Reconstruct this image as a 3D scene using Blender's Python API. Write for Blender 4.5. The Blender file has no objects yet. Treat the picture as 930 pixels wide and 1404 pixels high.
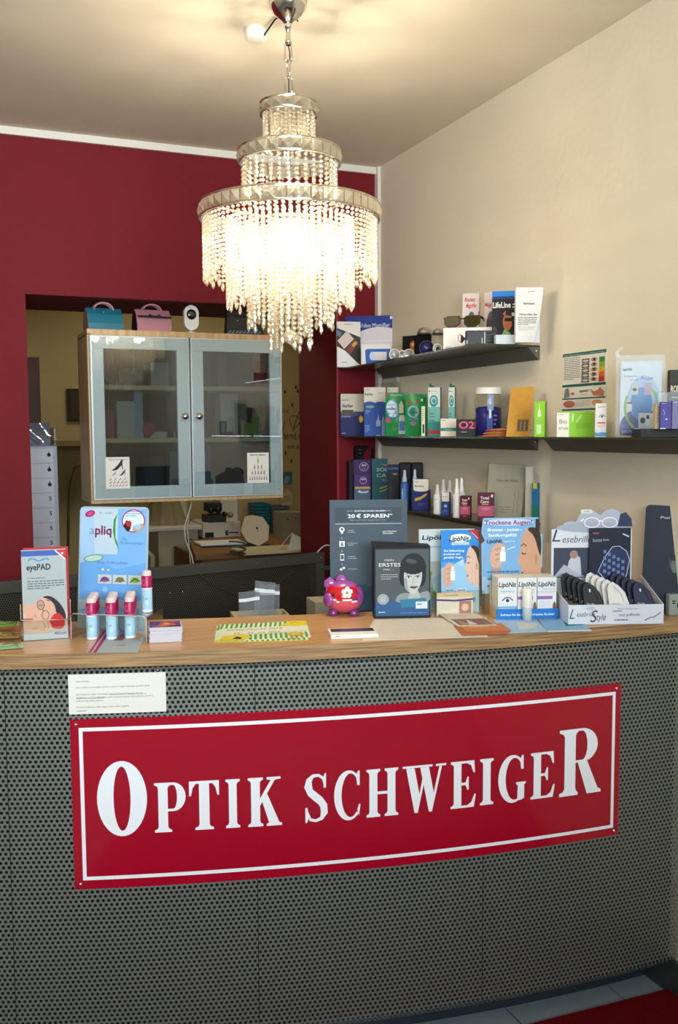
import bpy, math, random
import numpy as np
from mathutils.geometry import tessellate_polygon
from mathutils import Vector, Matrix
random.seed(7)
R_ = math.radians
SC = bpy.context.scene
COL = SC.collection

# ------------------------------------------------------------------ camera
CAM = np.array([0.0, 0.0, 1.55]); FPX = 1297.0
YAW, PITCH, ROLL = R_(22.57), R_(4.854), R_(0.3226)
def _rot():
    f = np.array([math.sin(YAW)*math.cos(PITCH), math.cos(YAW)*math.cos(PITCH), -math.sin(PITCH)])
    r = np.array([math.cos(YAW), -math.sin(YAW), 0.0]); d = np.cross(f, r)
    c, s = math.cos(ROLL), math.sin(ROLL)
    return np.array([c*r+s*d, -s*r+c*d, f])
RM = _rot()
cd = bpy.data.cameras.new('camera'); cam = bpy.data.objects.new('camera', cd); COL.objects.link(cam)
cd.sensor_fit = 'VERTICAL'; cd.sensor_height = 36.0; cd.lens = FPX/1404*36.0; cd.clip_start = 0.05; cd.clip_end = 60
mw = Matrix.Identity(4)
for i in range(3):
    mw[i][0] = RM[0][i]; mw[i][1] = -RM[1][i]; mw[i][2] = -RM[2][i]; mw[i][3] = CAM[i]
cam.matrix_world = mw
SC.camera = cam

# ------------------------------------------------------------------ light, exposure
SC.view_settings.view_transform = 'Standard'; SC.view_settings.look = 'None'
SC.view_settings.gamma = 1.0; SC.view_settings.use_curve_mapping = False
SC.view_settings.exposure = 0.0
w = bpy.data.worlds.new('world'); SC.world = w; w.use_nodes = True
bg = w.node_tree.nodes['Background']; bg.inputs[0].default_value = (0.62, 0.78, 1.0, 1); bg.inputs[1].default_value = 1.0
SC.cycles.transparent_max_bounces = 24
SC.cycles.max_bounces = 8
def area(name, loc, rot, sx, sy, power, col):
    l = bpy.data.lights.new(name, 'AREA'); l.shape = 'RECTANGLE'; l.size = sx; l.size_y = sy; l.energy = power; l.color = col
    o = bpy.data.objects.new(name, l); COL.objects.link(o); o.location = loc; o.rotation_euler = rot; return o
area('window_daylight', (-1.0, -1.24, 2.0), (R_(100), 0, 0), 1.4, 1.15, 42, (0.84, 0.93, 1.0)).data.spread = R_(105)
area('window_daylight', (0.50, -1.24, 2.0), (R_(100), 0, 0), 1.3, 1.15, 40, (0.84, 0.93, 1.0)).data.spread = R_(105)
area('back_room_fill', (1.3, 5.2, 2.62), (0, 0, 0), 0.6, 0.6, 9.0, (1.0, 0.88, 0.66))  # added fill light, unseen, to brighten the back room
CHX, CHY = 0.895, 2.491
def point(name, loc, power, col, r):
    l = bpy.data.lights.new(name, 'POINT'); l.energy = power; l.color = col; l.shadow_soft_size = r
    o = bpy.data.objects.new(name, l); COL.objects.link(o); o.location = loc; return o
BULBS = [(CHX+0.13*math.cos(R_(a)), CHY+0.13*math.sin(R_(a)), 2.06) for a in (40, 112, 184, 256, 328)]
for b in BULBS:
    point('bulb_light', b, 12.0, (1.0, 0.90, 0.75), 0.02)

# ------------------------------------------------------------------ pixel -> place
def ray(x, y): return RM.T @ np.array([(x-465)/FPX, (y-702)/FPX, 1.0])
def onz(x, y, z): d = ray(x, y); return CAM+d*(z-CAM[2])/d[2]
def onx(x, y, X): d = ray(x, y); return CAM+d*(X-CAM[0])/d[0]
def ony(x, y, Y): d = ray(x, y); return CAM+d*(Y-CAM[1])/d[1]
def onv(P, ang, x, y):
    """(u, z) of the pixel on the upright plane through P running along angle ang"""
    n = np.array([-math.sin(ang), math.cos(ang), 0]); d = ray(x, y)
    t = ((np.array([P[0], P[1], 0])-np.array([CAM[0], CAM[1], 0])) @ n)/(d @ n); X = CAM+d*t
    return (X[0]-P[0])*math.cos(ang)+(X[1]-P[1])*math.sin(ang), X[2]
def facing(P): return -math.atan2(P[0], P[1])

# ------------------------------------------------------------------ materials
def lin(h):
    if not isinstance(h, str): return tuple(h)
    h = h.lstrip('#'); o = []
    for i in (0, 2, 4):
        c = int(h[i:i+2], 16)/255; o.append(c/12.92 if c <= 0.04045 else ((c+0.055)/1.055)**2.4)
    return tuple(o)
_MC = {}
def mat(name, col, rough=0.5, metal=0.0, spec=0.5, bump=None, noise=None, trans=0, coat=0):
    m = bpy.data.materials.new(name); m.use_nodes = True; nt = m.node_tree; b = nt.nodes['Principled BSDF']
    c = lin(col); b.inputs['Base Color'].default_value = (*c, 1); b.inputs['Roughness'].default_value = rough
    b.inputs['Metallic'].default_value = metal; b.inputs['Specular IOR Level'].default_value = spec
    if trans: b.inputs['Transmission Weight'].default_value = trans
    if coat: b.inputs['Coat Weight'].default_value = coat
    if bump or noise:
        tc = nt.nodes.new('ShaderNodeTexCoord')
    if noise:   # (scale, strength, second colour)
        n = nt.nodes.new('ShaderNodeTexNoise'); n.inputs['Scale'].default_value = noise[0]; n.inputs['Detail'].default_value = 5
        nt.links.new(tc.outputs['Object'], n.inputs['Vector'])
        mx = nt.nodes.new('ShaderNodeMixRGB'); mx.inputs[1].default_value = (*c, 1); mx.inputs[2].default_value = (*lin(noise[2]), 1)
        mr = nt.nodes.new('ShaderNodeMapRange'); mr.inputs[1].default_value = 0.35; mr.inputs[2].default_value = 0.65
        mr.inputs[3].default_value = 0; mr.inputs[4].default_value = noise[1]
        nt.links.new(n.outputs['Fac'], mr.inputs[0]); nt.links.new(mr.outputs[0], mx.inputs[0]); nt.links.new(mx.outputs[0], b.inputs['Base Color'])
    if bump:    # (scale, strength)
        n = nt.nodes.new('ShaderNodeTexNoise'); n.inputs['Scale'].default_value = bump[0]; n.inputs['Detail'].default_value = 6
        nt.links.new(tc.outputs['Object'], n.inputs['Vector'])
        bp = nt.nodes.new('ShaderNodeBump'); bp.inputs['Strength'].default_value = bump[1]; bp.inputs['Distance'].default_value = 0.003
        nt.links.new(n.outputs['Fac'], bp.inputs['Height']); nt.links.new(bp.outputs[0], b.inputs['Normal'])
    return m
def paint(h, rough=0.55):
    k = (h, rough)
    if k not in _MC: _MC[k] = mat('print_'+str(h).lstrip('#'), h, rough, spec=0.3)
    return _MC[k]
def wood(name, c1, c2, axis=0, rough=0.35, sc=1.0):
    m = bpy.data.materials.new(name); m.use_nodes = True; nt = m.node_tree; b = nt.nodes['Principled BSDF']
    tc = nt.nodes.new('ShaderNodeTexCoord'); mp = nt.nodes.new('ShaderNodeMapping'); s = [60*sc, 60*sc, 60*sc]
    for q_ in (axis if isinstance(axis, tuple) else (axis,)): s[q_] = 2.0*sc
    mp.inputs['Scale'].default_value = s; nt.links.new(tc.outputs['Object'], mp.inputs[0])
    n = nt.nodes.new('ShaderNodeTexNoise'); n.inputs['Scale'].default_value = 1.6; n.inputs['Detail'].default_value = 5
    nt.links.new(mp.outputs[0], n.inputs['Vector']); r = nt.nodes.new('ShaderNodeValToRGB')
    r.color_ramp.elements[0].position = 0.36; r.color_ramp.elements[1].position = 0.64
    r.color_ramp.elements[0].color = (*lin(c1), 1); r.color_ramp.elements[1].color = (*lin(c2), 1)
    nt.links.new(n.outputs['Fac'], r.inputs[0]); nt.links.new(r.outputs[0], b.inputs['Base Color']); b.inputs['Roughness'].default_value = rough
    return m
def mixmat(name, parts):
    """parts: list of (kind, colour, roughness, weight) mixed in turn"""
    m = bpy.data.materials.new(name); m.use_nodes = True; nt = m.node_tree
    for n in list(nt.nodes): nt.nodes.remove(n)
    out = nt.nodes.new('ShaderNodeOutputMaterial'); prev = None; tot = 0
    for kind, col, rough, wt in parts:
        s = nt.nodes.new({'T': 'ShaderNodeBsdfTransparent', 'G': 'ShaderNodeBsdfGlossy', 'L': 'ShaderNodeBsdfTranslucent', 'D': 'ShaderNodeBsdfDiffuse'}[kind])
        s.inputs['Color'].default_value = (*lin(col), 1)
        if kind == 'G': s.inputs['Roughness'].default_value = rough
        if prev is None: prev = s; tot = wt; continue
        mx = nt.nodes.new('ShaderNodeMixShader'); mx.inputs[0].default_value = wt/(tot+wt); tot += wt
        nt.links.new(prev.outputs[0], mx.inputs[1]); nt.links.new(s.outputs[0], mx.inputs[2]); prev = mx
    nt.links.new(prev.outputs[0], out.inputs[0]); return m
def glassy(name, tint, refl, rough=0.0, milk=0.0, milkcol='ffffff', ior=1.45):
    m = bpy.data.materials.new(name); m.use_nodes = True; nt = m.node_tree
    for n in list(nt.nodes): nt.nodes.remove(n)
    out = nt.nodes.new('ShaderNodeOutputMaterial'); t = nt.nodes.new('ShaderNodeBsdfTransparent'); t.inputs[0].default_value = (*lin(tint), 1)
    g = nt.nodes.new('ShaderNodeBsdfGlossy'); g.inputs['Roughness'].default_value = rough; g.inputs[0].default_value = (1, 1, 1, 1)
    fr = nt.nodes.new('ShaderNodeLayerWeight'); fr.inputs[0].default_value = 0.5
    pw = nt.nodes.new('ShaderNodeMath'); pw.operation = 'POWER'; pw.inputs[1].default_value = 4.0; nt.links.new(fr.outputs['Facing'], pw.inputs[0])
    ml = nt.nodes.new('ShaderNodeMath'); ml.operation = 'MULTIPLY_ADD'; ml.inputs[1].default_value = 0.7; ml.inputs[2].default_value = 0.035*refl; ml.use_clamp = True
    nt.links.new(pw.outputs[0], ml.inputs[0])
    mx = nt.nodes.new('ShaderNodeMixShader'); nt.links.new(ml.outputs[0], mx.inputs[0])
    src = t
    if milk:
        d = nt.nodes.new('ShaderNodeBsdfDiffuse'); d.inputs[0].default_value = (*lin(milkcol), 1)
        m2 = nt.nodes.new('ShaderNodeMixShader'); m2.inputs[0].default_value = milk
        nt.links.new(t.outputs[0], m2.inputs[1]); nt.links.new(d.outputs[0], m2.inputs[2]); src = m2
    nt.links.new(src.outputs[0], mx.inputs[1]); nt.links.new(g.outputs[0], mx.inputs[2]); nt.links.new(mx.outputs[0], out.inputs[0])
    return m
def perforated(name, col, pitch, hole, rough=0.42, metal=0.55):
    """sheet metal with a staggered grid of round holes, open right through (UV in metres)"""
    m = bpy.data.materials.new(name); m.use_nodes = True; nt = m.node_tree; N = nt.nodes; Lk = nt.links
    b = N['Principled BSDF']; out = N['Material Output']
    b.inputs['Base Color'].default_value = (*lin(col), 1); b.inputs['Roughness'].default_value = rough; b.inputs['Metallic'].default_value = metal
    uv = N.new('ShaderNodeUVMap'); uv.uv_map = 'UVMap'
    def grid(off):
        a = N.new('ShaderNodeVectorMath'); a.operation = 'ADD'; a.inputs[1].default_value = (off[0], off[1], 0); Lk.new(uv.outputs[0], a.inputs[0])
        md = N.new('ShaderNodeVectorMath'); md.operation = 'MODULO'; md.inputs[1].default_value = (pitch, pitch*1.732, 1); Lk.new(a.outputs[0], md.inputs[0])
        sb = N.new('ShaderNodeVectorMath'); sb.operation = 'SUBTRACT'; sb.inputs[1].default_value = (pitch/2, pitch*0.866, 0); Lk.new(md.outputs[0], sb.inputs[0])
        ln = N.new('ShaderNodeVectorMath'); ln.operation = 'LENGTH'; Lk.new(sb.outputs[0], ln.inputs[0]); return ln
    g1 = grid((400*pitch, 400*pitch*1.732)); g2 = grid((400.5*pitch, 400.5*pitch*1.732))
    mn = N.new('ShaderNodeMath'); mn.operation = 'MINIMUM'; Lk.new(g1.outputs['Value'], mn.inputs[0]); Lk.new(g2.outputs['Value'], mn.inputs[1])
    lt = N.new('ShaderNodeMath'); lt.operation = 'LESS_THAN'; lt.inputs[1].default_value = hole; Lk.new(mn.outputs[0], lt.inputs[0])
    tr = N.new('ShaderNodeBsdfTransparent'); mx = N.new('ShaderNodeMixShader')
    Lk.new(lt.outputs[0], mx.inputs[0]); Lk.new(b.outputs[0], mx.inputs[1]); Lk.new(tr.outputs[0], mx.inputs[2]); Lk.new(mx.outputs[0], out.inputs[0])
    return m
def emit(name, col, s):
    m = bpy.data.materials.new(name); m.use_nodes = True; b = m.node_tree.nodes['Principled BSDF']
    b.inputs['Emission Color'].default_value = (*lin(col), 1); b.inputs['Emission Strength'].default_value = s; return m

M = dict(
 red=mat('crimson_wall_paint', '6f0a18', 0.7, spec=0.3, bump=(260, 0.5), noise=(3, 0.25, '620914')),
 cream=mat('cream_plaster', 'e4dac3', 0.8, bump=(45, 0.35), noise=(2.2, 0.35, 'dacdb2')),
 ceil=mat('ceiling_paint', 'ddd2bb', 0.9, bump=(60, 0.2)),
 trim=mat('white_trim', 'dcd6ca', 0.6),
 olive=mat('ochre_wall_paint', 'b9a673', 0.8, noise=(2, 0.2, 'ab9866')),
 brown=mat('brown_door_wood', '54321c', 0.5), dark=mat('dark_laminate', '15120f', 0.5), black=mat('black_plastic', '0b0b0c', 0.35),
 steel=mat('brushed_steel', '8f9497', 0.35, metal=0.9), chrome=mat('polished_chrome', 'd8d4cc', 0.12, metal=1.0),
 alu=mat('satin_aluminium', 'c2cbce', 0.5, metal=0.1), tile=mat('grey_stone_tile', '8c9aa2', 0.3, noise=(8, 0.4, '74828b'), bump=(40, 0.2)),
 grout=mat('dark_grout', '3a3e42', 0.9), carpet=mat('red_carpet_pile', '7a0a18', 1.0, spec=0.1, bump=(900, 1.0), noise=(120, 0.6, '560711')),
 shelfglass=mat('smoked_shelf_glass', '39402f', 0.18, spec=0.6), rail=mat('shelf_rail_metal', '6d6a5e', 0.45, metal=0.4),
 woodtop=wood('oak_counter_top', 'b98a5a', 'cfa06c', 0, 0.3), woodedge=wood('oak_plywood_edge', '7d6040', 'b08c5e', (0, 1), 0.5, 2.5),
 birch=wood('birch_veneer', 'b59262', 'c9a878', 2, 0.45, 0.5), birchdark=mat('birch_side', '9b7a52', 0.5),
 panel=perforated('perforated_steel_sheet', '868c84', 0.0125, 0.0039, 0.42, 0.5),
 mesh=perforated('dark_perforated_screen', '4a4840', 0.0090, 0.0029, 0.5, 0.3), screenframe=mat('dark_grey_frame', '4c4c46', 0.45, metal=0.3),
 signred=mat('crimson_enamel', 'a20b26', 0.18, spec=0.5, coat=0.3), signwhite=mat('white_vinyl', 'eef2f6', 0.4),
 paper=mat('white_paper', 'e6e4dc', 0.8), card=mat('white_card', 'e9e6e0', 0.5), cardboard=mat('plain_cardboard', 'c2ab86', 0.8),
 acrylic=glassy('clear_acrylic', 'f4f4f0', 0.6, 0.06), glass=glassy('cabinet_glass', 'f0f4f4', 2.0, 0.0, milk=0.01, milkcol='8fa3ad'), inner_shade=glassy('inner_shade_pane', 'd6dadc', 0.5, 0.05, milk=0.008, milkcol='5a6468'),  # inner pane tint stands in for shade inside the cabinet
 bag=glassy('clear_plastic_film', 'f2f5f6', 0.45, 0.32, milk=0.05, milkcol='dfe6ea'),
 crystal=mixmat('cut_crystal', [('T', 'fbf8f0', 0, 0.46), ('G', 'fffdf6', 0.07, 0.42), ('L', 'fff8ea', 0, 0.12)]),
 prism=mixmat('cut_glass_prism', [('T', 'f0efe6', 0, 0.5), ('G', 'fffdf6', 0.04, 0.47), ('L', 'fff8ea', 0, 0.03)]),
 bulb=emit('glowing_bulb', 'ffe2b0', 60),
 chairgrey=mat('white_machine_plastic', 'c9c2b0', 0.4), teal=mat('teal_plastic', '1f6f78', 0.4),
 cuplens=mixmat('cup_lens', [('D', '8f98a4', 0, .5), ('G', 'ffffff', .05, .35), ('D', '3a4048', 0, .2)]),
 junction=mat('translucent_white_plastic', 'ece8dc', 0.35), signglass=glassy('clear_lens', 'e4eef2', 3.5),
)

# ------------------------------------------------------------------ mesh builder
class MB:
    def __init__(s): s.v = []; s.f = []; s.m = []; s.mats = []; s.uv = []; s.smooth = []
    def mi(s, m):
        if m not in s.mats: s.mats.append(m)
        return s.mats.index(m)
    def add(s, verts, faces, m, smooth=False, uvs=None):
        o = len(s.v); s.v += [tuple(p) for p in verts]; k = s.mi(m)
        for i, f in enumerate(faces):
            s.f.append([o+j for j in f]); s.m.append(k); s.smooth.append(smooth)
            s.uv.append([uvs[j] for j in f] if uvs is not None else None)
        return s
    def box(s, x0, x1, y0, y1, z0, z1, m, top=None):
        v = [(x0,y0,z0),(x1,y0,z0),(x1,y1,z0),(x0,y1,z0),(x0,y0,z1),(x1,y0,z1),(x1,y1,z1),(x0,y1,z1)]
        return s.add(v, [(0,3,2,1),(4,5,6,7),(0,1,5,4),(1,2,6,5),(2,3,7,6),(3,0,4,7)], m)
    def hexa(s, v, m): return s.add(v, [(0,3,2,1),(4,5,6,7),(0,1,5,4),(1,2,6,5),(2,3,7,6),(3,0,4,7)], m)
    def prism(s, pts, fn0, fn1, m, caps=True):
        """pts 2-D outline; fn0/fn1 map (a,b) to 3-D on both faces"""
        n = len(pts); v = [fn0(*p) for p in pts]+[fn1(*p) for p in pts]
        f = [(i, (i+1) % n, n+(i+1) % n, n+i) for i in range(n)]
        if caps:
            t = tessellate_polygon([[Vector((p[0], p[1], 0)) for p in pts]])
            f += [tuple(q) for q in t]+[tuple(n+j for j in reversed(q)) for q in t]
        return s.add(v, f, m)
    def lathe(s, prof, m, n=20, c=(0, 0, 0), smooth=True, sx=1, sy=1):
        v = []; k = len(prof)
        for i in range(n):
            a = 2*math.pi*i/n
            for r, z in prof: v.append((c[0]+r*math.cos(a)*sx, c[1]+r*math.sin(a)*sy, c[2]+z))
        f = []
        for i in range(n):
            j = (i+1) % n
            for q in range(k-1): f.append((i*k+q, j*k+q, j*k+q+1, i*k+q+1))
        return s.add(v, f, m, smooth)
    def tube(s, pts, r, m, n=8, closed=False, flat=1.0):
        P = [Vector(p) for p in pts]; v = []; K = len(P); up = Vector((0, 0, 1))
        for i, p in enumerate(P):
            if closed: t = P[(i+1) % K]-P[i-1]
            else: t = P[min(i+1, K-1)]-P[max(i-1, 0)]
            t.normalize(); a = up if abs(t.dot(up)) < 0.9 else Vector((1, 0, 0)); u = t.cross(a).normalized(); w2 = t.cross(u)
            for j in range(n):
                th = 2*math.pi*j/n; v.append(p+u*math.cos(th)*r+w2*math.sin(th)*r*flat)
        f = []
        for i in range(K if closed else K-1):
            for j in range(n): f.append((i*n+j, i*n+(j+1) % n, ((i+1) % K)*n+(j+1) % n, ((i+1) % K)*n+j))
        if not closed: f += [tuple(range(n))[::-1], tuple((K-1)*n+j for j in range(n))]
        return s.add(v, f, m, True)
    def ball(s, c, r, m, n=12, k=8, smooth=True):
        if not isinstance(r, (tuple, list)): r = (r, r, r)
        v = []; f = []
        for i in range(k+1):
            th = math.pi*i/k
            for j in range(n):
                a = 2*math.pi*j/n; v.append((c[0]+r[0]*math.sin(th)*math.cos(a), c[1]+r[1]*math.sin(th)*math.sin(a), c[2]+r[2]*math.cos(th)))
        for i in range(k):
            for j in range(n): f.append((i*n+j, (i+1)*n+j, (i+1)*n+(j+1) % n, i*n+(j+1) % n))
        return s.add(v, f, m, smooth)
    def poly(s, pts3, m):
        return s.add(pts3, [tuple(range(len(pts3)))], m)
    def grid(s, fn, nu, nv, m, uvfn=None, smooth=True):
        v = []; uv = []
        for j in range(nv+1):
            for i in range(nu+1):
                v.append(fn(i/nu, j/nv)); uv.append(uvfn(i/nu, j/nv) if uvfn else (i/nu, j/nv))
        f = [(j*(nu+1)+i, j*(nu+1)+i+1, (j+1)*(nu+1)+i+1, (j+1)*(nu+1)+i) for j in range(nv) for i in range(nu)]
        return s.add(v, f, m, smooth, uv)
    def obj(s, name, parent=None, bevel=0):
        me = bpy.data.meshes.new(name); me.from_pydata([tuple(map(float, p)) for p in s.v], [], s.f)
        for m in s.mats: me.materials.append(m)
        me.polygons.foreach_set('material_index', s.m); me.polygons.foreach_set('use_smooth', s.smooth)
        if any(u is not None for u in s.uv):
            ul = me.uv_layers.new(name='UVMap'); k = 0
            for p, u in zip(me.polygons, s.uv):
                for q in range(p.loop_total):
                    if u is not None: ul.data[p.loop_start+q].uv = u[q]
        me.update()
        o = bpy.data.objects.new(name, me); COL.objects.link(o)
        if parent: o.parent = parent
        if bevel:
            b = o.modifiers.new('bevel', 'BEVEL'); b.width = bevel; b.segments = 2; b.limit_method = 'ANGLE'
        return o

def tag(o, label=None, cat=None, group=None, kind=None):
    if label: o['label'] = label
    if cat: o['category'] = cat
    if group: o['group'] = group
    if kind: o['kind'] = kind
    return o
def thing(name, label, cat, loc=(0, 0, 0), ang=0.0, group=None, tilt=0.0):
    o = bpy.data.objects.new(name, None); COL.objects.link(o); o.empty_display_size = 0.02
    o.location = tuple(map(float, loc)); o.rotation_euler = (tilt, 0, ang); return tag(o, label, cat, group)
def struct(name, mb, bevel=0): return tag(mb.obj(name, None, bevel), kind='structure')
def dup(root, loc, ang=None, label=None):
    r = root.copy(); COL.objects.link(r); r.location = tuple(map(float, loc))
    if ang is not None: r.rotation_euler[2] = ang
    if label: r['label'] = label
    for ch in list(root.children):
        c = ch.copy(); COL.objects.link(c); c.parent = r
        for g in ch.children:
            d = g.copy(); COL.objects.link(d); d.parent = c
    return r

# ------------------------------------------------------------------ flat print
_TX = {}
def textmesh(body, bold):
    k = (body, bold)
    if k not in _TX:
        c = bpy.data.curves.new('t', 'FONT'); c.body = body; c.resolution_u = 1 if len(body) > 26 else 2 if len(body) > 8 else 3; c.offset = 0.026 if bold else 0.0
        o = bpy.data.objects.new('t', c); me = bpy.data.meshes.new_from_object(o)
        v = [(p.co.x, p.co.y) for p in me.vertices]; f = [tuple(p.vertices) for p in me.polygons]
        bpy.data.objects.remove(o); bpy.data.meshes.remove(me); bpy.data.curves.remove(c)
        xs = [p[0] for p in v]; _TX[k] = (v, f, min(xs), max(xs))
    return _TX[k]
class Print:
    """flat print on a face; u,v run 0..1 over w x h metres, every item sits a hair above the last"""
    def __init__(s, w, h, fn=None, eps=0.00006):
        s.w, s.h, s.mb, s.l, s.eps = w, h, MB(), 0, eps
        s.fn = fn or (lambda x, z, d: (x, -d, z)); s.clip = not (w == 1 and h == 1)
    def P(s, u, v): return s.fn(u*s.w, v*s.h, s.eps*(1+s.l))
    def blob(s, pts, col, it=2):
        for _ in range(it):
            q = []
            for i, a in enumerate(pts):
                b = pts[(i+1) % len(pts)]; q += [(a[0]*.75+b[0]*.25, a[1]*.75+b[1]*.25), (a[0]*.25+b[0]*.75, a[1]*.25+b[1]*.75)]
            pts = q
        return s.poly(pts, col)
    def poly(s, pts, col):
        if s.clip:
            for ax, lim, sg in ((0, 0, 1), (0, 1, -1), (1, 0, 1), (1, 1, -1)):
                q = []
                for i, a in enumerate(pts):
                    b = pts[i-1]; ia, ib = (a[ax]-lim)*sg >= 0, (b[ax]-lim)*sg >= 0
                    if ia != ib:
                        t = (lim-b[ax])/(a[ax]-b[ax]); q.append((b[0]+(a[0]-b[0])*t, b[1]+(a[1]-b[1])*t))
                    if ia: q.append(a)
                pts = q
            if len(pts) < 3: return s
        t = tessellate_polygon([[Vector((p[0], p[1], 0)) for p in pts]])
        s.mb.add([s.P(*p) for p in pts], [tuple(q) for q in t], paint(col) if isinstance(col, str) else col); s.l += 1; return s
    def rect(s, a, b, c, d, col): return s.poly([(a, b), (c, b), (c, d), (a, d)], col)
    def ell(s, cx, cy, rx, ry, col, n=20, rot=0, a0=0, a1=360):
        A = s.w/s.h; pts = []
        for i in range(n if a1-a0 == 360 else n+1):
            t = R_(a0+(a1-a0)*i/n); x, y = rx*math.cos(t), ry*math.sin(t)/1.0
            X = x*math.cos(rot)*s.w-y*s.h*math.sin(rot); Y = x*s.w*math.sin(rot)+y*s.h*math.cos(rot)
            pts.append((cx+X/s.w, cy+Y/s.h))
        return s.poly(pts, col)
    def ring(s, cx, cy, rx, ry, t, col, n=28):
        o = []; k = t
        for i in range(n):
            a = 2*math.pi*i/n; b = 2*math.pi*(i+1)/n
            s.mb.add([s.P(cx+rx*math.cos(a), cy+ry*math.sin(a)), s.P(cx+rx*math.cos(b), cy+ry*math.sin(b)),
                      s.P(cx+(rx-k)*math.cos(b), cy+(ry-k*s.w/s.h)*math.sin(b)), s.P(cx+(rx-k)*math.cos(a), cy+(ry-k*s.w/s.h)*math.sin(a))], [(0, 1, 2, 3)], paint(col))
        s.l += 1; return s
    def stroke(s, pts, t, col):
        """polyline of width t (share of w)"""
        W, H = s.w, s.h
        P = [Vector((p[0]*W, p[1]*H)) for p in pts]; t = t*W/2; L_, Rr = [], []
        for i, p in enumerate(P):
            d = (P[min(i+1, len(P)-1)]-P[max(i-1, 0)]).normalized(); n = Vector((-d.y, d.x))*t
            L_.append(((p+n).x/W, (p+n).y/H)); Rr.append(((p-n).x/W, (p-n).y/H))
        for i in range(len(P)-1):
            s.mb.add([s.P(*L_[i]), s.P(*Rr[i]), s.P(*Rr[i+1]), s.P(*L_[i+1])], [(0, 1, 2, 3)], paint(col))
        s.l += 1; return s
    def text(s, body, cx, cy, hgt, col, w=None, bold=False, shear=0, rot=0, align='c'):
        """hgt: capital height as share of h; w: fit to share of w"""
        v, f, x0, x1 = textmesh(body, bold); k = hgt*s.h/0.72; kx = k
        if w: kx = w*s.w/(x1-x0)
        ox = {'c': -(x0+x1)/2, 'l': -x0, 'r': -x1}[align]; c, sn = math.cos(rot), math.sin(rot); pts = []
        for x, y in v:
            X = (x+ox)*kx+shear*(y-0.36)*k; Y = (y-0.36)*k
            pts.append(s.P(cx+(X*c-Y*sn)/s.w, cy+(X*sn+Y*c)/s.h))
        s.mb.add(pts, f, paint(col)); s.l += 1; return s
    def lines(s, x0, x1, ytop, ybot, n, col, t=0.35, seed=1):
        """unreadably small print: rows of short dashes for words"""
        rnd = random.Random(seed); k = (ytop-ybot)/n
        for i in range(n):
            y = ytop-k*i; x = x0; end = x1 if i < n-1 else x0+(x1-x0)*0.6
            while x < end-0.01:
                q = min(end, x+rnd.uniform(0.04, 0.13)*(x1-x0)*1.4); s.mb.add([s.P(x, y-k*t), s.P(q, y-k*t), s.P(q, y), s.P(x, y)], [(0, 1, 2, 3)], paint(col)); x = q+0.025*(x1-x0)
        s.l += 1; return s
    def done(s, name, parent): return s.mb.obj(name, parent)

def carton(name, label, cat, P, ang, w, d, h, body, draw=None, side=None, group=None, tilt=0.0, part='carton', bevel=0.0006, topdraw=None):
    r = thing(name, label, cat, P, ang, group, tilt)
    m = paint(body) if isinstance(body, str) else body
    b = MB(); b.box(0, w, 0, d, 0, h, m); b.obj(part, r, bevel)
    if draw:
        p = Print(w, h); draw(p); p.done('printed_front', r)
    if side:
        p = Print(d, h, lambda x, z, e: (w+e, x, z)); side(p); p.done('printed_side', r)
    if topdraw:
        p = Print(w, d, lambda x, z, e: (x, z, h+e)); topdraw(p); p.done('printed_top', r)
    return r
def flat(name, label, cat, quad, z, t, body, draw=None, group=None):
    """a sheet lying level: quad = near-left, near-right, far-left places"""
    A, B, Cc = [np.array(q, float) for q in quad]; ang = math.atan2(B[1]-A[1], B[0]-A[0]); w = np.linalg.norm((B-A)[:2]); h = np.linalg.norm((Cc-A)[:2])
    a2 = math.atan2(Cc[1]-A[1], Cc[0]-A[0])-ang; kx, ky = math.cos(a2), math.sin(a2)
    r = thing(name, label, cat, (A[0], A[1], z), ang, group); m = paint(body) if isinstance(body, str) else body
    b = MB(); b.hexa([(0,0,0),(w,0,0),(w+h*kx,h*ky,0),(h*kx,h*ky,0),(0,0,t),(w,0,t),(w+h*kx,h*ky,t),(h*kx,h*ky,t)], m); b.obj('sheet', r)
    if draw:
        p = Print(w, h, lambda x, y, e: (x+y*kx, y*ky, t+e), eps=0.00003); draw(p); p.done('printed_top', r)
    return r

# ================================================================== SETTING
XW, YW, YB, HC = 1.801, 3.869, 4.352, 2.70      # right wall, red wall face, red wall back, ceiling
OX0, OX1, OZ = 0.308, 1.603, 2.084              # opening in the red wall
XL, YF, YR = -2.5, -1.3, 6.2
b = MB(); b.box(XL, XW, YW, YB, OZ, HC, M['red']); b.box(XL, OX0, YW, YB, 0, OZ, M['red']); b.box(OX1, XW, YW, YB, 0, OZ, M['red'])
struct('wall_back', b)
b = MB(); b.box(XW, XW+0.15, YF, YW+0.2, 0, HC, M['cream']); struct('wall_right', b)
b = MB(); b.box(XL-0.15, XL, YF, YW, 0, HC, M['cream']); struct('wall_left', b)
b = MB(); b.box(XL, XW, YF-0.15, YF, 0, 0.9, M['cream']); b.box(XL, XW, YF-0.15, YF, 2.6, HC, M['cream']); b.box(XL, -1.8, YF-0.15, YF, 0.9, 2.6, M['cream']); b.box(1.2, XW, YF-0.15, YF, 0.9, 2.6, M['cream']); b.box(-0.25, -0.15, YF-0.15, YF, 0.9, 2.6, M['cream']); struct('wall_front', b)
b = MB(); b.box(-1.8, -0.25, YF-0.08, YF-0.07, 0.9, 2.6, M['acrylic']); struct('window_1', b); b = MB(); b.box(-0.15, 1.2, YF-0.08, YF-0.07, 0.9, 2.6, M['acrylic']); struct('window_2', b)
b = MB(); b.box(XL-0.15, XW+0.15, YF-0.15, YW+0.1, HC, HC+0.15, M['ceil']); struct('ceiling', b)
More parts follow.
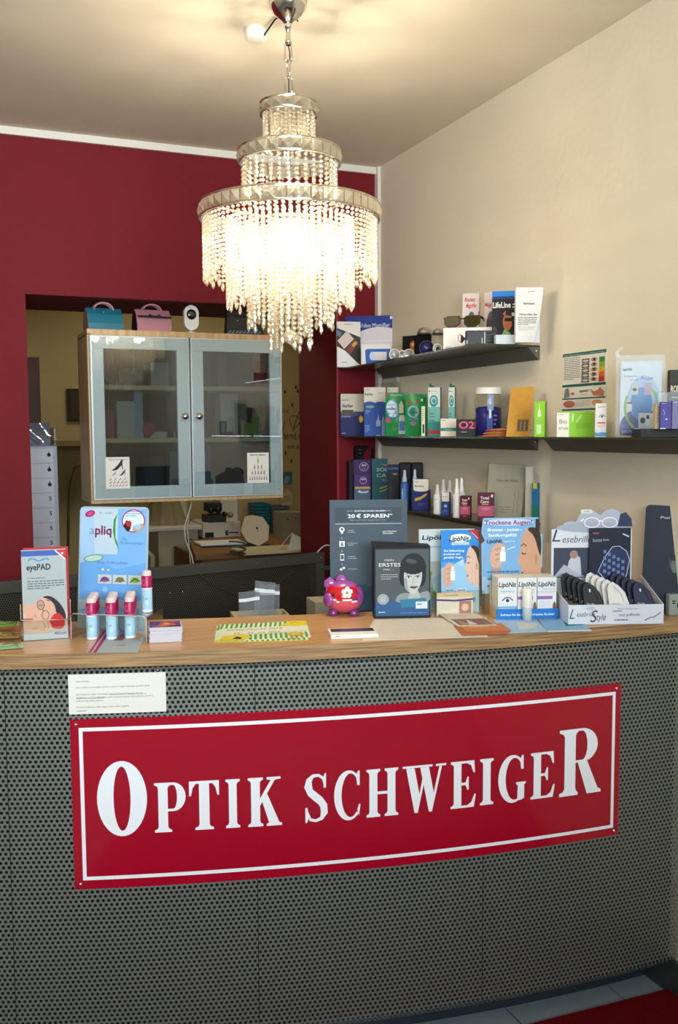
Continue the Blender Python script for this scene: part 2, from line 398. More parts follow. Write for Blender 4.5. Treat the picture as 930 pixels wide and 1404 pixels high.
b = MB(); b.box(XL, XW, YW-0.012, YW, HC-0.028, HC, M['trim']); b.box(XW-0.014, XW, YW-0.03, YW, 0, HC, M['trim']); struct('trim_1', b)
b = MB(); b.box(OX1-0.004, OX1+0.004, YW-0.003, YW+0.001, 0, OZ, mat('painted_corner_bead', '96303a', 0.4)); struct('trim_2', b)
# back room
b = MB(); b.box(-0.6, 3.6, YR, YR+0.1, 0, 2.7, M['olive']); struct('wall_rear_room', b)
b = MB(); b.box(-0.7, -0.6, YB, YR, 0, 2.7, M['olive']); b.box(3.6, 3.7, YB, YR, 0, 2.7, M['olive']); b.box(XW, 3.7, YB-0.1, YB, 0, 2.7, M['olive']); struct('wall_rear_sides', b)
b = MB(); b.box(-0.7, 3.7, YB, YR+0.1, 2.7, 2.8, M['ceil']); struct('ceiling_rear_room', b)
# floor: grout bed with separate stone tiles where the photograph shows them
b = MB(); b.box(XL, 3.7, YF, YR, -0.05, -0.004, M['grout']); fl = struct('floor', b)
tb = MB(); T = 0.32; tb.box(0.002, T-0.002, 0.002, T-0.002, -0.004, 0.0, M['tile']); t0 = tb.obj('floor_tile', fl, 0.001)
first = True
for i in range(-1, 5):
    for j in range(0, 4):
        o = t0 if first else t0.copy()
        if not first: COL.objects.link(o); o.parent = fl
        first = False; o.location = (0.38+i*T, 1.0+j*T, 0)
b = MB(); b.box(XL, 0.05, YF, YW, -0.004, 0, M['tile']); b.box(0.05, XW, YF, 0.99, -0.004, 0, M['tile']); b.box(-0.6, 3.6, YW, YR, -0.004, 0, M['tile'])
o = b.obj('distant_tiling', fl); tag(o, kind='stuff')
b = MB(); b.box(XW-0.012, XW, YF, 3.0, 0, 0.10, mat('dark_grey_strip', '3a3d42', 0.4)); struct('added_dark_strip', b)  # added dark strip covering bright wall where the plinth should run on
# red carpet in front of the counter
c1 = onz(725, 1404, 0.012); c2 = onz(930, 1352, 0.012); dv = (c2-c1)/np.linalg.norm(c2-c1); A = c1-dv*1.6; B = c1+dv*0.78
nx = np.array([dv[1], -dv[0], 0]); b = MB()
q = [A, B, B+nx*1.4, A+nx*1.4]; b.hexa([(p[0], p[1], 0.0) for p in q]+[(p[0], p[1], 0.012) for p in q], M['carpet'])
tag(b.obj('carpet'), 'deep red carpet mat on the tiles in front of the counter', 'carpet')

# ================================================================== COUNTER
CX, CY, CR = 1.833, 6.949, 5.02
def cyl(s, r, z): a = s/CR; return (CX+r*math.sin(a), CY-r*math.cos(a), z)
S0, S1 = -2.33, -0.036
counter = thing('counter', 'long curved shop counter with perforated steel front and oak top', 'counter', (0.9, 2.2, 0))
CO = np.array([0.9, 2.2, 0.0])
def cl(s, r, z): p = cyl(s, r, z); return (p[0]-CO[0], p[1]-CO[1], p[2])
def curved_slab(b, s0, s1, r0, r1, z0, z1, m, n=24, front=None):
    v = []
    for i in range(n+1):
        s = s0+(s1-s0)*i/n; v += [cl(s, r1, z0), cl(s, r1, z1), cl(s, r0, z1), cl(s, r0, z0)]
    f = []; g = []
    for i in range(n):
        a = 4*i
        g.append((a, a+4, a+5, a+1)); f += [(a+1, a+5, a+6, a+2), (a+2, a+6, a+7, a+3), (a+3, a+7, a+4, a)]
    f += [(0, 1, 2, 3), (4*n+3, 4*n+2, 4*n+1, 4*n)]
    b.add(v, f, m); b.add(v, g, front or m)
b = MB(); curved_slab(b, S0, S1, 4.665, 5.034, 1.0205, 1.055, M['woodtop'], 40, M['woodedge']); b.obj('countertop', counter)
b = MB(); curved_slab(b, S0, S1, 4.97, 4.985, 0.10, 1.02, M['dark'], 40); b.obj('hole_shade_sheet', counter)  # dark sheet added so the holes read as shaded depth
b = MB(); curved_slab(b, S0, S1, 4.885, 4.90, 0.0, 0.10, mat('blue_grey_plinth', '39424a', 0.25, metal=0.4), 40); b.obj('plinth', counter)
for s in (S0+0.01, -1.2):
    b = MB(); curved_slab(b, s, s+0.02, 4.70, 4.88, 0.0, 1.02, M['birch'], 2); b.obj('upright', counter)
seams = [-2.33, -1.765, -1.198, -0.632, S1]
for a, c in zip(seams[:-1], seams[1:]):
    b = MB(); a2, c2 = a+0.0008, c-0.0008
    n = 12 if c-a > 0.1 else 2
    b.grid(lambda u, v: cl(a2+(c2-a2)*u, CR, 0.115+(1.006-0.115)*v), n, 1, M['panel'], lambda u, v: (a2+(c2-a2)*u, 0.115+(1.006-0.115)*v))
    b.grid(lambda u, v: cl(a2+(c2-a2)*u, CR-0.012*v, 1.006+0.012*v), n, 1, M['panel'], lambda u, v: (a2+(c2-a2)*u, 1.006+0.016*v))
    b.grid(lambda u, v: cl(a2+(c2-a2)*u, CR-0.014*(1-v), 0.097+0.018*v), n, 1, M['panel'], lambda u, v: (a2+(c2-a2)*u, 0.092+0.023*v))
    b.obj('perforated_panel', counter)
sb = MB(); sb.lathe([(0, 0.002), (0.003, 0.0015), (0.004, 0)], M['steel'], 8); sm = None
for s in (-1.66, -1.42, -1.04, -0.77, -0.50, -0.27):
    if sm is None: o = sb.obj('screw', counter); sm = o
    else: o = sm.copy(); COL.objects.link(o); o.parent = counter
    p = cl(s, CR+0.001, 1.008); o.location = p; o.rotation_euler = (R_(90), 0, s/CR)

# ---- the sign
SO = cyl(-0.93, CR, 0.5); sign = thing('shop_sign', 'long crimson enamel sign reading OPTIK SCHWEIGER screwed to the counter front', 'sign', SO)
def sl(s, z, e): p = cyl(s, CR+e, z); return (p[0]-SO[0], p[1]-SO[1], p[2]-SO[2])
SA, SB, ZA, ZB = -1.619, -0.247, 0.498, 0.900
b = MB(); b.grid(lambda u, v: sl(SA+(SB-SA)*u, ZA+(ZB-ZA)*v, 0.006), 40, 1, M['signred'])
for z, flip in ((ZA, 0), (ZB, 1)): b.grid(lambda u, v: sl(SA+(SB-SA)*u, z, 0.002+0.004*v), 40, 1, M['signred'])
for s in (SA, SB): b.grid(lambda u, v: sl(s, ZA+(ZB-ZA)*u, 0.002+0.004*v), 1, 1, M['signred'])
b.obj('enamel_plate', sign)
b = MB(); I0, I1, J0, J1, tt = -1.600, -0.263, 0.519, 0.880, 0.0085
for (s0, s1, z0, z1) in ((I0, I1, J1-tt, J1), (I0, I1, J0, J0+tt), (I0, I0+tt, J0, J1), (I1-tt, I1, J0, J1)):
    b.grid(lambda u, v: sl(s0+(s1-s0)*u, z0+(z1-z0)*v, 0.0066), 30, 1, M['signwhite'])
b.obj('white_border', sign)
for s in (SA+0.013, SB-0.013):
    for z in (ZA+0.012, ZB-0.012):
        b = MB(); b.lathe([(0, 0.003), (0.003, 0.0022), (0.0042, 0)], M['chrome'], 8); o = b.obj('screw', sign); o.location = sl(s, z, 0.006); o.rotation_euler = (R_(90), 0, s/CR)
# hand-drawn serif capitals; every function returns outlines in a box of 1 x 1
def arcs(cx, cy, rx, ry, a0, a1, n=18): return [(cx+rx*math.cos(R_(a0+(a1-a0)*i/n)), cy+ry*math.sin(R_(a0+(a1-a0)*i/n))) for i in range(n+1)]
def stem(x, w, sw, lo=True, hi=True, h=1.0, l=None, r=None):
    """upright with bracketed serifs reaching sw to each side"""
    l = sw if l is None else l; r = sw if r is None else r; t, k = 0.045, 0.11; p = []
    p += [(x-l, 0), (x+w+r, 0), (x+w+r, t), (x+w+r*0.3, t*1.5), (x+w, k)] if lo else [(x, 0), (x+w, 0)]
    p += [(x+w, h-k), (x+w+r*0.3, h-t*1.5), (x+w+r, h-t), (x+w+r, h), (x-l, h), (x-l, h-t), (x-l*0.3, h-t*1.5), (x, h-k)] if hi else [(x+w, h), (x, h)]
    if lo: p += [(x, k), (x-l*0.3, t*1.5), (x-l, t)]
    return p
def band(pts, ws):
    L_, Q = [], []
    for i, p in enumerate(pts):
        a, c = pts[max(i-1, 0)], pts[min(i+1, len(pts)-1)]; dx, dy = c[0]-a[0], c[1]-a[1]; n = math.hypot(dx, dy)
        # widths are measured horizontally-stretched boxes: ws = (wx, wy)
        nx_, ny_ = -dy/n, dx/n; L_.append((p[0]+nx_*ws[i][0], p[1]+ny_*ws[i][1])); Q.append((p[0]-nx_*ws[i][0], p[1]-ny_*ws[i][1]))
    return L_+Q[::-1]
def bowl(x, top, bot, w, tk, th):
    cy, ry = (top+bot)/2, (top-bot)/2
    return [(x, top)]+[(x+w*0.35, top)]+arcs(x+w*0.35, cy, w*0.65, ry, 90, -90)[1:]+[(x, bot), (x, bot+th)]+[(x+w*0.35, bot+th)]+arcs(x+w*0.35, cy, w*0.65-tk, ry-th, -90, 90)[1:]+[(x, top-th)]
def cshape(g=False):
    n = 26; o = arcs(0.53, 0.5, 0.53, 0.52, 48, 315, n); i_ = arcs(0.60, 0.5, 0.33, 0.455, 52, 310, n)
    P = [o+i_[::-1]]
    P.append([(0.84, 0.70), (0.93, 0.70), (0.93, 1.0), (0.87, 1.0), (0.80, 0.90)])
    if not g: P.append([(0.84, 0.20), (0.90, 0.06), (0.96, 0.30), (0.91, 0.31)])
    else:
        P.append([(0.66, 0.42), (1.02, 0.42), (1.02, 0.385), (0.96, 0.36), (0.96, 0.06), (0.80, 0.02), (0.70, 0.04), (0.72, 0.34), (0.66, 0.385)])
    return P
def glyph(ch):
    if ch == 'O': return 'hole', arcs(0.5, 0.5, 0.5, 0.51, 0, 354, 40), arcs(0.5, 0.5, 0.17, 0.435, 0, 354, 40)
    if ch == 'I': return [stem(0.22, 0.56, 0.22)]
    if ch == 'P': return [stem(0.14, 0.30, 0.12), bowl(0.40, 1.0, 0.42, 0.60, 0.27, 0.05)]
    if ch == 'T': return [stem(0.33, 0.34, 0.14, True, False), [(0.0, 0.70), (0.06, 0.70), (0.12, 0.86), (0.22, 0.945), (0.78, 0.945), (0.88, 0.86), (0.94, 0.70), (1.0, 0.70), (1.0, 1.0), (0.0, 1.0)]]
    if ch == 'H': return [stem(0.09, 0.25, 0.09), stem(0.66, 0.25, 0.09), [(0.3, 0.47), (0.7, 0.47), (0.7, 0.53), (0.3, 0.53)]]
    if ch == 'E': return [stem(0.12, 0.30, 0.10, True, True, 1.0, 0.12, 0.0), [(0.35, 0), (0.92, 0), (1.0, 0.27), (0.94, 0.28), (0.82, 0.11), (0.66, 0.05), (0.35, 0.05)], [(0.35, 1), (0.93, 1), (0.96, 0.74), (0.90, 0.74), (0.80, 0.90), (0.64, 0.95), (0.35, 0.95)], [(0.35, 0.485), (0.58, 0.485), (0.66, 0.38), (0.71, 0.38), (0.71, 0.66), (0.66, 0.66), (0.58, 0.54), (0.35, 0.54)]]
    if ch == 'K': return [stem(0.10, 0.26, 0.09), [(0.30, 0.42), (0.36, 0.42), (0.80, 0.94), (0.97, 0.955), (0.97, 1.0), (0.56, 1.0), (0.56, 0.955), (0.68, 0.94), (0.30, 0.50)], [(0.40, 0.56), (0.55, 0.70), (0.92, 0.07), (1.0, 0.045), (1.0, 0.0), (0.55, 0.0), (0.55, 0.045), (0.62, 0.07)]]
    if ch == 'W':
        P = [[(0.08, 0.95), (0.27, 0.95), (0.395, 0.33), (0.33, 0.0), (0.27, 0.0)], [(0.30, 0.0), (0.345, 0.0), (0.56, 0.95), (0.50, 0.95)], [(0.40, 0.95), (0.60, 0.95), (0.725, 0.33), (0.655, 0.0), (0.60, 0.0)], [(0.62, 0.0), (0.67, 0.0), (0.90, 0.95), (0.84, 0.95)]]
        return P+[[(0.0, 0.955), (0.36, 0.955), (0.36, 1.0), (0.0, 1.0)], [(0.34, 0.955), (0.68, 0.955), (0.68, 1.0), (0.34, 1.0)], [(0.76, 0.955), (1.0, 0.955), (1.0, 1.0), (0.76, 1.0)]]
    if ch == 'C': return cshape()
    if ch == 'G': return cshape(True)
    if ch == 'S':
        pts = [(0.86, 0.74), (0.78, 0.90), (0.60, 0.965), (0.38, 0.96), (0.22, 0.87), (0.18, 0.74), (0.27, 0.62), (0.46, 0.53), (0.66, 0.44), (0.80, 0.33), (0.82, 0.19), (0.70, 0.07), (0.48, 0.03), (0.26, 0.06), (0.12, 0.24)]
        ws = [(0.04, 0.03), (0.06, 0.03), (0.06, 0.03), (0.09, 0.035), (0.14, 0.04), (0.16, 0.05), (0.16, 0.075), (0.16, 0.085), (0.16, 0.08), (0.16, 0.06), (0.15, 0.045), (0.1, 0.035), (0.06, 0.03), (0.06, 0.03), (0.04, 0.03)]
        return [band(pts, ws), [(0.80, 0.70), (0.89, 0.70), (0.90, 1.0), (0.84, 1.0), (0.78, 0.90)], [(0.06, 0.0), (0.13, 0.0), (0.20, 0.10), (0.15, 0.31), (0.06, 0.31)]]
    if ch == 'R': return [stem(0.12, 0.26, 0.10, True, True, 1.0, 0.12, 0.06), bowl(0.33, 1.0, 0.49, 0.58, 0.25, 0.035), [(0.42, 0.52), (0.66, 0.50), (0.92, 0.07), (1.0, 0.04), (1.0, 0.0), (0.66, 0.0)]]
word = [('O', -1.563, -1.450, .623, .798), ('P', -1.435, -1.362, .626, .744), ('T', -1.354, -1.285, .627, .744), ('I', -1.270, -1.237, .627, .744), ('K', -1.219, -1.139, .626, .744),
        ('S', -1.087, -1.027, .626, .744), ('C', -1.014, -0.947, .626, .744), ('H', -0.935, -0.856, .626, .744), ('W', -0.845, -0.734, .626, .744), ('E', -0.722, -0.656, .626, .744),
        ('I', -0.645, -0.609, .627, .744), ('G', -0.596, -0.522, .626, .744), ('E', -0.507, -0.439, .626, .745), ('R', -0.426, -0.304, .622, .795)]
for ch, s0, s1, z0, z1 in word:
    g = glyph(ch); b = MB(); f0 = lambda u, v: sl(s0+(s1-s0)*u, z0+(z1-z0)*v, 0.0075)
    if g[0] == 'hole':
        o_, i_ = g[1], g[2]; n = len(o_); v = [f0(*p) for p in o_]+[f0(*p) for p in i_]
        b.add(v, [(k, (k+1) % n, n+(k+1) % n, n+k) for k in range(n)], M['signwhite'])
    else:
        for q, pl in enumerate(g):
            t = tessellate_polygon([[Vector((p[0], p[1], 0)) for p in pl]]); b.add([sl(s0+(s1-s0)*p[0], z0+(z1-z0)*p[1], 0.0075+q*0.0001) for p in pl], [tuple(x) for x in t], M['signwhite'])
    b.obj('letter', sign)
# ---- notice taped above the sign
NO = cyl(-1.62, CR, 0.911); nt_ = thing('notice', 'white paper notice of small print taped above the left end of the sign', 'notice', NO)
def nl(x, z, e): p = cyl(-1.621+x, CR+0.0035+e, 0.911+z); return (p[0]-NO[0], p[1]-NO[1], p[2]-NO[2])
b = MB(); b.grid(lambda u, v: nl(u*0.219, v*0.092, 0), 8, 2, M['paper']); b.grid(lambda u, v: nl(u*0.219, v*0.092, -0.002), 8, 2, M['paper']); b.obj('sheet', nt_)
p = Print(0.219, 0.092, nl)
for t_, y, bd in (("Liebe Kunden,", .83, 0), ("gerne stellen und reinigen wir Ihre nicht bei Optik Schweiger gekaufte Brille.", .68, 0), ("Bitte haben Sie daf\u00fcr Verst\u00e4ndnis, dass wir keinerlei Garantie f\u00fcr die", .50, 0), ("Haltbarkeit von Fremdfabrikaten geben k\u00f6nnen und wir diesen Service mit \u20ac 5,-", .42, 0), ("in Rechnung stellen m\u00fcssen.", .34, 0), ("F\u00fcr unsere Kunden bleibt dieser Service inkl. nat\u00fcrlich", .18, 0), ("kostenlos!", .09, 0)):
    p.text(t_, 0.08, y, 0.042, '303a44', align='l')
p.stroke([(0.42, 0.475), (0.80, 0.475)], 0.003, '303a44').stroke([(0.08, 0.395), (0.36, 0.395)], 0.003, '303a44')
p.done('print', nt_)

# ================================================================== CHANDELIER
ch = thing('chandelier', 'tiered crystal chandelier glowing over the counter on a chrome chain', 'chandelier', (CHX, CHY, 1.78))
CZ = 1.78
def czv(y): return 2.648-0.0019*(y-30)-CZ if y < 150 else {172: 2.378, 218: 2.289, 240: 2.247, 285: 2.160, 320: 2.091, 385: 1.964, 418: 1.899, 447: 1.841, 475: 1.785}.get(y, 0)-CZ
b = MB(); b.lathe([(0, 0.92), (0.052, 0.92), (0.05, 0.905), (0.036, 0.885), (0.018, 0.872), (0.011, 0.865), (0, 0.865)], M['chrome'], 24); b.obj('ceiling_cup', ch)
b = MB(); b.lathe([(0, 0.868), (0.009, 0.868), (0.009, 0.852), (0.0065, 0.85), (0.0065, 0.825), (0.009, 0.82), (0.009, 0.808), (0, 0.808)], M['chrome'], 14); b.obj('rod', ch)
def link(zc, hh, ww, rot, r=0.0022):
    pts = [(ww*math.cos(R_(a))*math.cos(rot), ww*math.cos(R_(a))*math.sin(rot), zc+(hh-ww)*(1 if 0 <= a < 180 else -1)*(1 if a % 180 else 0)+ww*math.sin(R_(a))) for a in range(0, 360, 20)]
    b = MB(); b.tube(pts, r, M['chrome'], 7, closed=True); b.obj('chain_link', ch)
link(0.788, 0.026, 0.010, 0.1); link(0.745, 0.024, 0.009, 1.65); link(0.700, 0.026, 0.011, 0.1)
b = MB(); b.tube([(0, 0, 0.81), (0.004, 0.001, 0.79), (0.005, 0, 0.76), (0.001, 0.001, 0.73), (0, 0, 0.66)], 0.0016, M['black'], 6); b.obj('flex', ch)
b = MB(); b.tube([(0, 0, 0.68), (0, 0, 0.30)], 0.004, M['chrome'], 8); b.obj('stem', ch)
bead = MB()
def facet(bm_, c, r, rz):
    n = 8; v = [(c[0], c[1], c[2]+rz)]+[(c[0]+r*math.cos(2*math.pi*i/n+.2), c[1]+r*math.sin(2*math.pi*i/n+.2), c[2]+rz*0.38) for i in range(n)]+[(c[0]+r*math.cos(2*math.pi*i/n+.6), c[1]+r*math.sin(2*math.pi*i/n+.6), c[2]-rz*0.38) for i in range(n)]+[(c[0], c[1], c[2]-rz)]
    f = [(0, 1+i, 1+(i+1) % n) for i in range(n)]+[(1+i, n+1+i, 1+(i+1) % n) for i in range(n)]+[(1+(i+1) % n, n+1+i, n+1+(i+1) % n) for i in range(n)]+[(n+1+i, 2*n+1, n+1+(i+1) % n) for i in range(n)]
    bm_.add(v, f, M['crystal'])
def strand_mesh(length, bead_r, drop):
    b = MB(); z = 0.0; end = -length+(0.03 if drop else 0)
    while z-bead_r*2 > end: facet(b, (0, 0, z-bead_r), bead_r*0.92, bead_r*0.92); z -= bead_r*2.02
    if drop: facet(b, (0, 0, z-0.006), 0.006, 0.006); facet(b, (0, 0, z-0.024), 0.0055, 0.014)
    b.tube([(0, 0, 0), (0, 0, z)], 0.0007, M['chrome'], 3)
    return b
def ring(R2, z, hgt, nprism):
    for zz in (z, z-hgt):
        b = MB(); b.lathe([(R2-0.004, -0.0015), (R2+0.003, -0.0015), (R2+0.003, 0.0015), (R2-0.004, 0.0015), (R2-0.004, -0.0015)], M['chrome'], 48, (0, 0, zz)); b.obj('ring', ch)
    b = MB(); hh = hgt-0.004; wd = math.pi*R2/nprism*0.94
    b.add([(-wd, 0, -hh/2), (wd, 0, -hh/2), (wd, 0, hh/2), (-wd, 0, hh/2), (0, -wd*0.5, 0)], [(0, 1, 4), (1, 2, 4), (2, 3, 4), (3, 0, 4), (3, 2, 1, 0)], M['prism'])
    src = None
    for i in range(nprism):
        if src is None: o = src = b.obj('crystal_prism', ch)
        else: o = src.copy(); COL.objects.link(o); o.parent = ch
        a = 2*math.pi*i/nprism; o.location = (R2*math.cos(a), R2*math.sin(a), z-hgt/2); o.rotation_euler = (0, 0, a+math.pi/2)
def strands(R2, z, length, n, br, drop=True, wave=0.0):
    src = [strand_mesh(length*k, br, drop) for k in ((1.0, 0.93, 1.04) if drop else (1.0,))]; got = [None]*len(src)
    for i in range(n):
        k = (i//1) % len(src) if drop else 0
        if got[k] is None: o = got[k] = src[k].obj('crystal_strand', ch)
        else: o = got[k].copy(); COL.objects.link(o); o.parent = ch
        a = 2*math.pi*(i+0.5)/n; o.location = (R2*math.cos(a), R2*math.sin(a), z); o.rotation_euler = (0, 0, a)
Zr1, Zr2, Zr3 = 0.655, 0.530, 0.382
ring(0.076, Zr1, 0.030, 16); ring(0.138, Zr2, 0.034, 28); ring(0.245, Zr3, 0.036, 50)
strands(0.068, Zr1-0.030, 0.10, 20, 0.0052, False); strands(0.045, Zr1-0.030, 0.06, 12, 0.0052, True)
strands(0.126, Zr2-0.034, 0.112, 34, 0.0062, False)
strands(0.234, Zr3-0.036, 0.163, 84, 0.0056); strands(0.172, Zr3-0.036, 0.228, 58, 0.0060)
strands(0.116, Zr3-0.040, 0.285, 40, 0.0064); strands(0.056, Zr3-0.044, 0.335, 20, 0.0070)
b = MB(); facet(b, (0, 0, 0.030), 0.022, 0.022); b.obj('crystal_ball', ch)
for k in (0, 1, 2, 3):
    a = k*math.pi/2+0.3; b = MB(); b.tube([(0.0, 0, 0.345), (0.245*math.cos(a), 0.245*math.sin(a), 0.347)], 0.003, M['chrome'], 5); b.obj('arm', ch)
for bx in BULBS:
    b = MB(); l = (bx[0]-CHX, bx[1]-CHY, bx[2]-CZ)
    b.ball(l, (0.012, 0.012, 0.020), M['bulb'], 10, 6); o = b.obj('bulb', ch)
# ceiling junction and its cable
J = onz(352, 40, HC); jb = thing('ceiling_junction_box', 'round white junction box on the ceiling left of the chandelier', 'junction box', (J[0], J[1], HC))
b = MB(); b.lathe([(0, 0), (0.036, 0), (0.034, -0.012), (0.031, -0.028), (0.026, -0.031), (0, -0.031)], M['junction'], 28); b.obj('cover', jb)
b = MB(); b.tube([(0.012, -0.02, -0.028), (0.016, -0.04, -0.020), (0.022, -0.10, -0.008), (0.05, -0.17, -0.006), (0.075, -0.14, -0.02), (CHX-J[0], CHY-J[1]+0.03, -0.01)], 0.0026, M['black'], 6); b.obj('cable', jb)

# ================================================================== PLACING HELPERS
def proj(P): v = RM @ (np.array(P, float)-CAM); return 465+FPX*v[0]/v[2], 702+FPX*v[1]/v[2]
def at_shelf(px, X, z):
    y = 3.2; py = 600
    for _ in range(6):
        y = onx(px, py, X)[1]; py = proj((X, y, z))[1]
    return np.array([X, y, z])
def wh(P, ang, pxr, pyt, pyb=None):
    x0, y0 = proj(P); ym = (pyt+y0)/2; u = onv(P, ang, pxr, ym)[0]; z = onv(P, ang, (x0+pxr)/2, pyt)[1]
    return u, z-P[2]
def two(a, c, z):
    A = onz(a[0], a[1], z); B = onz(c[0], c[1], z); return A, math.atan2(B[1]-A[1], B[0]-A[0]), np.linalg.norm((B-A)[:2])
ZC = 1.0552
def off(P, ang, u, v, z=0): return np.array([P[0]+u*math.cos(ang)-v*math.sin(ang), P[1]+u*math.sin(ang)+v*math.cos(ang), P[2]+z])

# ================================================================== WALL SHELVES
def shelf(label, yf, yn, z, xf, xn, ry0, ry1, end_cap=False):
    o = thing('wall_shelf', label, 'shelf', (XW, (yf+yn)/2, z)); cy = (yf+yn)/2
    b = MB(); v = [(xf-XW, yf-cy), (xn-XW, yn-cy), (-0.001, yn-cy), (-0.001, yf-cy)]
    b.hexa([(p[0], p[1], -0.006) for p in v]+[(p[0], p[1], 0) for p in v], M['shelfglass']); b.obj('glass_plate', o)
    b = MB(); pts = [(-0.045, -0.0065), (-0.001, -0.0065), (-0.001, -0.046), (-0.006, -0.046)]
    b.prism(pts, lambda a, c: (a, ry0-cy, c), lambda a, c: (a, ry1-cy, c), M['rail']); b.obj('wall_rail', o)
    b = MB(); b.lathe([(0, 0.002), (0.003, 0)], M['chrome'], 8); q = b.obj('screw', o); q.location = (-0.014, ry1-cy-0.0, -0.018); q.rotation_euler = (R_(90), 0, 0)
    return o
Z1, Z2, Z3 = 1.826, 1.531, 1.247
shelf('dark glass wall shelf at the top, holding magnifiers and sunglasses', YW-0.002, 2.62, Z1, 1.616, 1.560, 3.80, 2.62)
shelf('dark glass wall shelf in the middle, holding green and blue solution packs', YW-0.002, 2.60, Z2, 1.622, 1.606, 3.80, 2.622)
shelf('lowest dark glass wall shelf, holding purple, teal and burgundy packs', YW-0.002, 2.605, Z3, 1.640, 1.640, 3.80, 2.612)
shelf('dark glass wall shelf at the far right, holding the plastic bag and lime box', 2.56, 1.72, Z2, 1.606, 1.600, 2.53, 1.72)

def XY(px, y): return ony(px, 600, y)[0]
def item(name, label, cat, pxl, pxr, pyt, X, z, angd, depth, body, draw=None, side=None, group=None, **k):
    P = at_shelf(pxl, X, z+0.0004); a = R_(angd); w_, h_ = wh(P, a, pxr, pyt)
    return carton(name, label, cat, P, a, w_, depth, h_, body, draw, side, group, **k)

# ---- print motifs
def eye(p, x, y, r, c='20508a'):
    A = p.w/p.h; p.poly([(x-r, y), (x-r*.4, y+r*.5*A), (x+r*.4, y+r*.55*A), (x+r, y), (x+r*.4, y-r*.4*A), (x-r*.4, y-r*.4*A)], 'eef4fa')
    p.ell(x, y+r*.05*A, r*.38, r*.38*A, c, 14); p.ell(x, y+r*.05*A, r*.16, r*.16*A, '0a0a12', 10)
    p.stroke([(x-r*1.1, y), (x-r*.4, y+r*.6*A), (x+r*.4, y+r*.65*A), (x+r*1.1, y)], r*0.22, '1d2a3a')
def profile(p, x0, y0, sx, sy, skin='e2c0a8', hair='3a261c', neck=True):
    """face seen from the side, looking left, in a box from x0,y0 of sx by sy"""
    q = lambda L_: [(x0+a*sx, y0+c*sy) for a, c in L_]
    p.blob(q([(0.62, 0.0), (0.58, 0.14), (0.34, 0.10), (0.22, 0.14), (0.22, 0.22), (0.17, 0.27), (0.21, 0.31), (0.15, 0.36), (0.18, 0.40), (0.03, 0.46), (0.04, 0.50), (0.17, 0.62), (0.14, 0.68), (0.20, 0.84), (0.36, 0.97), (0.70, 1.0), (1.0, 0.86), (1.0, 0.0)]), skin)
    p.blob(q([(0.36, 0.97), (0.70, 1.0), (1.0, 0.9), (1.0, 0.52), (0.90, 0.60), (0.72, 0.86)]), hair)
    p.stroke(q([(0.20, 0.60), (0.28, 0.575), (0.38, 0.59)]), 0.018, '2a1a14'); p.stroke(q([(0.17, 0.70), (0.28, 0.74), (0.40, 0.70)]), 0.018, '5a3a28')
    p.poly(q([(0.17, 0.27), (0.21, 0.31), (0.30, 0.30), (0.24, 0.26)]), 'b4504c'); p.ell(x0+sx*0.80, y0+sy*0.50, 0.05*sx, 0.08*sy, 'c08a6c', 12)
def hand(p, x0, y0, sx, sy, skin='d8ac94', up=False):
    q = lambda L_: [(x0+a*sx, y0+c*sy) for a, c in L_]
    p.blob(q([(0.1, 0.0), (0.0, 0.55), (0.25, 0.9), (0.6, 1.0), (0.9, 0.85), (1.0, 0.6), (0.8, 0.5), (0.9, 0.3), (0.7, 0.15), (0.6, 0.0)]), skin)
    for k in range(3): p.stroke(q([(0.35, 0.3+k*0.2), (0.6, 0.36+k*0.2), (0.9, 0.34+k*0.2)]), 0.010, '8c5c48')
    p.rect(x0+sx*0.62, y0+sy*0.25, x0+sx*0.95, y0+sy*0.62, 'f2f2f4'); p.rect(x0+sx*0.68, y0+sy*0.62, x0+sx*0.90, y0+sy*0.82, 'e2e6ea')
def liponit(p, x, y, h, w=None, col='14202c'): p.text('Lip\u00f6Nit', x, y, h, col, w=w, bold=True, shear=0.15)

# ================================================================== TOP SHELF
def d_tab(p):
    p.poly([(0, .05), (.85, .05), (.85, .22), (.35, .42), (0, .50)], 'f2f0ec').poly([(0, .46), (.35, .36), (.82, .12), (1, .05), (1, .66), (0, .86)], '3a3532')
    p.poly([(0.02, .58), (.30, .40), (.72, .62), (.42, .80)], 'e0cfc4').poly([(.38, .38), (.72, .60), (.88, .52), (.55, .28)], '8a4038').poly([(.62, .50), (.80, .58), (.88, .53), (.70, .44)], 'c8a43c')
    p.poly([(.0, .70), (.12, .66), (.22, .76), (.0, .82)], '5a7f9c').lines(0.3, 0.9, .95, .90, 1, '908a86').lines(.2, .6, .12, .06, 1, 'a09a96')
item('brochure_box', 'slim white box picturing a tilted black tablet magnifier, far left of the top shelf', 'box', 462.5, 494.5, 441, XY(462.5, 3.80), Z1, -14, 0.020, 'ece8e2', d_tab)
def d_vid(p):
    p.rect(0, .62, 1, 1, '1d3a8c').ell(.66, .40, .62, .38, 'dcd6da', 40, a0=20, a1=160).rect(0, 0, 1, .5, 'dcd6da').text('Portable Video Magnifier', .40, .82, .085, 'dfe6f4', w=.92)
    p.rect(.86, .93, .95, .985, 'dfe6f4').poly([(.30, .05), (.34, .22), (.52, .24), (.55, .05)], '2a2426').ell(.56, .20, .06, .06, '3a3436').poly([(.72, .05), (.74, .30), (.98, .30), (.98, .05)], '2a2426')
item('magnifier_carton', 'large blue and white carton lettered Video Magnifier behind the brochure box', 'box', 474, 545, 433, XY(474, 3.842), Z1, -34, 0.020, 'e6e2e4', d_vid, None)
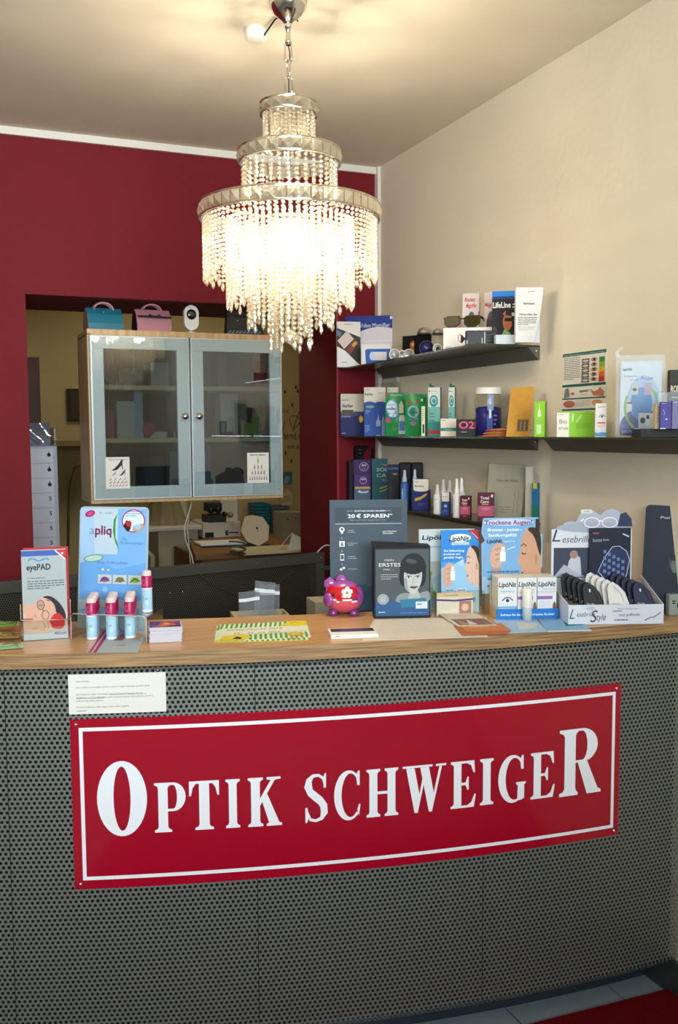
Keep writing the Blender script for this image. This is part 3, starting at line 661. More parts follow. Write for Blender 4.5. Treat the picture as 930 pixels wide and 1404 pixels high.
def d_blue(p):
    p.poly([(.16, .08), (.98, .08), (.98, .78), (.20, .78), (.13, .70)], '1f62b4').poly([(.34, .24), (.86, .24), (.86, .64), (.34, .64)], 'e8e2e4').ell(.38, .44, .10, .20, 'd4dff0', 16)
item('small_carton', 'small white carton picturing a blue pocket magnifier, front of the top shelf', 'box', 495.5, 536, 472, 1.626, Z1, -24, 0.03, 'eae6e4', d_blue)
# binocular headset magnifiers lying on the shelf
def cup(o, c, ax, r, part='lens_cup'):
    """lens cup: a short conical tube with a lens, looking along direction ax"""
    ax = Vector(ax).normalized(); rot = Vector((0, 0, 1)).rotation_difference(ax).to_matrix()
    b = MB(); b.lathe([(r*0.82, 0.0), (r, 0.0), (r, -0.006), (r*0.80, -0.022), (r*0.74, -0.022), (r*0.82, -0.004), (r*0.82, 0.0)], paint('d9d6cc', .3), 22); b.v = [tuple(Vector(c)+rot @ Vector(q)) for q in b.v]; q1 = b.obj(part, o)
    b = MB(); b.lathe([(0, 0.0005), (r*0.4, -0.001), (r*0.82, -0.004)], M['cuplens'], 20); b.v = [tuple(Vector(c)+rot @ Vector(q)) for q in b.v]; b.obj('lens', q1)
def head_mag(label, px, py, X, r, ang, sep):
    P = at_shelf(px, X, Z1+0.0005); o = thing('binocular_magnifier', label, 'magnifier', P, R_(ang))
    cup(o, (0, 0, r), (0.1, -1, 0.05), r); cup(o, (sep, 0.008, r), (0.35, -1, 0.15), r)
    b = MB(); b.tube([(0.01, 0.012, r*1.5), (sep/2, 0.016, r*1.7), (sep-0.008, 0.018, r*1.5)], 0.0035, paint('cfcabc'), 6); b.obj('bridge', o)
    for k, x in enumerate((-r*0.8, sep+r*0.8)):
        b = MB(); b.tube([(x, 0.012, r), (x+(0.01 if k else -0.004), 0.04, r*1.0), (x, 0.075, r*0.6), (x, 0.085, 0.003)], 0.0025, paint('8e8a80'), 5); b.obj('temple', o)
head_mag('white binocular magnifier with two lens cups at the front edge of the top shelf', 541.5, 486, 1.636, 0.0225, -28, 0.056)
P = at_shelf(540, 1.705, Z1+0.0005); o = thing('binocular_magnifier', 'greyish second binocular magnifier half hidden behind the white lens cups', 'magnifier', P, R_(-40))
cup(o, (0, 0, 0.032), (0.0, -1, 0.4), 0.017); cup(o, (0.036, 0.0, 0.036), (0.2, -1, 0.4), 0.017)
b = MB(); b.box(-0.01, 0.045, 0.012, 0.03, 0, 0.022, paint('7a7a78')); b.obj('frame', o)
def d_toy(p): p.ell(.5, .42, .22, .16, 'd98b1e', 14).ell(.5, .66, .14, .16, 'c9682e', 14).ell(.5, .68, .07, .06, 'e8c7a0', 10)
item('black_box', 'black box with a round orange emblem behind the lens cups', 'box', 552, 581, 460, 1.752, Z1, -60, 0.014, '141416', d_toy)
item('black_box', 'flat black box carrying the two glass dome magnifiers', 'box', 568, 612, 458, 1.765, Z1, -66, 0.018, '0f0f12')
# domes on the black box
for lab, px, r in (('bigger clear glass dome magnifier on the flat black box', 580, 0.026), ('smaller clear glass dome magnifier beside the bigger dome', 599, 0.020)):
    P = at_shelf(px, 1.760, Z1+0.001); P2 = at_shelf(px, 1.760, Z1); zz = onv(P, R_(-50), px, 459)[1]
    o = thing('dome_magnifier', lab, 'magnifier', (P[0]+0.004, P[1], zz)); b = MB()
    b.lathe([(r*1.08, 0), (r*1.1, 0.004), (r, 0.006)], paint('3a3834', .3), 22); b.lathe([(0, 0.0), (r*1.08, 0)], paint('3a3834'), 22); q1 = b.obj('base_ring', o)
    b = MB(); b.lathe([(r, 0.005)]+[(r*math.cos(R_(a)), 0.005+r*0.95*math.sin(R_(a))) for a in range(15, 91, 15)], mixmat('dome_glass', [('T', 'f4f0e8', 0, .35), ('G', 'ffffff', 0.03, .45), ('D', '8a8680', 0, .25)]), 22); b.obj('dome', o)
P = at_shelf(585, 1.640, Z1+0.0005); o = thing('round_magnifier', 'round dark blue magnifier lens standing on edge on the top shelf', 'magnifier', P, R_(-30))
b = MB(); r = 0.027; b.lathe([(0, -0.003), (r*0.9, -0.003), (r*0.9, 0.003), (0, 0.003)], paint('24264e', .2), 30); b.v = [(q[0], q[2], q[1]+r) for q in b.v]; b.obj('lens', o)
b = MB(); b.lathe([(r*0.9, -0.005), (r, -0.005), (r, 0.005), (r*0.9, 0.005), (r*0.9, -0.005)], paint('33365a', .3), 30); b.v = [(q[0], q[2], q[1]+r) for q in b.v]; b.obj('rim', o)
P = at_shelf(600, 1.628, Z1+0.0005); o = thing('eye_loupe', 'small pale eye loupe between the blue lens and the white box', 'magnifier', P, R_(-30)); cup(o, (0, 0, 0.0165), (0.1, -1, 0.05), 0.0165, 'cup')
b = MB(); b.ball((0, -0.001, 0.0165), (0.006, 0.004, 0.006), M['black'], 10, 6); b.obj('pupil', o)
def d_white(p):
    p.ring(.345, .55, .045, .17, .014, 'c0392b').text('M', .43, .52, .34, '1a1a1a', bold=True); p.lines(.03, .50, .16, .06, 1, '9a9890').rect(.05, .05, .16, .2, 'bdb9b0'); p.poly([(.32, .0), (1, .0), (1, .06), (.32, .05)], '6a7a4c')
white = item('white_carton', 'long white carton with a red ring emblem under the sunglasses', 'box', 608, 676, 449, 1.612, Z1, -33, 0.045, 'efece4', d_white)
wz = max(c.bound_box[6][2] for c in white.children)
# sunglasses on the carton
P = off(np.array(white.location), R_(-33), 0.006, 0.012, wz+0.0006); o = thing('sunglasses', 'dark framed sunglasses with amber lenses resting on the white carton', 'sunglasses', P, R_(-38))
for i, x in enumerate((0.026, 0.094)):
    pts = [(-.030, .012), (-.030, .034), (-.020, .041), (.022, .041), (.029, .033), (.026, .012), (.012, .003), (-.018, .002)]
    b = MB(); b.prism(pts, lambda a, c: (x+a, 0, c), lambda a, c: (x+a, 0.003, c), paint('17130d', .25)); q1 = b.obj('rim', o)
    b = MB(); b.prism([(a*.8, .022+(c-.022)*.78) for a, c in pts], lambda a, c: (x+a, -0.001, c), lambda a, c: (x+a, 0.001, c), mat('amber_lens', '3d3512', .08, coat=.5)); b.obj('lens', q1)
    b = MB(); sx = -1 if i == 0 else 1; b.tube([(x+sx*.030, .002, .034), (x+sx*.032, .05, .034), (x+sx*.030, .082, .03)], 0.0025, paint('2a2210', .3), 6, flat=1.8); b.obj('temple', o)
b = MB(); b.tube([(.055, .001, .028), (.060, .001, .032), (.066, .001, .028)], .0025, paint('17130d', .25), 6); b.obj('bridge', o)
# black ribbed case
P = at_shelf(639, 1.575, Z1+0.0005); a = R_(-22); w_, h_ = wh(P, a, 681, 453); o = thing('torch_magnifier', 'black ribbed pocket magnifier in front of the white carton', 'magnifier', P, a)
b = MB(); b.box(0, w_, 0, 0.02, 0, h_, paint('101010', .4)); b.obj('body', o, 0.003)
for k in range(4): b = MB(); b.tube([(w_*.70, -0.001, h_*(.2+k*.2)), (w_*.94, -0.001, h_*(.26+k*.2))], 0.0016, paint('2c2c2c', .3), 5); b.obj('rib', o)
p = Print(w_, h_); p.rect(.60, .10, .63, .90, 'c9c9c4').rect(.52, .12, .545, .5, 'c9c9c4').rect(.02, .1, .05, .35, 'd8d8d2'); p.done('printed_front', o)
# rimless magnifier cards
def d_rim(p): p.text('Rimless', .45, .90, .07, 'c03a44', w=.62, shear=.2, bold=True).text('Magnifier', .55, .80, .07, 'c03a44', w=.66, shear=.2, bold=True).ell(.55, .42, .30, .28, '5c5154', 26)
item('magnifier_card', 'pink and white Rimless Magnifier pack behind the sunglasses, left one', 'pack', 634, 657, 402, 1.745, Z1, -40, 0.018, 'd8ccc8', d_rim, lambda p: p.text('Rimless', .5, .62, .22, 'b03a44', w=1.8, rot=-1.57, bold=True))
item('magnifier_card', 'pink and white Rimless Magnifier pack partly behind the LifeLine card', 'pack', 664, 684, 401, 1.765, Z1, -45, 0.014, 'd3c6c4', lambda p: p.text('Magnifier', .5, .80, .07, 'c03a44', w=.9, bold=True).ell(.5, .42, .36, .27, '5c5154', 26))
def d_life(p):
    p.rect(0, 0, 1, .90, '14151c').rect(0, .90, 1, 1, '1d78c8').rect(0, .86, 1, .905, '1d2f6a').text('LifeLine ::', .5, .76, .10, 'f4f4f2', w=.94, bold=True)
    p.poly([(.30, .0), (.36, .22), (.62, .26), (.98, .18), (.98, 0)], '0a0a0c').ell(.66, .46, .20, .15, 'b96a3c', 22).poly([(.40, .22), (.55, .34), (.80, .26), (.76, .18)], '86b06a')
    p.poly([(.36, .52), (.44, .66), (.70, .68), (.96, .58), (.80, .56), (.60, .58)], '241c20').poly([(.46, .60), (.58, .66), (.56, .56)], 'c0825a').rect(.54, .47, .88, .53, '1a1012').rect(.84, .56, .96, .62, 'c9c9c8').ell(.12, .28, .10, .10, '5a4038')
item('lifeline_card', 'black LifeLine advertising card of a man in cap and sports glasses', 'card', 674.5, 707, 399, 1.715, Z1, -32, 0.010, '14151c', d_life)
item('small_carton', 'small plain pale blue-white carton in front of the LifeLine card', 'box', 680, 707, 459, 1.640, Z1, -20, 0.03, 'cdd6dc', None)
# sight test leaflet block, lower right corner curling
P = at_shelf(707, 1.665, Z1+0.0005); a = R_(-22); w_, h_ = wh(P, a, 745, 394); o = thing('leaflet_stack', 'white Sehtest leaflet pad standing at the right end of the top shelf', 'leaflet', P, a)
def bend(u, v, d=0): s_ = 1-0.30*(1-v)**1.6; return (u*w_*s_, -d+0.0+0.018*(u**2)*(1-v), v*h_)
b = MB(); b.grid(lambda u, v: bend(u, v), 6, 8, M['paper']); b.obj('sheet', o)
b = MB(); b.box(0.001, w_*.93, 0.020, 0.026, 0, h_*0.985, paint('cfd4da')); b.obj('backing', o)
p = Print(w_, h_, lambda x, z, d: bend(x/w_, z/h_, d)); p.rect(.44, .905, .47, .925, '3a3a3a').lines(.50, .86, .93, .90, 1, '6a6a6a').text('Sehtest', .50, .71, .04, '26221e', w=.44, bold=True).lines(.24, .84, .77, .76, 1, 'c8c2b8', .1).lines(.24, .84, .66, .65, 1, 'c8c2b8', .2)
p.text('\u00dcberpr\u00fcfen Sie', .50, .51, .033, '26221e', w=.74, bold=True).lines(.10, .90, .46, .30, 5, '4a4642', .4).lines(.12, .86, .29, .20, 4, 'a8a29a', .3); p.done('printed_front', o)

# ================================================================== MIDDLE SHELF
def d_easy(p):
    p.rect(0, 0, 1, .58, '2a2f66').rect(0, .58, 1, 1, 'd9d0bd'); p.poly([(0, .58), (1, .58), (1, .50), (0, .42)], '4c4c7c').rect(.05, .50, .55, .62, '5a5548').lines(.06, .55, .86, .82, 1, '3a3630')
    p.text('EasySept', .30, .72, .07, '1e1c1a', w=.46, bold=True).text('MULTIPACK', .24, .46, .035, 'cfd2e4', w=.40).ell(.88, .40, .10, .09, 'e0a22c', 20).ell(.88, .40, .06, .055, 'f0d070', 16).lines(.04, .34, .07, .03, 1, 'b8bcd6')
item('solution_box', 'EasySept box, cream above dark blue, leftmost on the middle shelf', 'box', 467.5, 499, 540, XY(467.5, 3.825), Z2, -10, 0.035, '2a2f66', d_easy)
def d_renu(p, t='ReNu'):
    p.rect(0, 0, 1, .68, '1f4a9a').rect(0, .68, 1, 1, 'ded6c6').ell(.25, .66, .26, .05, '1f4a9a', 18).ell(.75, .655, .28, .05, '1f4a9a', 18).text(t, .22, .86, .05, '2a2620', w=.36, bold=True).text('MPS', .78, .88, .03, '7a766c', w=.26).lines(.06, .50, .95, .93, 1, '6a665c')
    p.ell(.28, .60, .20, .03, '6ea08c').lines(.06, .30, .53, .44, 3, '9ab0da').lines(.06, .26, .22, .06, 5, '9ab0da').poly([(.56, 0), (.56, .30), (.62, .34), (.66, .45), (.70, .34), (.76, .30), (.76, 0)], '93a9c8').rect(.56, .02, .76, .20, '26509c').poly([(.82, 0), (.82, .32), (.88, .42), (.96, .32), (.96, 0)], '7f98be')
item('solution_box', 'tall white and blue ReNu box right of the EasySept box', 'box', 499.5, 529, 531, 1.640, Z2, -24, 0.032, '1f4a9a', d_renu)
item('solution_box', 'second ReNu box, only its upper right part seen behind the green pouches', 'box', 531, 546, 531, 1.735, Z2, -40, 0.02, 'ded6c6', lambda p: d_renu(p))
# acrylic box with white clips at the back
P = at_shelf(515, 1.735, Z2+0.0005); a = R_(-60); w_, h_ = wh(P, a, 572, 524); o = thing('acrylic_case', 'clear acrylic case with two upright clips at the back of the middle shelf', 'case', P, a)
b = MB(); b.box(0, w_, 0, 0.025, 0, h_, M['acrylic']); b.obj('case', o)
for k, u in enumerate((0.06, 0.50)):
    b = MB(); b.prism([(0, 0), (0.018, 0), (0.018, 0.018), (0.012, 0.040), (0.010, 0.022), (0.006, 0.022), (0.0, 0.036)], lambda x, z: (w_*u+x, 0.004, h_+z), lambda x, z: (w_*u+x, 0.007, h_+z), paint('b8bcc0')); b.obj('clip', o)
def pouch(label, pxl, pxr, pyt, X, angd, draw, top):
    P = at_shelf(pxl, X, Z2+0.0005); a = R_(angd); w_, h_ = wh(P, a, pxr, pyt); o = thing('solution_pouch', label, 'pouch', P, a)
    f = lambda u, v, s=1: (w_*(u+0.03*(v-.5)*(u-.5)), s*0.014*math.sin(math.pi*min(1, max(0, u)))*math.sin(math.pi*(0.12+0.80*min(1, max(0, v)))), h_*v)
    b = MB(); b.grid(lambda u, v: f(u, v, -1), 10, 10, paint('1f8a44', .25)); b.grid(lambda u, v: f(u, v, 1), 10, 10, paint('1f8a44', .25)); b.obj('pouch', o)
    p = Print(w_, h_, lambda x, z, d: tuple(np.array(f(x/w_, z/h_, -1))+np.array([0, -d-0.0014, 0])), eps=0.00015); draw(p); p.done('printed_front', o)
def d_moist(p):
    p.rect(0, .88, .99, .99, 'c2264e').text('AKTIONSPACK', .5, .935, .035, 'f0dfe4', w=.55); p.ell(.30, .64, .26, .20, '7ea9c8').ell(.28, .66, .22, .15, 'd8e4ea').text('express', .28, .72, .035, '2a5c9a', w=.30).text('moist', .28, .63, .06, '1d4f92', w=.40, bold=True)
    p.ell(.34, .46, .24, .06, '4a7aa8').ell(.34, .475, .18, .04, 'd4e4ee').ell(.14, .36, .11, .06, 'c8507c').poly([(.60, .04), (.62, .42), (.66, .48), (.84, .48), (.88, .42), (.92, .04)], 'cfd8dc').rect(.63, .12, .88, .34, '5a8cc0').poly([(.62, .52), (.62, .72), (.70, .80), (.74, .80), (.82, .70), (.82, .52)], 'd8d4c4').lines(.30, .60, .20, .12, 3, '7cb04c')
pouch('green solution pouch with a crimson top stripe and bottle picture', 528.5, 559, 538, 1.648, -26, d_moist, 1)
def d_moist2(p):
    p.poly([(.1, .74), (.60, .78), (.60, .86), (.1, .83)], 'b8283a').ell(.36, .58, .26, .15, '8db2c8').text('moist', .36, .57, .06, '1d4f92', w=.42, bold=True).ell(.40, .42, .26, .05, '4a7aa8').ell(.36, .30, .14, .05, '9a6aa0').rect(.7, .82, .8, .88, 'd8e0e0')
pouch('second green solution pouch, crinkled, right of the crimson-striped one', 556, 586, 540, 1.652, -28, d_moist2, 0)
item('sample_strip', 'narrow white sample strip leaning on the crinkled green pouch', 'pack', 578, 583, 557, 1.632, Z2, -24, 0.004, 'e0d8bc', lambda p: p.rect(.3, .1, .8, .4, '33302a').lines(.2, .8, .9, .5, 6, '8a8268'))
def d_men(p):
    p.rect(0, 0, 1, .50, '2f8c84').rect(0, .30, 1, .60, '6fb0a4').rect(0, .05, 1, .12, 'b02a34').rect(0, .0, 1, .05, '2f8c84'); p.ell(.48, .72, .36, .12, '1f8a86').ell(.48, .73, .24, .08, '9ccfc6').ell(.50, .72, .14, .045, '1f8a86').ell(.12, .92, .06, .016, 'a03a30').text('Menicare', .52, .92, .022, 'a03a30', w=.5)
    p.lines(.1, .84, .47, .42, 1, '2a5854').lines(.1, .84, .41, .36, 1, '2a5854').lines(.1, .84, .33, .28, 1, '2a5854')
def s_men(p): p.rect(0, 0, 1, 1, '6c8c98').lines(.1, .9, .95, .15, 22, 'a8c0c8', .35)
for lab, l, r, t, X in (('tall white and teal solution box with a teal oval, left of the twin pair', 587, 603.5, 531, 1.640), ('tall white and teal solution box standing behind its twin', 615, 623.5, 531, 1.700)):
    o = item('solution_box', lab, 'box', l, r, t, X, Z2, -38, 0.035, 'd8dcd0', d_men, s_men)
    q = MB(); hz = max(c.bound_box[6][2] for c in o.children); q.prism([(0, 0), (.018, 0), (.020, .006), (.010, .008), (.004, .016), (0, .012)], lambda x, z: (x+.002, .012, hz+z), lambda x, z: (x+.002, .014, hz+z), paint('12643a')); q.obj('ribbon_tag', o)
item('drops_carton', 'low white carton with a teal band in front of the teal twins', 'box', 604.5, 626, 574, 1.625, Z2, -22, 0.025, 'e6ddcc', lambda p: p.rect(0, .30, 1, .48, '1f7f78').lines(.1, .5, .92, .80, 1, '7a6a5c').text('drops', .5, .4, .08, 'd0e4e0', w=.5))
item('drops_carton', 'low black carton with pink O2 lettering on the middle shelf', 'box', 626.5, 656, 575, 1.615, Z2, -24, 0.022, '121014', lambda p: p.text('O2!', .52, .68, .42, 'e0567c', w=.84, bold=True).lines(.2, .7, .28, .18, 1, 'b8b0b0'))
# jar with white lid
P = at_shelf(669.5, 1.715, Z2+0.0005); r = (proj(P)[0]*0+18.2)/FPX*3.25; z1 = onv(P, R_(-30), 669, 540)[1]-Z2; z2 = onv(P, R_(-30), 669, 531.5)[1]-Z2
o = thing('plastic_jar', 'round clear jar of dark blue sachets with a white screw lid', 'jar', P); b = MB(); b.lathe([(0, 0), (r, 0), (r, z1*.93), (r*.94, z1)], M['acrylic'], 26); b.obj('jar', o)
b = MB(); b.lathe([(0, .002), (r*.95, .002), (r*.95, z1*.66), (r*.6, z1*.70), (0, z1*.68)], paint('262c7a', .3), 24); b.obj('blue_contents', o)
b = MB(); b.lathe([(0, z2), (r*.90, z2), (r*.97, z2-.003), (r*.97, z1-.002), (0, z1-.002)], paint('ece8e0', .4), 30, smooth=False); b.obj('lid', o)
p = Print(1, 1, lambda x, z, d: (math.cos(-2.3+x)*(r+d), math.sin(-2.3+x)*(r+d), z)); p.rect(.10, .02, .50, z1*.5, '3f5aa6').rect(.12, z1*.60, .56, z1*.97, '8fa0c8').rect(.24, z1*.42, .40, z1*.62, 'd8dcec').lines(.6, .86, z1*.5, z1*.2, 3, '8c90c8'); p.done('jar_label', o)
# orange pouch pile, three folded pouches
for k, (c, dz, rr) in enumerate((('c8571c', 0, 0), ('b8741e', .009, .06), ('a33038', .018, -.05))):
    P = at_shelf(659+k*3, 1.628, Z2+0.0006+dz); o = thing('fabric_pouch', ('orange', 'ochre', 'dark red')[k]+' folded pouch, '+('bottom', 'middle', 'top')[k]+' of the pile beside the jar', 'pouch', P, R_(-40)+rr)
    b = MB(); b.grid(lambda u, v: (.15*u, .05*v, .0006+.0085*math.sin(math.pi*u)**.4*(1-.25*v)), 10, 4, paint(c, .5)); b.grid(lambda u, v: (.15*u, .05*v, 0), 10, 4, paint(c, .5)); b.grid(lambda u, v: (.15*u, 0, v*(.0006+.0085*math.sin(math.pi*u)**.4)), 10, 1, paint(c, .5)); b.obj('pouch', o)
    b = MB(); b.tube([(.02, -.001, .004), (.07, -.002, .0045), (.13, -.001, .004)], .0012, paint('d8b04a'), 5); b.obj('zip', o)
# mustard booklet leaning
P = at_shelf(694, 1.66, Z2+0.0005); a = R_(-33); w_, h_ = wh(P, a, 727, 529); o = thing('mustard_folder', 'tall mustard yellow folder leaning on the wall beside the jar', 'folder', P, a)
b = MB(); s_ = .014; b.hexa([(0, 0, 0), (w_, 0, 0), (w_, .02, 0), (0, .02, 0), (s_, .035, h_*.97), (w_+s_, .035, h_), (w_+s_, .047, h_), (s_, .047, h_*.97)], mat('mustard_leather', 'c08a1e', .6, noise=(60, .4, 'a87414'), bump=(90, .3))); b.obj('cover', o)
p = Print(w_, h_, lambda x, z, d: (x+s_*z/h_, .035*z/h_-d-.0003, z)); p.rect(.42, .10, .90, .34, '7a5a1c').rect(.46, .12, .86, .31, '5a4a3a').rect(.55, .12, .60, .30, '8a7a50').rect(.72, .12, .76, .30, 'a08a58'); p.done('label_window', o)
def d_bt1(p): p.poly([(.3, .56), (.34, .72), (.42, .76), (.46, .94), (.52, .76), (.60, .72), (.62, .56)], 'd8f0c0').text('Bio', .46, .50, .06, 'a8c890', w=.42).text('true', .46, .40, .05, 'a8c890', w=.5).rect(.22, .08, .66, .34, 'c8e8a8').lines(.2, .7, .97, .93, 1, '6a9030')
item('biotrue_box', 'upright lime green box with a pale bottle at the end of the middle shelf', 'box', 732.5, 747.5, 550, 1.65, Z2, -42, 0.035, '8ecb2c', d_bt1, lambda p: p.rect(0, 0, 1, 1, '6fb01c').lines(.2, .8, .9, .5, 5, '5a9414'))

# ================================================================== RIGHT SHELF
def d_bt2(p): p.rect(.0, .0, .33, .96, 'f0ecdc').text('Bio', .17, .62, .18, '6a6e60', w=.20).text('true', .18, .36, .15, '6a6e60', w=.26).lines(.05, .28, .90, .83, 1, '8a8a80').stroke([(.42, .60), (.44, .92)], .05, 'd4ecb0').stroke([(.52, .58), (.66, .86)], .04, 'd4ecb0').lines(.52, .92, .52, .30, 5, '5f9a14', .25)
item('biotrue_box', 'wide lime green and white Bio true box at the left end of the right shelf', 'box', 763.5, 815, 564.5, 1.655, Z2, -36, 0.03, '93d12e', d_bt2)
item('drops_carton', 'small white eye drop carton with a blue eye beside the lime box', 'box', 816, 832, 553, 1.665, Z2, -38, 0.025, 'ece6da', lambda p: (p.text('Lip\u00f6Nit', .55, .90, .045, '3a3630', w=.6), eye(p, .6, .60, .26), p.rect(.2, .40, .9, .44, 'c84a3a'), p.lines(.2, .9, .36, .26, 3, 'd08a7a'), p.rect(0, .02, 1, .14, '5a98c4'), p.ell(.3, .17, .3, .05, 'cfe0ea'))[0], lambda p: p.lines(.2, .8, .9, .3, 10, 'c8c0b0'))
# wall chart
A = onx(772.5, 486, XW-0.001); B = onx(832.5, 474, XW-0.001); Cc = onx(776, 563, XW-0.001); wy = A[1]-B[1]; hz = A[2]-Cc[2]
o = thing('wall_chart', 'eye care chart with a green to red scale stuck on the right wall', 'poster', (XW-0.001, A[1], Cc[2]), R_(-90)); b = MB(); b.box(0, wy, -0.0012, 0.0008, 0, hz, paint('e2ddd2')); b.obj('sheet', o)
p = Print(wy, hz, lambda x, z, d: (x, -0.0012-d, z)); p.rect(0, .945, 1, 1, '1d5f56').text('Lipo Anwendung bei trockenem Auge', .5, .97, .022, 'd4e4e0', w=.92).rect(0, .41, 1, .455, '1d5f56').rect(0, .19, 1, .215, '1d5f56').rect(0, .0, 1, .025, '1d5f56').lines(.04, .42, .92, .52, 13, '6a6660', .35)
for k in range(5):
    y = .84-k*.083; p.rect(.46, y-.035, .63, y+.038, ('4a4440', '3a3838', '4a4442', '3f3a38', '56504c')[k]).ell(.545, y, .07, .022, 'c9c2b8').ring(.74, y+.01, .07, .032, .012, '8a5a40').ell(.74, y+.012, .035, .018, '4a2a1c'); p.rect(.85, y-.04, .97, y+.043, ('3f8a3c', '84a83a', 'd8a62c', 'd8622c', 'c23028')[k])
liponit(p, .52, .33, .035, w=.20); p.text('Augenspray', .52, .27, .018, 'b03a34', w=.14)
p.poly([(.66, .36), (.74, .24), (.96, .22), (.98, .30), (.88, .38), (.84, .33), (.74, .31)], 'b87858').poly([(.05, .22), (.08, .38), (.16, .40), (.20, .24)], '7a7a78').ell(.26, .29, .04, .02, 'b83a38').ell(.18, .11, .14, .06, 'a86a50').ell(.82, .12, .12, .05, 'c8946c').lines(.34, .68, .17, .05, 6, 'a8a298', .3); p.done('print', o)
# plastic bag holding a leaflet card
P = at_shelf(848, 1.650, Z2+0.0005); a = R_(-30); w_, h_ = wh(P, a, 910, 490); o = thing('brochure_pack', 'white and violet eye care brochure pack sealed in a clear plastic bag', 'pack', P, a)
b = MB(); b.box(.004, w_*.965, .006, .018, .004, h_*.955, paint('d6dde0')); b.obj('card', o)
p = Print(w_*.96, h_*.95, lambda x, z, d: (.004+x, .006-d, .004+z)); p.rect(0, 0, 1, .12, '3c3274').ell(.55, .42, .40, .38, 'b4c4dc', 36).ell(.5, .10, .5, .26, '5a5296', 30, a0=0, a1=180).ell(.5, .42, .26, .22, '5c8cc0', 30)
for a0, a1 in ((-40, 60), (150, 250)):
    p.stroke([(.5+.38*math.cos(R_(t)), .38+.30*math.sin(R_(t))) for t in range(a0, a1, 8)], .06, '7cb430')
liponit(p, .16, .88, .035, w=.22); p.text('Kompetenz', .24, .79, .025, '3a4a6a', w=.30).text('f\u00fcr das', .32, .74, .022, '3a6aa0', w=.20).text('Auge', .62, .765, .045, '2a66b0', w=.30)
p.rect(.26, .54, .42, .70, 'c4c0bc').ell(.34, .61, .05, .02, '2a3440').rect(.56, .54, .74, .70, 'b8a0b0').rect(.44, .10, .86, .30, 'd8dcd6').ell(.54, .20, .06, .04, '3a4a58').rect(.62, .13, .70, .27, 'f2f2ee').rect(.63, .22, .69, .27, '22262a').rect(.16, .32, .28, .44, 'd6d0cc').rect(.16, .42, .28, .445, 'a03a3a').text('SYSTEM', .22, .05, .035, 'cfcfe4', w=.34); p.done('printed_front', o)
b = MB(); b.grid(lambda u, v: (-.006+(w_+.012)*u, .003-.006*math.sin(9*u+7*v)*.25-.003, (h_*1.035)*v), 12, 12, M['bag']); b.grid(lambda u, v: (-.006+(w_+.012)*u, .021+.001*math.sin(8*u-5*v), (h_*1.035)*v), 12, 12, M['bag']); q1 = b.obj('bag', o)
b = MB(); b.prism([(0, 0), (.012, 0), (.008, .02), (.020, .034), (.014, .038), (-.002, .02)], lambda x, z: (-.010+x, .004, h_*1.0+z*.75), lambda x, z: (-.010+x, .005, h_*1.0+z*.75), M['bag']); b.obj('bag_ear', q1)
item('dark_carton', 'dark olive carton with ROD lettering peeking from behind the blister packs', 'box', 917, 948, 507, 1.745, Z2, -30, 0.03, '2f2b22', lambda p: p.text('RODEN', .40, .72, .10, 'd8d0bc', w=.70, bold=True).lines(.1, .7, .6, .54, 1, 'a8a090'))
tr = item('display_tray', 'black display tray at the far right end of the right shelf', 'tray', 879, 950, 588, 1.605, Z2, -27, 0.10, '14120f')
tz = Z2+max(c.bound_box[6][2] for c in tr.children)
item('lens_carton', 'narrow cream carton in the black tray beside the purple packs', 'box', 899, 905, 554, 1.625, tz, -27, 0.03, 'd8c49c', lambda p: p.lines(.15, .85, .9, .2, 8, 'a8804c'))
item('lens_carton', 'front purple lens carton with a white star print in the black tray', 'box', 905.5, 921, 551, 1.618, tz, -27, 0.012, '4a4590', lambda p: p.lines(.1, .8, .95, .90, 1, 'b8b8d8').stroke([(.25, .72), (.4, .58), (.3, .5)], .04, 'b8b8e0').ell(.55, .36, .08, .03, 'e0e0f4', 8).rect(0, 0, .5, .03, 'e8e8f0'))
item('lens_carton', 'second purple lens carton, lilac-grey, behind the star-printed one', 'box', 921.5, 940, 549, 1.640, tz, -27, 0.012, '77749a', lambda p: p.lines(.1, .8, .95, .90, 1, 'd8d8e8'))
item('plastic_wrap_pack', 'crumpled clear wrapped pack lying behind the purple cartons', 'pack', 902, 940, 537, 1.66, tz, -27, 0.03, M['bag'])

# ================================================================== LOWEST SHELF
P = at_shelf(484, 1.71, Z3); zt = ony(490, 608, 3.85)[2]; o = thing('wall_hook_bracket', 'black hook bracket with two screws on the red wall under the middle shelf', 'bracket', (ony(493, 620, YW)[0], YW, ony(493, 622, YW)[2]))
b = MB(); b.prism([(-.03, -.025), (.005, -.025), (.012, .010), (.035, .028), (.030, .036), (-.022, .036), (-.030, .02)], lambda x, z: (x, -.028, z), lambda x, z: (x, -.002, z), paint('0c0a0a', .4)); b.obj('bracket', o)
for z in (.018, .003): b = MB(); b.ball((-.010, -.029, z), .003, M['chrome'], 8, 5); b.obj('screw', o)
b = MB(); b.prism([(0, -.02), (.010, -.02), (.014, .02), (.004, .024)], lambda x, z: (x+.055, -.016, z), lambda x, z: (x+.055, -.002, z), paint('1c0a0c', .4)); tag(b.obj('wall_peg'), 'small dark peg on the red wall right of the hook bracket', 'peg').location = o.location
item('black_carton', 'thin black carton at the left end of the lowest shelf', 'box', 479, 484, 632, XY(479, 3.80), Z3, -10, 0.04, '0e0c0e')
def d_ao(p, t='AO'):
    p.rect(0, 0, 1, 1, '4a2c6c').ring(.62, .55, .24, .30, .03, 'b8a8c8').text(t, .62, .66, .16, 'e4dcec', w=.26, bold=True).lines(.48, .78, .5, .34, 3, '9a88b0')
    if t == 'AO ': p.rect(0, 0, 1, .1, 'c8a860')
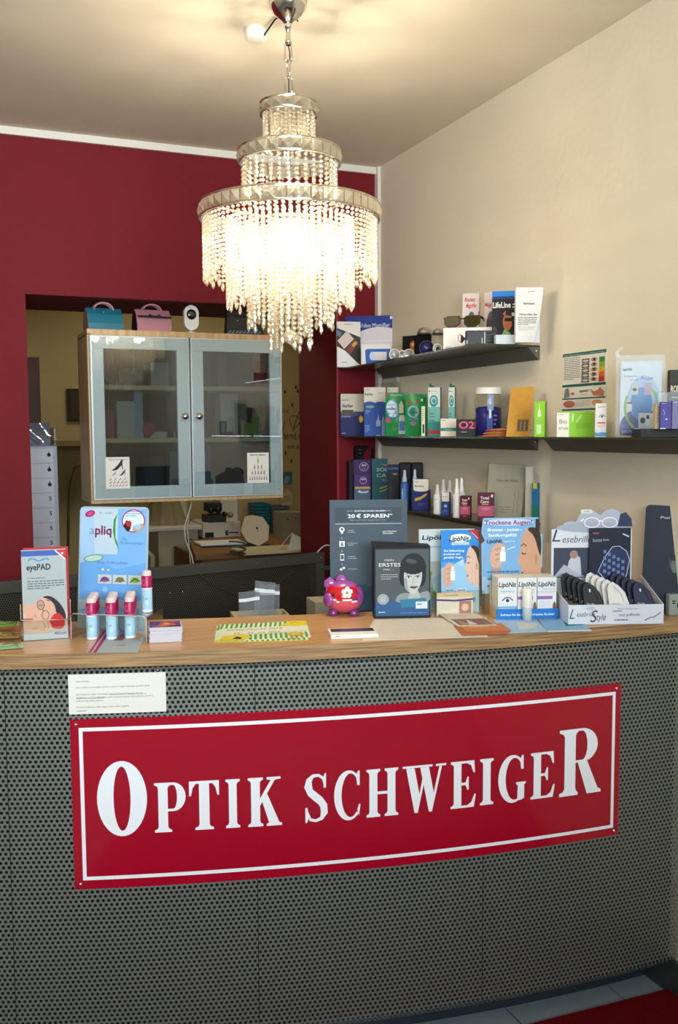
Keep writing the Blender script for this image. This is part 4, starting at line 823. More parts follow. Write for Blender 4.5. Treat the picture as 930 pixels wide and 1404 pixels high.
item('peroxide_carton', 'purple AO carton standing at the back of the lowest shelf', 'box', 484.5, 509, 630, XY(484.5, 3.83), Z3, -10, 0.025, '43285f', lambda p: (p.ring(.60, .82, .26, .11, .03, 'b8a8c8'), p.text('AO', .60, .86, .05, 'e4dcec', w=.28, bold=True), p.lines(.46, .76, .80, .74, 3, '9a88b0'))[0])
item('peroxide_carton', 'front AO carton, purple over grey with a gold band and white swirl', 'box', 486, 508, 651, XY(486, 3.79), Z3, -12, 0.018, '53617c', lambda p: (p.rect(0, .52, 1, 1, '4a2c6c'), p.rect(.04, .46, 1, .54, 'c8a45a'), p.ring(.56, .78, .22, .14, .03, 'b8a8c8'), p.text('AO', .56, .83, .07, 'e4dcec', w=.26, bold=True), p.ell(.55, .36, .34, .07, 'c8ccd4'), p.ell(.60, .40, .24, .05, '53617c'))[0])
item('solocare_carton', 'teal SOLO CARE carton right of the purple AO cartons', 'box', 510, 545, 629, XY(510, 3.80), Z3, -26, 0.04, '1c5e68', lambda p: p.text('SOLO', .52, .74, .085, 'c4d8d8', w=.66).text('CARE', .54, .60, .085, 'c4d8d8', w=.70).text('AQUA', .60, .49, .045, 'a8c4c4', w=.40).poly([(.30, .90), (.55, .86), (.98, .94), (.98, .90), (.56, .82)], 'c86a50').stroke([(.3, .28), (.6, .34), (.98, .42)], .04, 'a8b46c').stroke([(.3, .20), (.6, .26), (.98, .34)], .04, 'a8b46c'))
item('black_carton', 'black carton with blue top strip and eye lettering on the lowest shelf', 'box', 531, 547, 637, 1.672, Z3, -28, 0.014, '0d0d12', lambda p: p.rect(0, .88, 1, .93, '1f4f8c').text('eye', .66, .78, .05, 'c8ccd4', w=.34).stroke([(.3, .5), (.3, .1)], .04, '4a4a50'))
for lab, l, r, X in (('rounded black blister card behind the first white-tipped bottle', 547, 565, 1.715), ('rounded black blister card behind the second white-tipped bottle', 564, 580, 1.745)):
    item('blister_card', lab, 'pack', l, r, 634, X, Z3, -32, 0.012, '0b0b0e', bevel=0.006)
def bottle(label, px, pytip, pyb, X, r, bodycol, capcol, z=Z3, tipfrac=.30, lab=None, name='drop_bottle', group=None):
    P = at_shelf(px, X, z+.0005); H = onv(P, R_(-30), px, pytip)[1]-z; o = thing(name, label, 'bottle', P, R_(-35), group); hb = H*(1-tipfrac)
    b = MB(); b.lathe([(0, 0), (r*.95, 0), (r, .003), (r, hb*.88), (r*.55, hb), (0, hb)], paint(bodycol, .35), 18); b.obj('body', o)
    b = MB(); b.lathe([(r*.6, hb*.96), (r*.6, hb+H*.07), (r*.42, hb+H*.12), (r*.34, H*.97), (0, H)], paint(capcol, .35), 14); b.obj('cap', o)
    if lab:
        p = Print(1, 1, lambda x, zz, d: (math.cos(-2.7+x)*(r+d), math.sin(-2.7+x)*(r+d), zz)); lab(p, hb); p.done('bottle_label', o)
def lb_blue(p, hb): p.rect(0, .005, 1.9, hb*.6, '2b5fa8').stroke([(.5, .02), (.5, hb*.5), (.9, hb*.5), (.9, .03)], .05, 'a8c8ec').lines(.3, 1.2, hb*.58, hb*.5, 1, 'c0d4ee')
bottle('blue bottle with a white dropper tip beside the black eye carton', 555, 644, 690, 1.672, .016, '3c66a4', 'b8c8d8', lab=lb_blue)
bottle('blue bottle with a white dropper tip just behind the Boston carton', 569, 643, 690, 1.700, .014, '33588f', 'b8c8d8')
item('boston_carton', 'Boston carton, white above dark blue with a gold ribbon', 'box', 567, 587.5, 657, 1.660, Z3, -40, 0.045, '1f2a6e', lambda p: (p.rect(0, .66, 1, 1, 'e2dccc'), p.ell(.5, .66, .5, .06, 'e2dccc', 20), p.text('Boston', .40, .78, .055, '3a2a26', w=.58, bold=True), p.lines(.1, .5, .92, .86, 1, '8a8478'), p.poly([(.1, .38), (.5, .44), (.9, .56), (.9, .48), (.5, .34), (.1, .28)], 'c8a43c'), p.lines(.3, .8, .22, .12, 2, '7a86c0'))[0], lambda p: p.rect(0, .66, 1, 1, 'd6d0c0').text('B', .4, .82, .07, '6a645c'))
def lb_w(p, hb): p.rect(0, .004, 2, hb*.22, 'dfe4ea').rect(0, hb*.2, 2, hb*.58, '2a4f98').ell(.9, hb*.42, .22, .006, 'c8d4ea').text('Boston', .9, hb*.72, .005, '3a3a44', w=.7)
bottle('white and dark blue bottle right of the Boston carton', 600, 664, 706, 1.655, .015, 'e4e2dc', 'd8d4cc', lab=lb_w)
bottle('white tipped bottle behind the slim Boston carton, left of two', 608, 657, 700, 1.690, .014, 'ddd9d2', 'cfccc4')
bottle('white tipped bottle behind the slim Boston carton, right of two', 617, 658, 700, 1.705, .014, 'ddd9d2', 'cfccc4')
item('boston_carton', 'slim Boston carton, white above blue, in front of the white tips', 'box', 606, 616, 675, 1.650, Z3, -45, 0.022, '28478e', lambda p: p.rect(0, .60, 1, 1, 'e4e0d6').text('Boston', .5, .82, .05, '3a3a44', w=.7).ell(.5, .40, .22, .06, 'b8c8e4').lines(.2, .8, .22, .1, 2, '8a9ccc'))
def lb_red(p, hb): p.rect(0, .008, 2, hb*.84, '8a1c44').text('Total', .8, hb*.66, .006, 'e8d0d4', w=.5).rect(.2, .03, 1.4, hb*.45, 'b03a64')
bottle('burgundy bottle with a white tip left of the Total Care cartons', 626.5, 656, 712, 1.648, .014, 'e2ded8', 'f0eee8', lab=lb_red, tipfrac=.34)
bottle('second burgundy bottle close behind, white tip with a black fleck', 633, 655, 706, 1.684, .014, 'e2ded8', 'f0eee8', tipfrac=.34)
def d_tc(p): p.rect(0, 0, 1, 1, '561024').rect(.02, .18, .98, .54, 'b8526e').text('Total', .42, .82, .10, 'ecd4d6', w=.52, bold=True).text('Care', .42, .69, .10, 'ecd4d6', w=.50, bold=True).rect(.80, .84, .92, .93, 'e8d8d8').rect(.25, .58, .66, .61, 'c89a50').ell(.5, .44, .3, .05, 'c8728a').lines(.3, .8, .12, .06, 1, 'c89aa4')
item('total_care_carton', 'burgundy and pink Total Care carton with its dark side showing', 'box', 631, 645, 680, 1.643, Z3, -40, 0.028, '4a1420', d_tc, lambda p: p.lines(.15, .85, .9, .2, 9, '6c3a44'))
item('total_care_carton', 'burgundy and pink Total Care pack nearest the right end of the lowest shelf', 'box', 655, 678, 675.5, 1.643, Z3, -26, 0.010, '561024', d_tc)
# acrylic leaflet stand with paper sheets
P = at_shelf(664, 1.676, Z3+.0005); a = R_(-48); w_, h_ = wh(P, a, 716, 635); o = thing('leaflet_stand', 'clear acrylic stand with written sheets at the end of the lowest shelf', 'stand', P, a)
b = MB(); b.hexa([(0, 0, 0), (w_, 0, 0), (w_, .002, 0), (0, .002, 0), (.006, .02, h_), (w_+.012, .02, h_*.97), (w_+.012, .022, h_*.97), (.006, .022, h_)], M['acrylic']); b.obj('plate', o)
b = MB(); b.hexa([(.004, .004, 0), (w_-.004, .004, 0), (w_-.004, .006, 0), (.004, .006, 0), (.010, .024, h_*.985), (w_+.008, .024, h_*.955), (w_+.008, .026, h_*.955), (.010, .026, h_*.985)], paint('b9b4aa', .8)); b.obj('written_sheet', o)
p = Print(w_, h_, lambda x, z, d: (x+.010*z/h_, .004+.020*z/h_-d*2-.0004, z)); p.text('Neu im Haus', .52, .70, .05, '5a5650', w=.56, shear=.25)
for x in (.12, .2, .74, .84): p.stroke([(x, .15), (x+.01, .52)], .012, '8a867c')
p.lines(.3, .7, .25, .12, 3, '8a867c', .3); p.done('handwriting', o)
item('booklet', 'white booklet leaning right of the written sheets on the lowest shelf', 'booklet', 720, 728, 640, 1.755, Z3, -72, 0.012, 'd0ccc2')
item('booklet', 'green and blue booklet with a yellow corner at the end of the lowest shelf', 'booklet', 729, 737, 662, 1.740, Z3, -72, 0.012, '1f6f9c', lambda p: p.rect(0, 0, 1, .45, '1f7a54').rect(.2, .86, .9, 1, 'c8b83a'))

# ================================================================== THINGS ON THE COUNTER
def cpx(a, c): return two(a, c, ZC)
def stand_board(name, label, cat, a, c, top, lean, t, body, draw, z=ZC, group=None, corner=None, yback=0.0):
    """upright card between two foot pixels, leaning back by `lean` metres at the top"""
    P, ang, w_ = two(a, c, z); P = off(P, ang, 0, yback); x0, y0 = proj(P); h_ = onv(off(P, ang, 0, lean/2), ang, (a[0]+c[0])/2, top)[1]-z
    o = thing(name, label, cat, P, ang, group); b = MB(); r = corner or 0.0
    pts = [(0, 0), (w_, 0)]+([(w_-r+r*math.cos(R_(q)), h_-r+r*math.sin(R_(q))) for q in range(0, 91, 15)]+[(r+r*math.cos(R_(q)), h_-r+r*math.sin(R_(q))) for q in range(90, 181, 15)] if r else [(w_, h_), (0, h_)])
    b.prism(pts, lambda x, zz: (x, lean*zz/h_, zz), lambda x, zz: (x, t+lean*zz/h_, zz), paint(body) if isinstance(body, str) else body); b.obj('board', o)
    if draw: p = Print(w_, h_, lambda x, zz, d: (x, lean*zz/h_-d, zz)); draw(p, w_, h_); p.done('printed_front', o)
    return o, P, ang, w_, h_
# sweets bag at the far left
for k, (px, py, an, lab, col, c2) in enumerate(((-18, 869, -.10, 'green and clear sweet packet, back one at the left counter end', '5f8a34', 'a8a888'), (-20, 881, -.28, 'brown and ochre sweet packet between the two green ones', '8c7038', 'b0a068'), (-16, 893, -.05, 'pale green sweet packet, front one at the left counter end', '84a878', 'c8d0b8'))):
    A = onz(px, py, ZC); A[2] += .0005+.007*(2-k); w_ = .072; h_ = .05; o = thing('sweet_packet', lab, 'packet', A, an)
    f = lambda u, v: (w_*u, h_*v, .001+.006*(max(0, math.sin(math.pi*u)*math.sin(math.pi*v)))**.25*(1+.18*math.sin(17*u+9*v)))
    b = MB(); b.grid(f, 16, 8, paint(col, .25)); b.grid(lambda u, v: (w_*u, h_*v, .0008), 4, 4, paint(col, .25)); b.obj('wrapper', o)
    p = Print(w_, h_, lambda x, z, d: tuple(np.array(f(x/w_, z/h_))+np.array([0, 0, d+.0008]))); p.blob([(.15, .2), (.3, .8), (.7, .75), (.85, .25)], c2).lines(.25, .75, .65, .35, 3, '3a4a20'); p.done('printed_top', o)
    b = MB(); b.grid(lambda u, v: (w_*(.97+.09*u), h_*v, .0015+.002*math.sin(20*v)**2), 2, 12, paint(c2, .25)); b.obj('crimped_end', o)
# eyePAD leaflet holder
P, ang, w_ = cpx((32.8, 879.5), (93.7, 875.2)); hld = thing('leaflet_holder', 'clear acrylic leaflet holder with the eyePAD leaflets at the left', 'holder', P, ang)
b = MB(); b.box(-.004, w_+.006, -.003, -.001, 0, .050, M['acrylic']); b.box(-.006, -.004, -.003, .040, 0, .088, M['acrylic']); b.box(w_+.006, w_+.008, -.003, .040, 0, .092, M['acrylic']); b.box(-.004, w_+.006, .038, .040, 0, .11, M['acrylic']); b.box(-.004, w_+.006, -.003, .040, 0, .0015, M['acrylic']); b.obj('acrylic_body', hld)
b = MB(); b.tube([(-.005, -.002, .090), (-.005, -.004, .052), (w_*.5, -.003, .049), (w_+.007, -.004, .047), (w_+.007, -.002, .095)], .0011, paint('cfc4a8', .15), 5); b.obj('lip', hld)
h_ = onv(P, ang, 62, 754.5)[1]-ZC
o = thing('red_leaflet', 'red edged leaflet standing directly behind the eyePAD leaflet', 'leaflet', off(P, ang, .005, .012, .002), ang); b = MB(); b.box(0, w_+.001, 0, .001, 0, h_+.004, paint('b5242c')); b.obj('sheet', o)
o = thing('eyepad_leaflet', 'grey eyePAD leaflet showing a sleeping person in glasses on red', 'leaflet', off(P, ang, 0, .001, .002), ang); b = MB(); b.box(0, w_, 0, .006, 0, h_, paint('a7b0b0')); b.obj('leaflet', o)
p = Print(w_, h_); p.rect(0, .93, 1, .99, '3b5ca8').poly([(.74, .99), (1, .99), (1, .88)], 'c42c34').text('\u00d7', .92, .95, .04, 'f4f4f4', bold=True).stroke([(.76, .985), (.98, .885)], .03, 'f0e8e8')
p.stroke([(.14, .88), (.22, .905), (.30, .895), (.38, .875), (.46, .885), (.56, .905), (.62, .88)], .035, '4a94c8').text('eyePAD', .38, .81, .068, '2a3034', w=.54, bold=True).lines(.12, .80, .69, .67, 1, '3a4448').lines(.12, .94, .655, .55, 4, '4a5458', .35, seed=4)
p.rect(0, 0, 1, .30, 'b9bcbc').blob([(0, .30), (.0, .42), (.22, .38), (.40, .47), (.60, .46), (.76, .38), (.78, .22), (.60, .16), (.2, .18)], 'd2a48c').blob([(.42, .47), (.60, .49), (.80, .42), (.95, .30), (.97, .20), (.86, .24), (.74, .28), (.72, .38), (.58, .45)], '262428').blob([(.60, .22), (.72, .29), (.86, .27), (.95, .18), (.90, .10), (.66, .11), (.58, .16)], 'c8202a')
p.ell(.40, .385, .08, .050, 'b89080', 18).ring(.40, .385, .085, .055, .012, '2a2022').ring(.50, .27, .085, .052, .012, '2a2022').stroke([(.44, .34), (.46, .315)], .015, '2a2022').stroke([(.36, .39), (.42, .375), (.45, .385)], .01, '3a2420').stroke([(.54, .44), (.60, .425)], .02, '4a3430').poly([(0, .245), (.22, .24), (.22, .215), (0, .215)], 'b83a48').stroke([(.28, .29), (.25, .26), (.30, .25)], .015, 'a86a58')
p.blob([(0, .20), (.20, .22), (.46, .22), (.64, .17), (.62, .09), (.40, .06), (.16, .08), (0, .12)], 'dcb8a2').stroke([(.44, .20), (.48, .15), (.46, .10)], .012, '9a6a58').stroke([(.54, .19), (.57, .14), (.54, .10)], .012, '9a6a58').stroke([(.20, .125), (.34, .12), (.44, .10)], .01, '9a6a58').rect(0, 0, 1, .065, 'c4d0dc').text('Alcon', .82, .06, .032, '1d4c98', w=.28, bold=True, shear=.2); p.done('printed_front', o)
# apliq stand
P, ang, w_ = cpx((97.5, 876), (202, 880.5)); a0 = ang
st = thing('display_stand', 'clear acrylic bridge stand holding the pink and blue sticks', 'stand', P, ang); hs = .062; dp = .10
b = MB(); b.box(0, .002, 0, dp, 0, hs, M['acrylic']); b.box(w_-.002, w_, 0, dp, 0, hs, M['acrylic']); b.box(0, w_, 0, dp, hs-.002, hs, M['acrylic']); b.obj('acrylic_body', st)
b = MB(); b.tube([(.001, -.001, 0), (.001, -.001, hs-.006), (.008, -.001, hs), (w_-.008, -.001, hs), (w_-.001, -.001, hs-.006), (w_-.001, -.001, 0)], .0011, paint('cfc8b4', .15), 5); b.obj('edge', st)
# board
def d_apl(p, W, H):
    p.rect(.02, .02, .98, .98, '7db4e8').poly([(.02, .98), (.20, .98), (.22, .20), (.02, .02)], 'a4c8f0').poly([(.20, .98), (.56, .98), (.56, .50), (.22, .50)], 'bcd0dc').poly([(.02, .40), (.22, .46), (.55, .34), (.98, .42), (.98, .02), (.02, .02)], '6ca8e4')
    p.ell(.15, .925, .075, .034, 'a81f58', 22, rot=.3).ell(.15, .925, .05, .022, 'c84c84', 18, rot=.3).text('\u20ac  14,90', .38, .935, .024, '6a8090', w=.18).text('a', .185, .755, .095, '8a90a8', w=.075).text('pliq', .35, .755, .095, '7a1f5c', w=.24, bold=True)
    p.poly([(.56, .94), (.50, .86), (.49, .74), (.53, .62), (.59, .55), (.53, .68), (.525, .78), (.53, .86)], '2a9a3c').ell(.785, .855, .168, .122, 'b0265c', 34).ell(.785, .855, .152, .110, 'd4e4f4', 34).poly([(.64, .80), (.68, .86), (.76, .84), (.74, .76), (.70, .74)], '2c1a1c').poly([(.66, .84), (.74, .86), (.76, .80), (.70, .79)], 'b82c34').poly([(.78, .80), (.92, .83), (.96, .78), (.84, .74), (.78, .75)], 'c49a80').lines(.68, .92, .955, .89, 3, '5a6aa0', .3).ell(.85, .79, .05, .03, '9cc8e4')
    p.text('Der', .66, .665, .032, '6a8cb8', w=.08, align='c').text('Brillenreiniger', .78, .625, .032, '6a8cb8', w=.34).ell(.22, .455, .145, .038, '5ca070', 26, rot=.12).ell(.22, .455, .128, .030, 'b4d4c4', 26, rot=.12).text('Ihrer Brille zuliebe', .50, .415, .030, '5a88c0', w=.44)
    for i, x in enumerate((.29, .51, .73)): p.rect(x, .19, x+.20, .285, 'c8ccc8').ell(x+.10, .235, .06, .03, ('8c5a9c', '5a8a3c', '7ab04c')[i], 14).stroke([(x+.03, .21), (x+.10, .25), (x+.17, .22)], .02, ('5a3a6a', 'a05078', '2f7a34')[i])
    p.ell(.36, .34, .02, .014, 'cfe4f8', 12).ell(.44, .335, .016, .012, 'cfe4f8', 12).ell(.40, .13, .04, .03, '8cc0f0', 14)
Pb = off(P, ang, 0, dp+.026); Pb = off(Pb, ang, onv(Pb, ang, 103.5, 780)[0], 0); wb = wh(Pb, ang, 199, 760)[0]; hb = onv(off(Pb, ang, 0, .02), ang, 150, 695.5)[1]-ZC
bd = thing('display_board', 'light blue apliq display board with rounded corners behind the sticks', 'board', Pb, ang); r = .012; ln = .035
pts = [(0, 0), (wb, 0)]+[(wb-r+r*math.cos(R_(q)), hb-r+r*math.sin(R_(q))) for q in range(0, 91, 15)]+[(r+r*math.cos(R_(q)), hb-r+r*math.sin(R_(q))) for q in range(90, 181, 15)]
b = MB(); b.prism(pts, lambda x, z: (x, ln*z/hb, z), lambda x, z: (x, .003+ln*z/hb, z), paint('a9bcc4')); b.obj('board', bd)
z0 = .068; p = Print(wb, hb-z0, lambda x, z, d: (x, ln*(z+z0)/hb-d, z+z0)); d_apl(p, wb, hb); p.done('printed_front', bd)
# sticks
def stick():
    o = thing('cleaner_stick', 'x', 'stick', (0, 0, 0), a0); H = .101; r = .0128
    b = MB(); b.lathe([(0, 0), (r*.94, 0), (r, .002), (r, H*.57), (r, H*.57)], paint('a9cfe4', .3), 18); b.lathe([(0, 0), (r*.96, 0), (r*1.01, .0015), (r*1.01, .006)], paint('e8eef0', .3), 18); b.obj('tube', o)
    b = MB(); b.lathe([(r, H*.57), (r*.98, H*.585), (r*.98, H*.86), (r*.9, H*.88), (0, H*.88)], paint('a81a56', .25), 18); b.obj('cap', o)
    b = MB(); b.lathe([(r*.9, H*.875), (r*.86, H*.98), (r*.6, H), (0, H)], paint('dcc8c4', .3), 18); b.lathe([(r*1.0, H*.555), (r*1.02, H*.56), (r*1.02, H*.585), (r*1.0, H*.59)], paint('e4dce0', .3), 18); b.obj('clear_top', o)
    p = Print(1, 1, lambda x, z, d: (math.cos(x)*(r+d), math.sin(x)*(r+d), z)); c_ = -1.75
    p.poly([(c_-.35, H*.40), (c_-.2, H*.33), (c_-.2, H*.24), (c_-.1, H*.20), (c_-.1, H*.34), (c_-.3, H*.44)], '4c9a60').text('apliq', c_+.45, H*.34, .006, '7a6a8c', w=.6); p.ring(c_, H*.72, .50, .010, .0, 'd890b0'); p.ell(c_, H*.72, .4, .0085, 'c84c80', 16); p.done('stick_label', o); return o
rows = [((123, 877.5), 'left'), ((150, 877), 'middle'), ((175.5, 875.5), 'right')]
proto = stick(); ordn = ['front', 'second', 'third', 'hindmost']; used = False
for (px, py), nm in rows:
    Q = onz(px, py, ZC+.0003); Q = off(Q, a0, 0, .0128)
    for k in range(4):
        L_ = f'pink-capped blue cleaner stick, {ordn[k]} in the {nm} row of the display stand'; loc = Q+np.array([math.sin(R_(13.5)), math.cos(R_(13.5)), 0])*.0262*k
        if not used: proto.location = tuple(loc); proto['label'] = L_; proto['group'] = 'cleaner sticks in the display stand'; used = True
        else: dup(proto, loc, a0, L_)
Q = onz(191, 834.5, ZC+hs+.0005); Q = off(P, a0, w_-.022, .055, hs+.0003)
dup(proto, Q, a0, 'pink-capped cleaner stick standing alone on top of the clear stand')
# leaflet lying under the sticks
A, B, D = onz(121, 895.5, ZC), onz(189, 894.5, ZC), onz(143, 864, ZC)
flat('leaflet', 'small grey picture leaflet with a magenta edge lying before the sticks', 'leaflet', (A, B, D), ZC, .0006, 'a9b0b4', lambda p: p.rect(0, 0, .16, 1, 'a0285c').rect(.05, 0, .09, 1, 'd8a0b8').poly([(.35, .5), (.45, .8), (.60, .7), (.55, .5)], '8a5a50').poly([(.66, .55), (.8, .85), (.95, .75), (.9, .5)], 'b08c74').lines(.5, .8, .3, .2, 1, '8c6a70'))
# card stack
A, B, D = onz(205.5, 881.5, ZC), onz(250, 879.5, ZC), onz(208, 862, ZC); ang = math.atan2(B[1]-A[1], B[0]-A[0]); w_ = np.linalg.norm((B-A)[:2]); rnd = random.Random(3); n = 16; tk = .0021
b = MB(); b.box(0, w_, 0, .072, 0, tk*.86, paint('cfccd4')); src = None
for k in range(n):
    dx, dy = rnd.uniform(-.002, .002), rnd.uniform(-.002, .002)
    if src is None: o = src = b.obj('card'); tag(o, 'white-edged card inside the neat stack under the purple picture card', 'card', 'cards of the stack right of the clear stand')
    else: o = src.copy(); COL.objects.link(o)
    o.location = tuple(off(A, ang, dx, dy, .0002+k*tk)); o.rotation_euler = (0, 0, ang+rnd.uniform(-.03, .03))
o = carton('picture_card', 'purple and orange picture card on top of the white card stack', 'card', off(A, ang, -.001, -.001, n*tk+.0003), ang+.02, w_, .072, tk, 'cfccd4', None, None, topdraw=lambda p: p.rect(.02, .02, .98, .98, '5a3c94').poly([(.25, .25), (.35, .75), (.55, .9), (.75, .7), (.9, .3), (.6, .2)], 'c85a2c').poly([(.42, .45), (.5, .75), (.66, .6), (.6, .4)], 'e89a5c').rect(.02, .02, .98, .22, '2a2238').lines(.08, .92, .19, .06, 1, 'd8c8e0', .5).ell(.8, .82, .10, .10, '8a4cb0').ell(.15, .7, .08, .14, '7a58b8'), part='card')
# checked flyers
def d_check(p):
    p.rect(0, 0, 1, 1, 'd8e4c4')
    for k in range(18):
        x = k/18; p.poly([(x, .70), (x+.028, .70), (x+.044, 1), (x+.016, 1)], '5c9a3c')
        if .30 < x < 1: p.poly([(x, 0), (x+.028, 0), (x+.028, .30), (x, .30)], '5c9a3c')
    p.poly([(.03, .26), (.98, .34), (.98, .72), (.03, .70)], 'dcdcc4').text('Kirwa Feucht 2016', .40, .60, .13, '7a8a6c', w=.62, shear=.1).text('22.   25. Juli 2016', .42, .38, .12, '7a8a6c', w=.52, shear=.1)
    p.poly([(.0, .0), (.30, .0), (.36, .16), (.26, .32), (.06, .26)], 'dcc82c').poly([(.15, .06), (.20, .20), (.26, .12), (.24, .04)], '2a2a20').poly([(.70, .76), (.80, 1), (1, 1), (1, .72), (.85, .66)], 'dcc82c').stroke([(.80, .86), (.86, .90), (.92, .86)], .012, '4a4a20').poly([(.78, .10), (.74, .24), (.84, .30), (.96, .20), (.90, .06)], 'd8b43c').stroke([(.76, .22), (.84, .08), (.94, .22)], .014, 'a8442c')
for k, (dx, dy, rr, lab) in enumerate(((.0, .0, 0, 'green checked fair flyer, yellow corner peeking out at the lower left'), (.010, .004, .02, 'green checked fair flyer with yellow patches, topmost of two'))):
    A, B, D = onz(293, 881, ZC), onz(422, 877.5-k*2, ZC), onz(297, 858, ZC); e = np.array([dx, dy-.004, 0])
    flat('flyer', lab, 'flyer', (A+e, B+e+np.array([0, rr*.2, 0]), D+e), ZC+.0002+k*.0012, .0008, 'd8d43c' if k == 0 else 'e4e4d4', d_check)
# baggies behind the counter, low desk and small grey box
Pd, angd_ = onz(0, 800, 1.05), 0
dk = thing('staff_desk', 'low dark work desk hidden behind the shop counter', 'desk', (0.6, 2.98, 0))
b = MB(); b.box(-.30, 1.0, -.28, .25, .74, .78, M['dark']); b.obj('desk_top', dk)
for x in (-.28, .92):
    for y in (-.26, .19): b = MB(); b.box(x, x+.04, y, y+.04, 0, .74, M['steel']); b.obj('leg', dk)
P = np.array([.80, 2.76, .7805]); o = thing('cardboard_box', 'open cardboard box behind the counter out of which clear bags stick', 'box', P, R_(-8)); hh = .205
b = MB(); b.box(0, .17, 0, .004, 0, hh, M['cardboard']); b.box(0, .17, .096, .10, 0, hh, M['cardboard']); b.box(0, .004, .004, .096, 0, hh, M['cardboard']); b.box(.166, .17, .004, .096, 0, hh, M['cardboard']); b.box(.004, .166, .004, .096, 0, .004, M['cardboard']); b.obj('carton', o)
for k, (u, tl, hgt, lab) in enumerate(((.008, .18, .268, 'leftmost, lowest'), (.045, -.45, .300, 'tilted, tallest'), (.072, -.15, .283, 'rightmost'))):
    q = thing('zip_bag', f'small clear zip bag behind the counter, {lab} of the three', 'bag', off(P, R_(-8), u+.004, .024+.022*k, .017), R_(-8)); q.rotation_euler = (0, 0, R_(-8))
    c_, s_ = math.cos(tl*.35), math.sin(tl*.35)
    b = MB(); b.grid(lambda a, v: (.065*a*c_+v*hgt*-s_*.3+.01, .004*math.sin(6*a+3*v)+.006, .065*a*s_+v*hgt*.97), 6, 6, glassy('zip_bag_film', 'dfe4e8', 1.0, .25, milk=.22, milkcol='cfd4d8')); b.obj('film', q)
    b = MB(); b.grid(lambda a, v: (.065*a*c_+(.86+.04*v)*hgt*-s_*.3+.01, .004*math.sin(6*a+3*.9)+.0045, .065*a*s_+(.88+.04*v)*hgt*.97), 6, 1, paint('e8ecee')); b.obj('zip_strip', q)
P = onz(436, 838, 1.055); P = np.array([1.0, 2.74, .7805]); u0 = onv(P, R_(-5), 432, 826); u1 = onv(P, R_(-5), 456, 826)
o = carton('grey_box', 'plain grey-beige box standing behind the counter left of the pig', 'box', off(P, R_(-5), u0[0], 0), R_(-5), u1[0]-u0[0]+.03, .10, u0[1]-.78, 'a8a08c')
# big blue-grey savings board
def d_spar(p, W, H):
    p.rect(.07, .80, .93, .93, '354450').text('JETZT', .26, .90, .012, 'a8b4bc', w=.08).text('KONTAKTLINSEN ERLEBEN', .52, .90, .013, 'd8e0e4', w=.40, bold=True).text('UND', .76, .90, .012, 'a8b4bc', w=.06).text('20\u2009\u20ac SPAREN*', .52, .855, .034, 'e8eef0', w=.58, bold=True).text('BEIM KONTAKTLINSEN ERSTKAUF', .50, .817, .012, 'a0acb4', w=.48).rect(.07, .782, .93, .786, 'd0d8dc')
    p.ell(.155, .735, .035, .022, 'e8eef0', 18).poly([(.122, .728), (.188, .728), (.155, .69)], 'e8eef0').ell(.155, .737, .017, .011, '43535f', 14)
    for y in (.655, .54, .42): p.rect(.150, y-.008, .158, y+.008, 'c8d0d4')
    p.rect(.12, .58, .19, .63, 'e8eef0').ell(.155, .612, .012, .008, '354450', 12).rect(.14, .588, .17, .603, '354450').rect(.13, .455, .18, .515, 'e8eef0').rect(.136, .465, .174, .505, '43535f').ell(.14, .375, .017, .011, 'e8eef0', 14).ell(.175, .388, .017, .011, 'e8eef0', 14)
    for y, a_, b_ in ((.728, 'Standort', 'ausw\u00e4hlen'), (.612, 'Kontaktdaten', 'angeben'), (.492, 'Gutschein', 'downloaden')): p.text(a_, .23, y, .012, 'c8d0d4', align='l').text(b_, .23, y-.017, .012, 'c8d0d4', align='l')
    p.text('20 \u20ac sparen', .23, .38, .012, 'c8d0d4', align='l').text('jetzt Gutschein', .68, .715, .013, 'd8e0e4', align='l', bold=True, w=.18).text('downloaden', .68, .697, .013, 'd8e0e4', align='l', bold=True, w=.14).poly([(0, 0), (1, 0), (1, .26), (.5, .22), (0, .30)], '24465c')
o, P, ang, w_, h_ = stand_board('display_board', 'tall slate blue board reading 20 Euro SPAREN behind the pig', 'board', (456, 846), (565.5, 844), 685.5, .02, .004, '43535f', d_spar, yback=.085)
b = MB(); b.hexa([(w_*.4, .005, 0), (w_*.6, .005, 0), (w_*.6, .07, 0), (w_*.4, .07, 0), (w_*.4, .02, h_*.6), (w_*.6, .02, h_*.6), (w_*.6, .024, h_*.6), (w_*.4, .024, h_*.6)], paint('9aa0a4')); b.obj('easel_back', o)
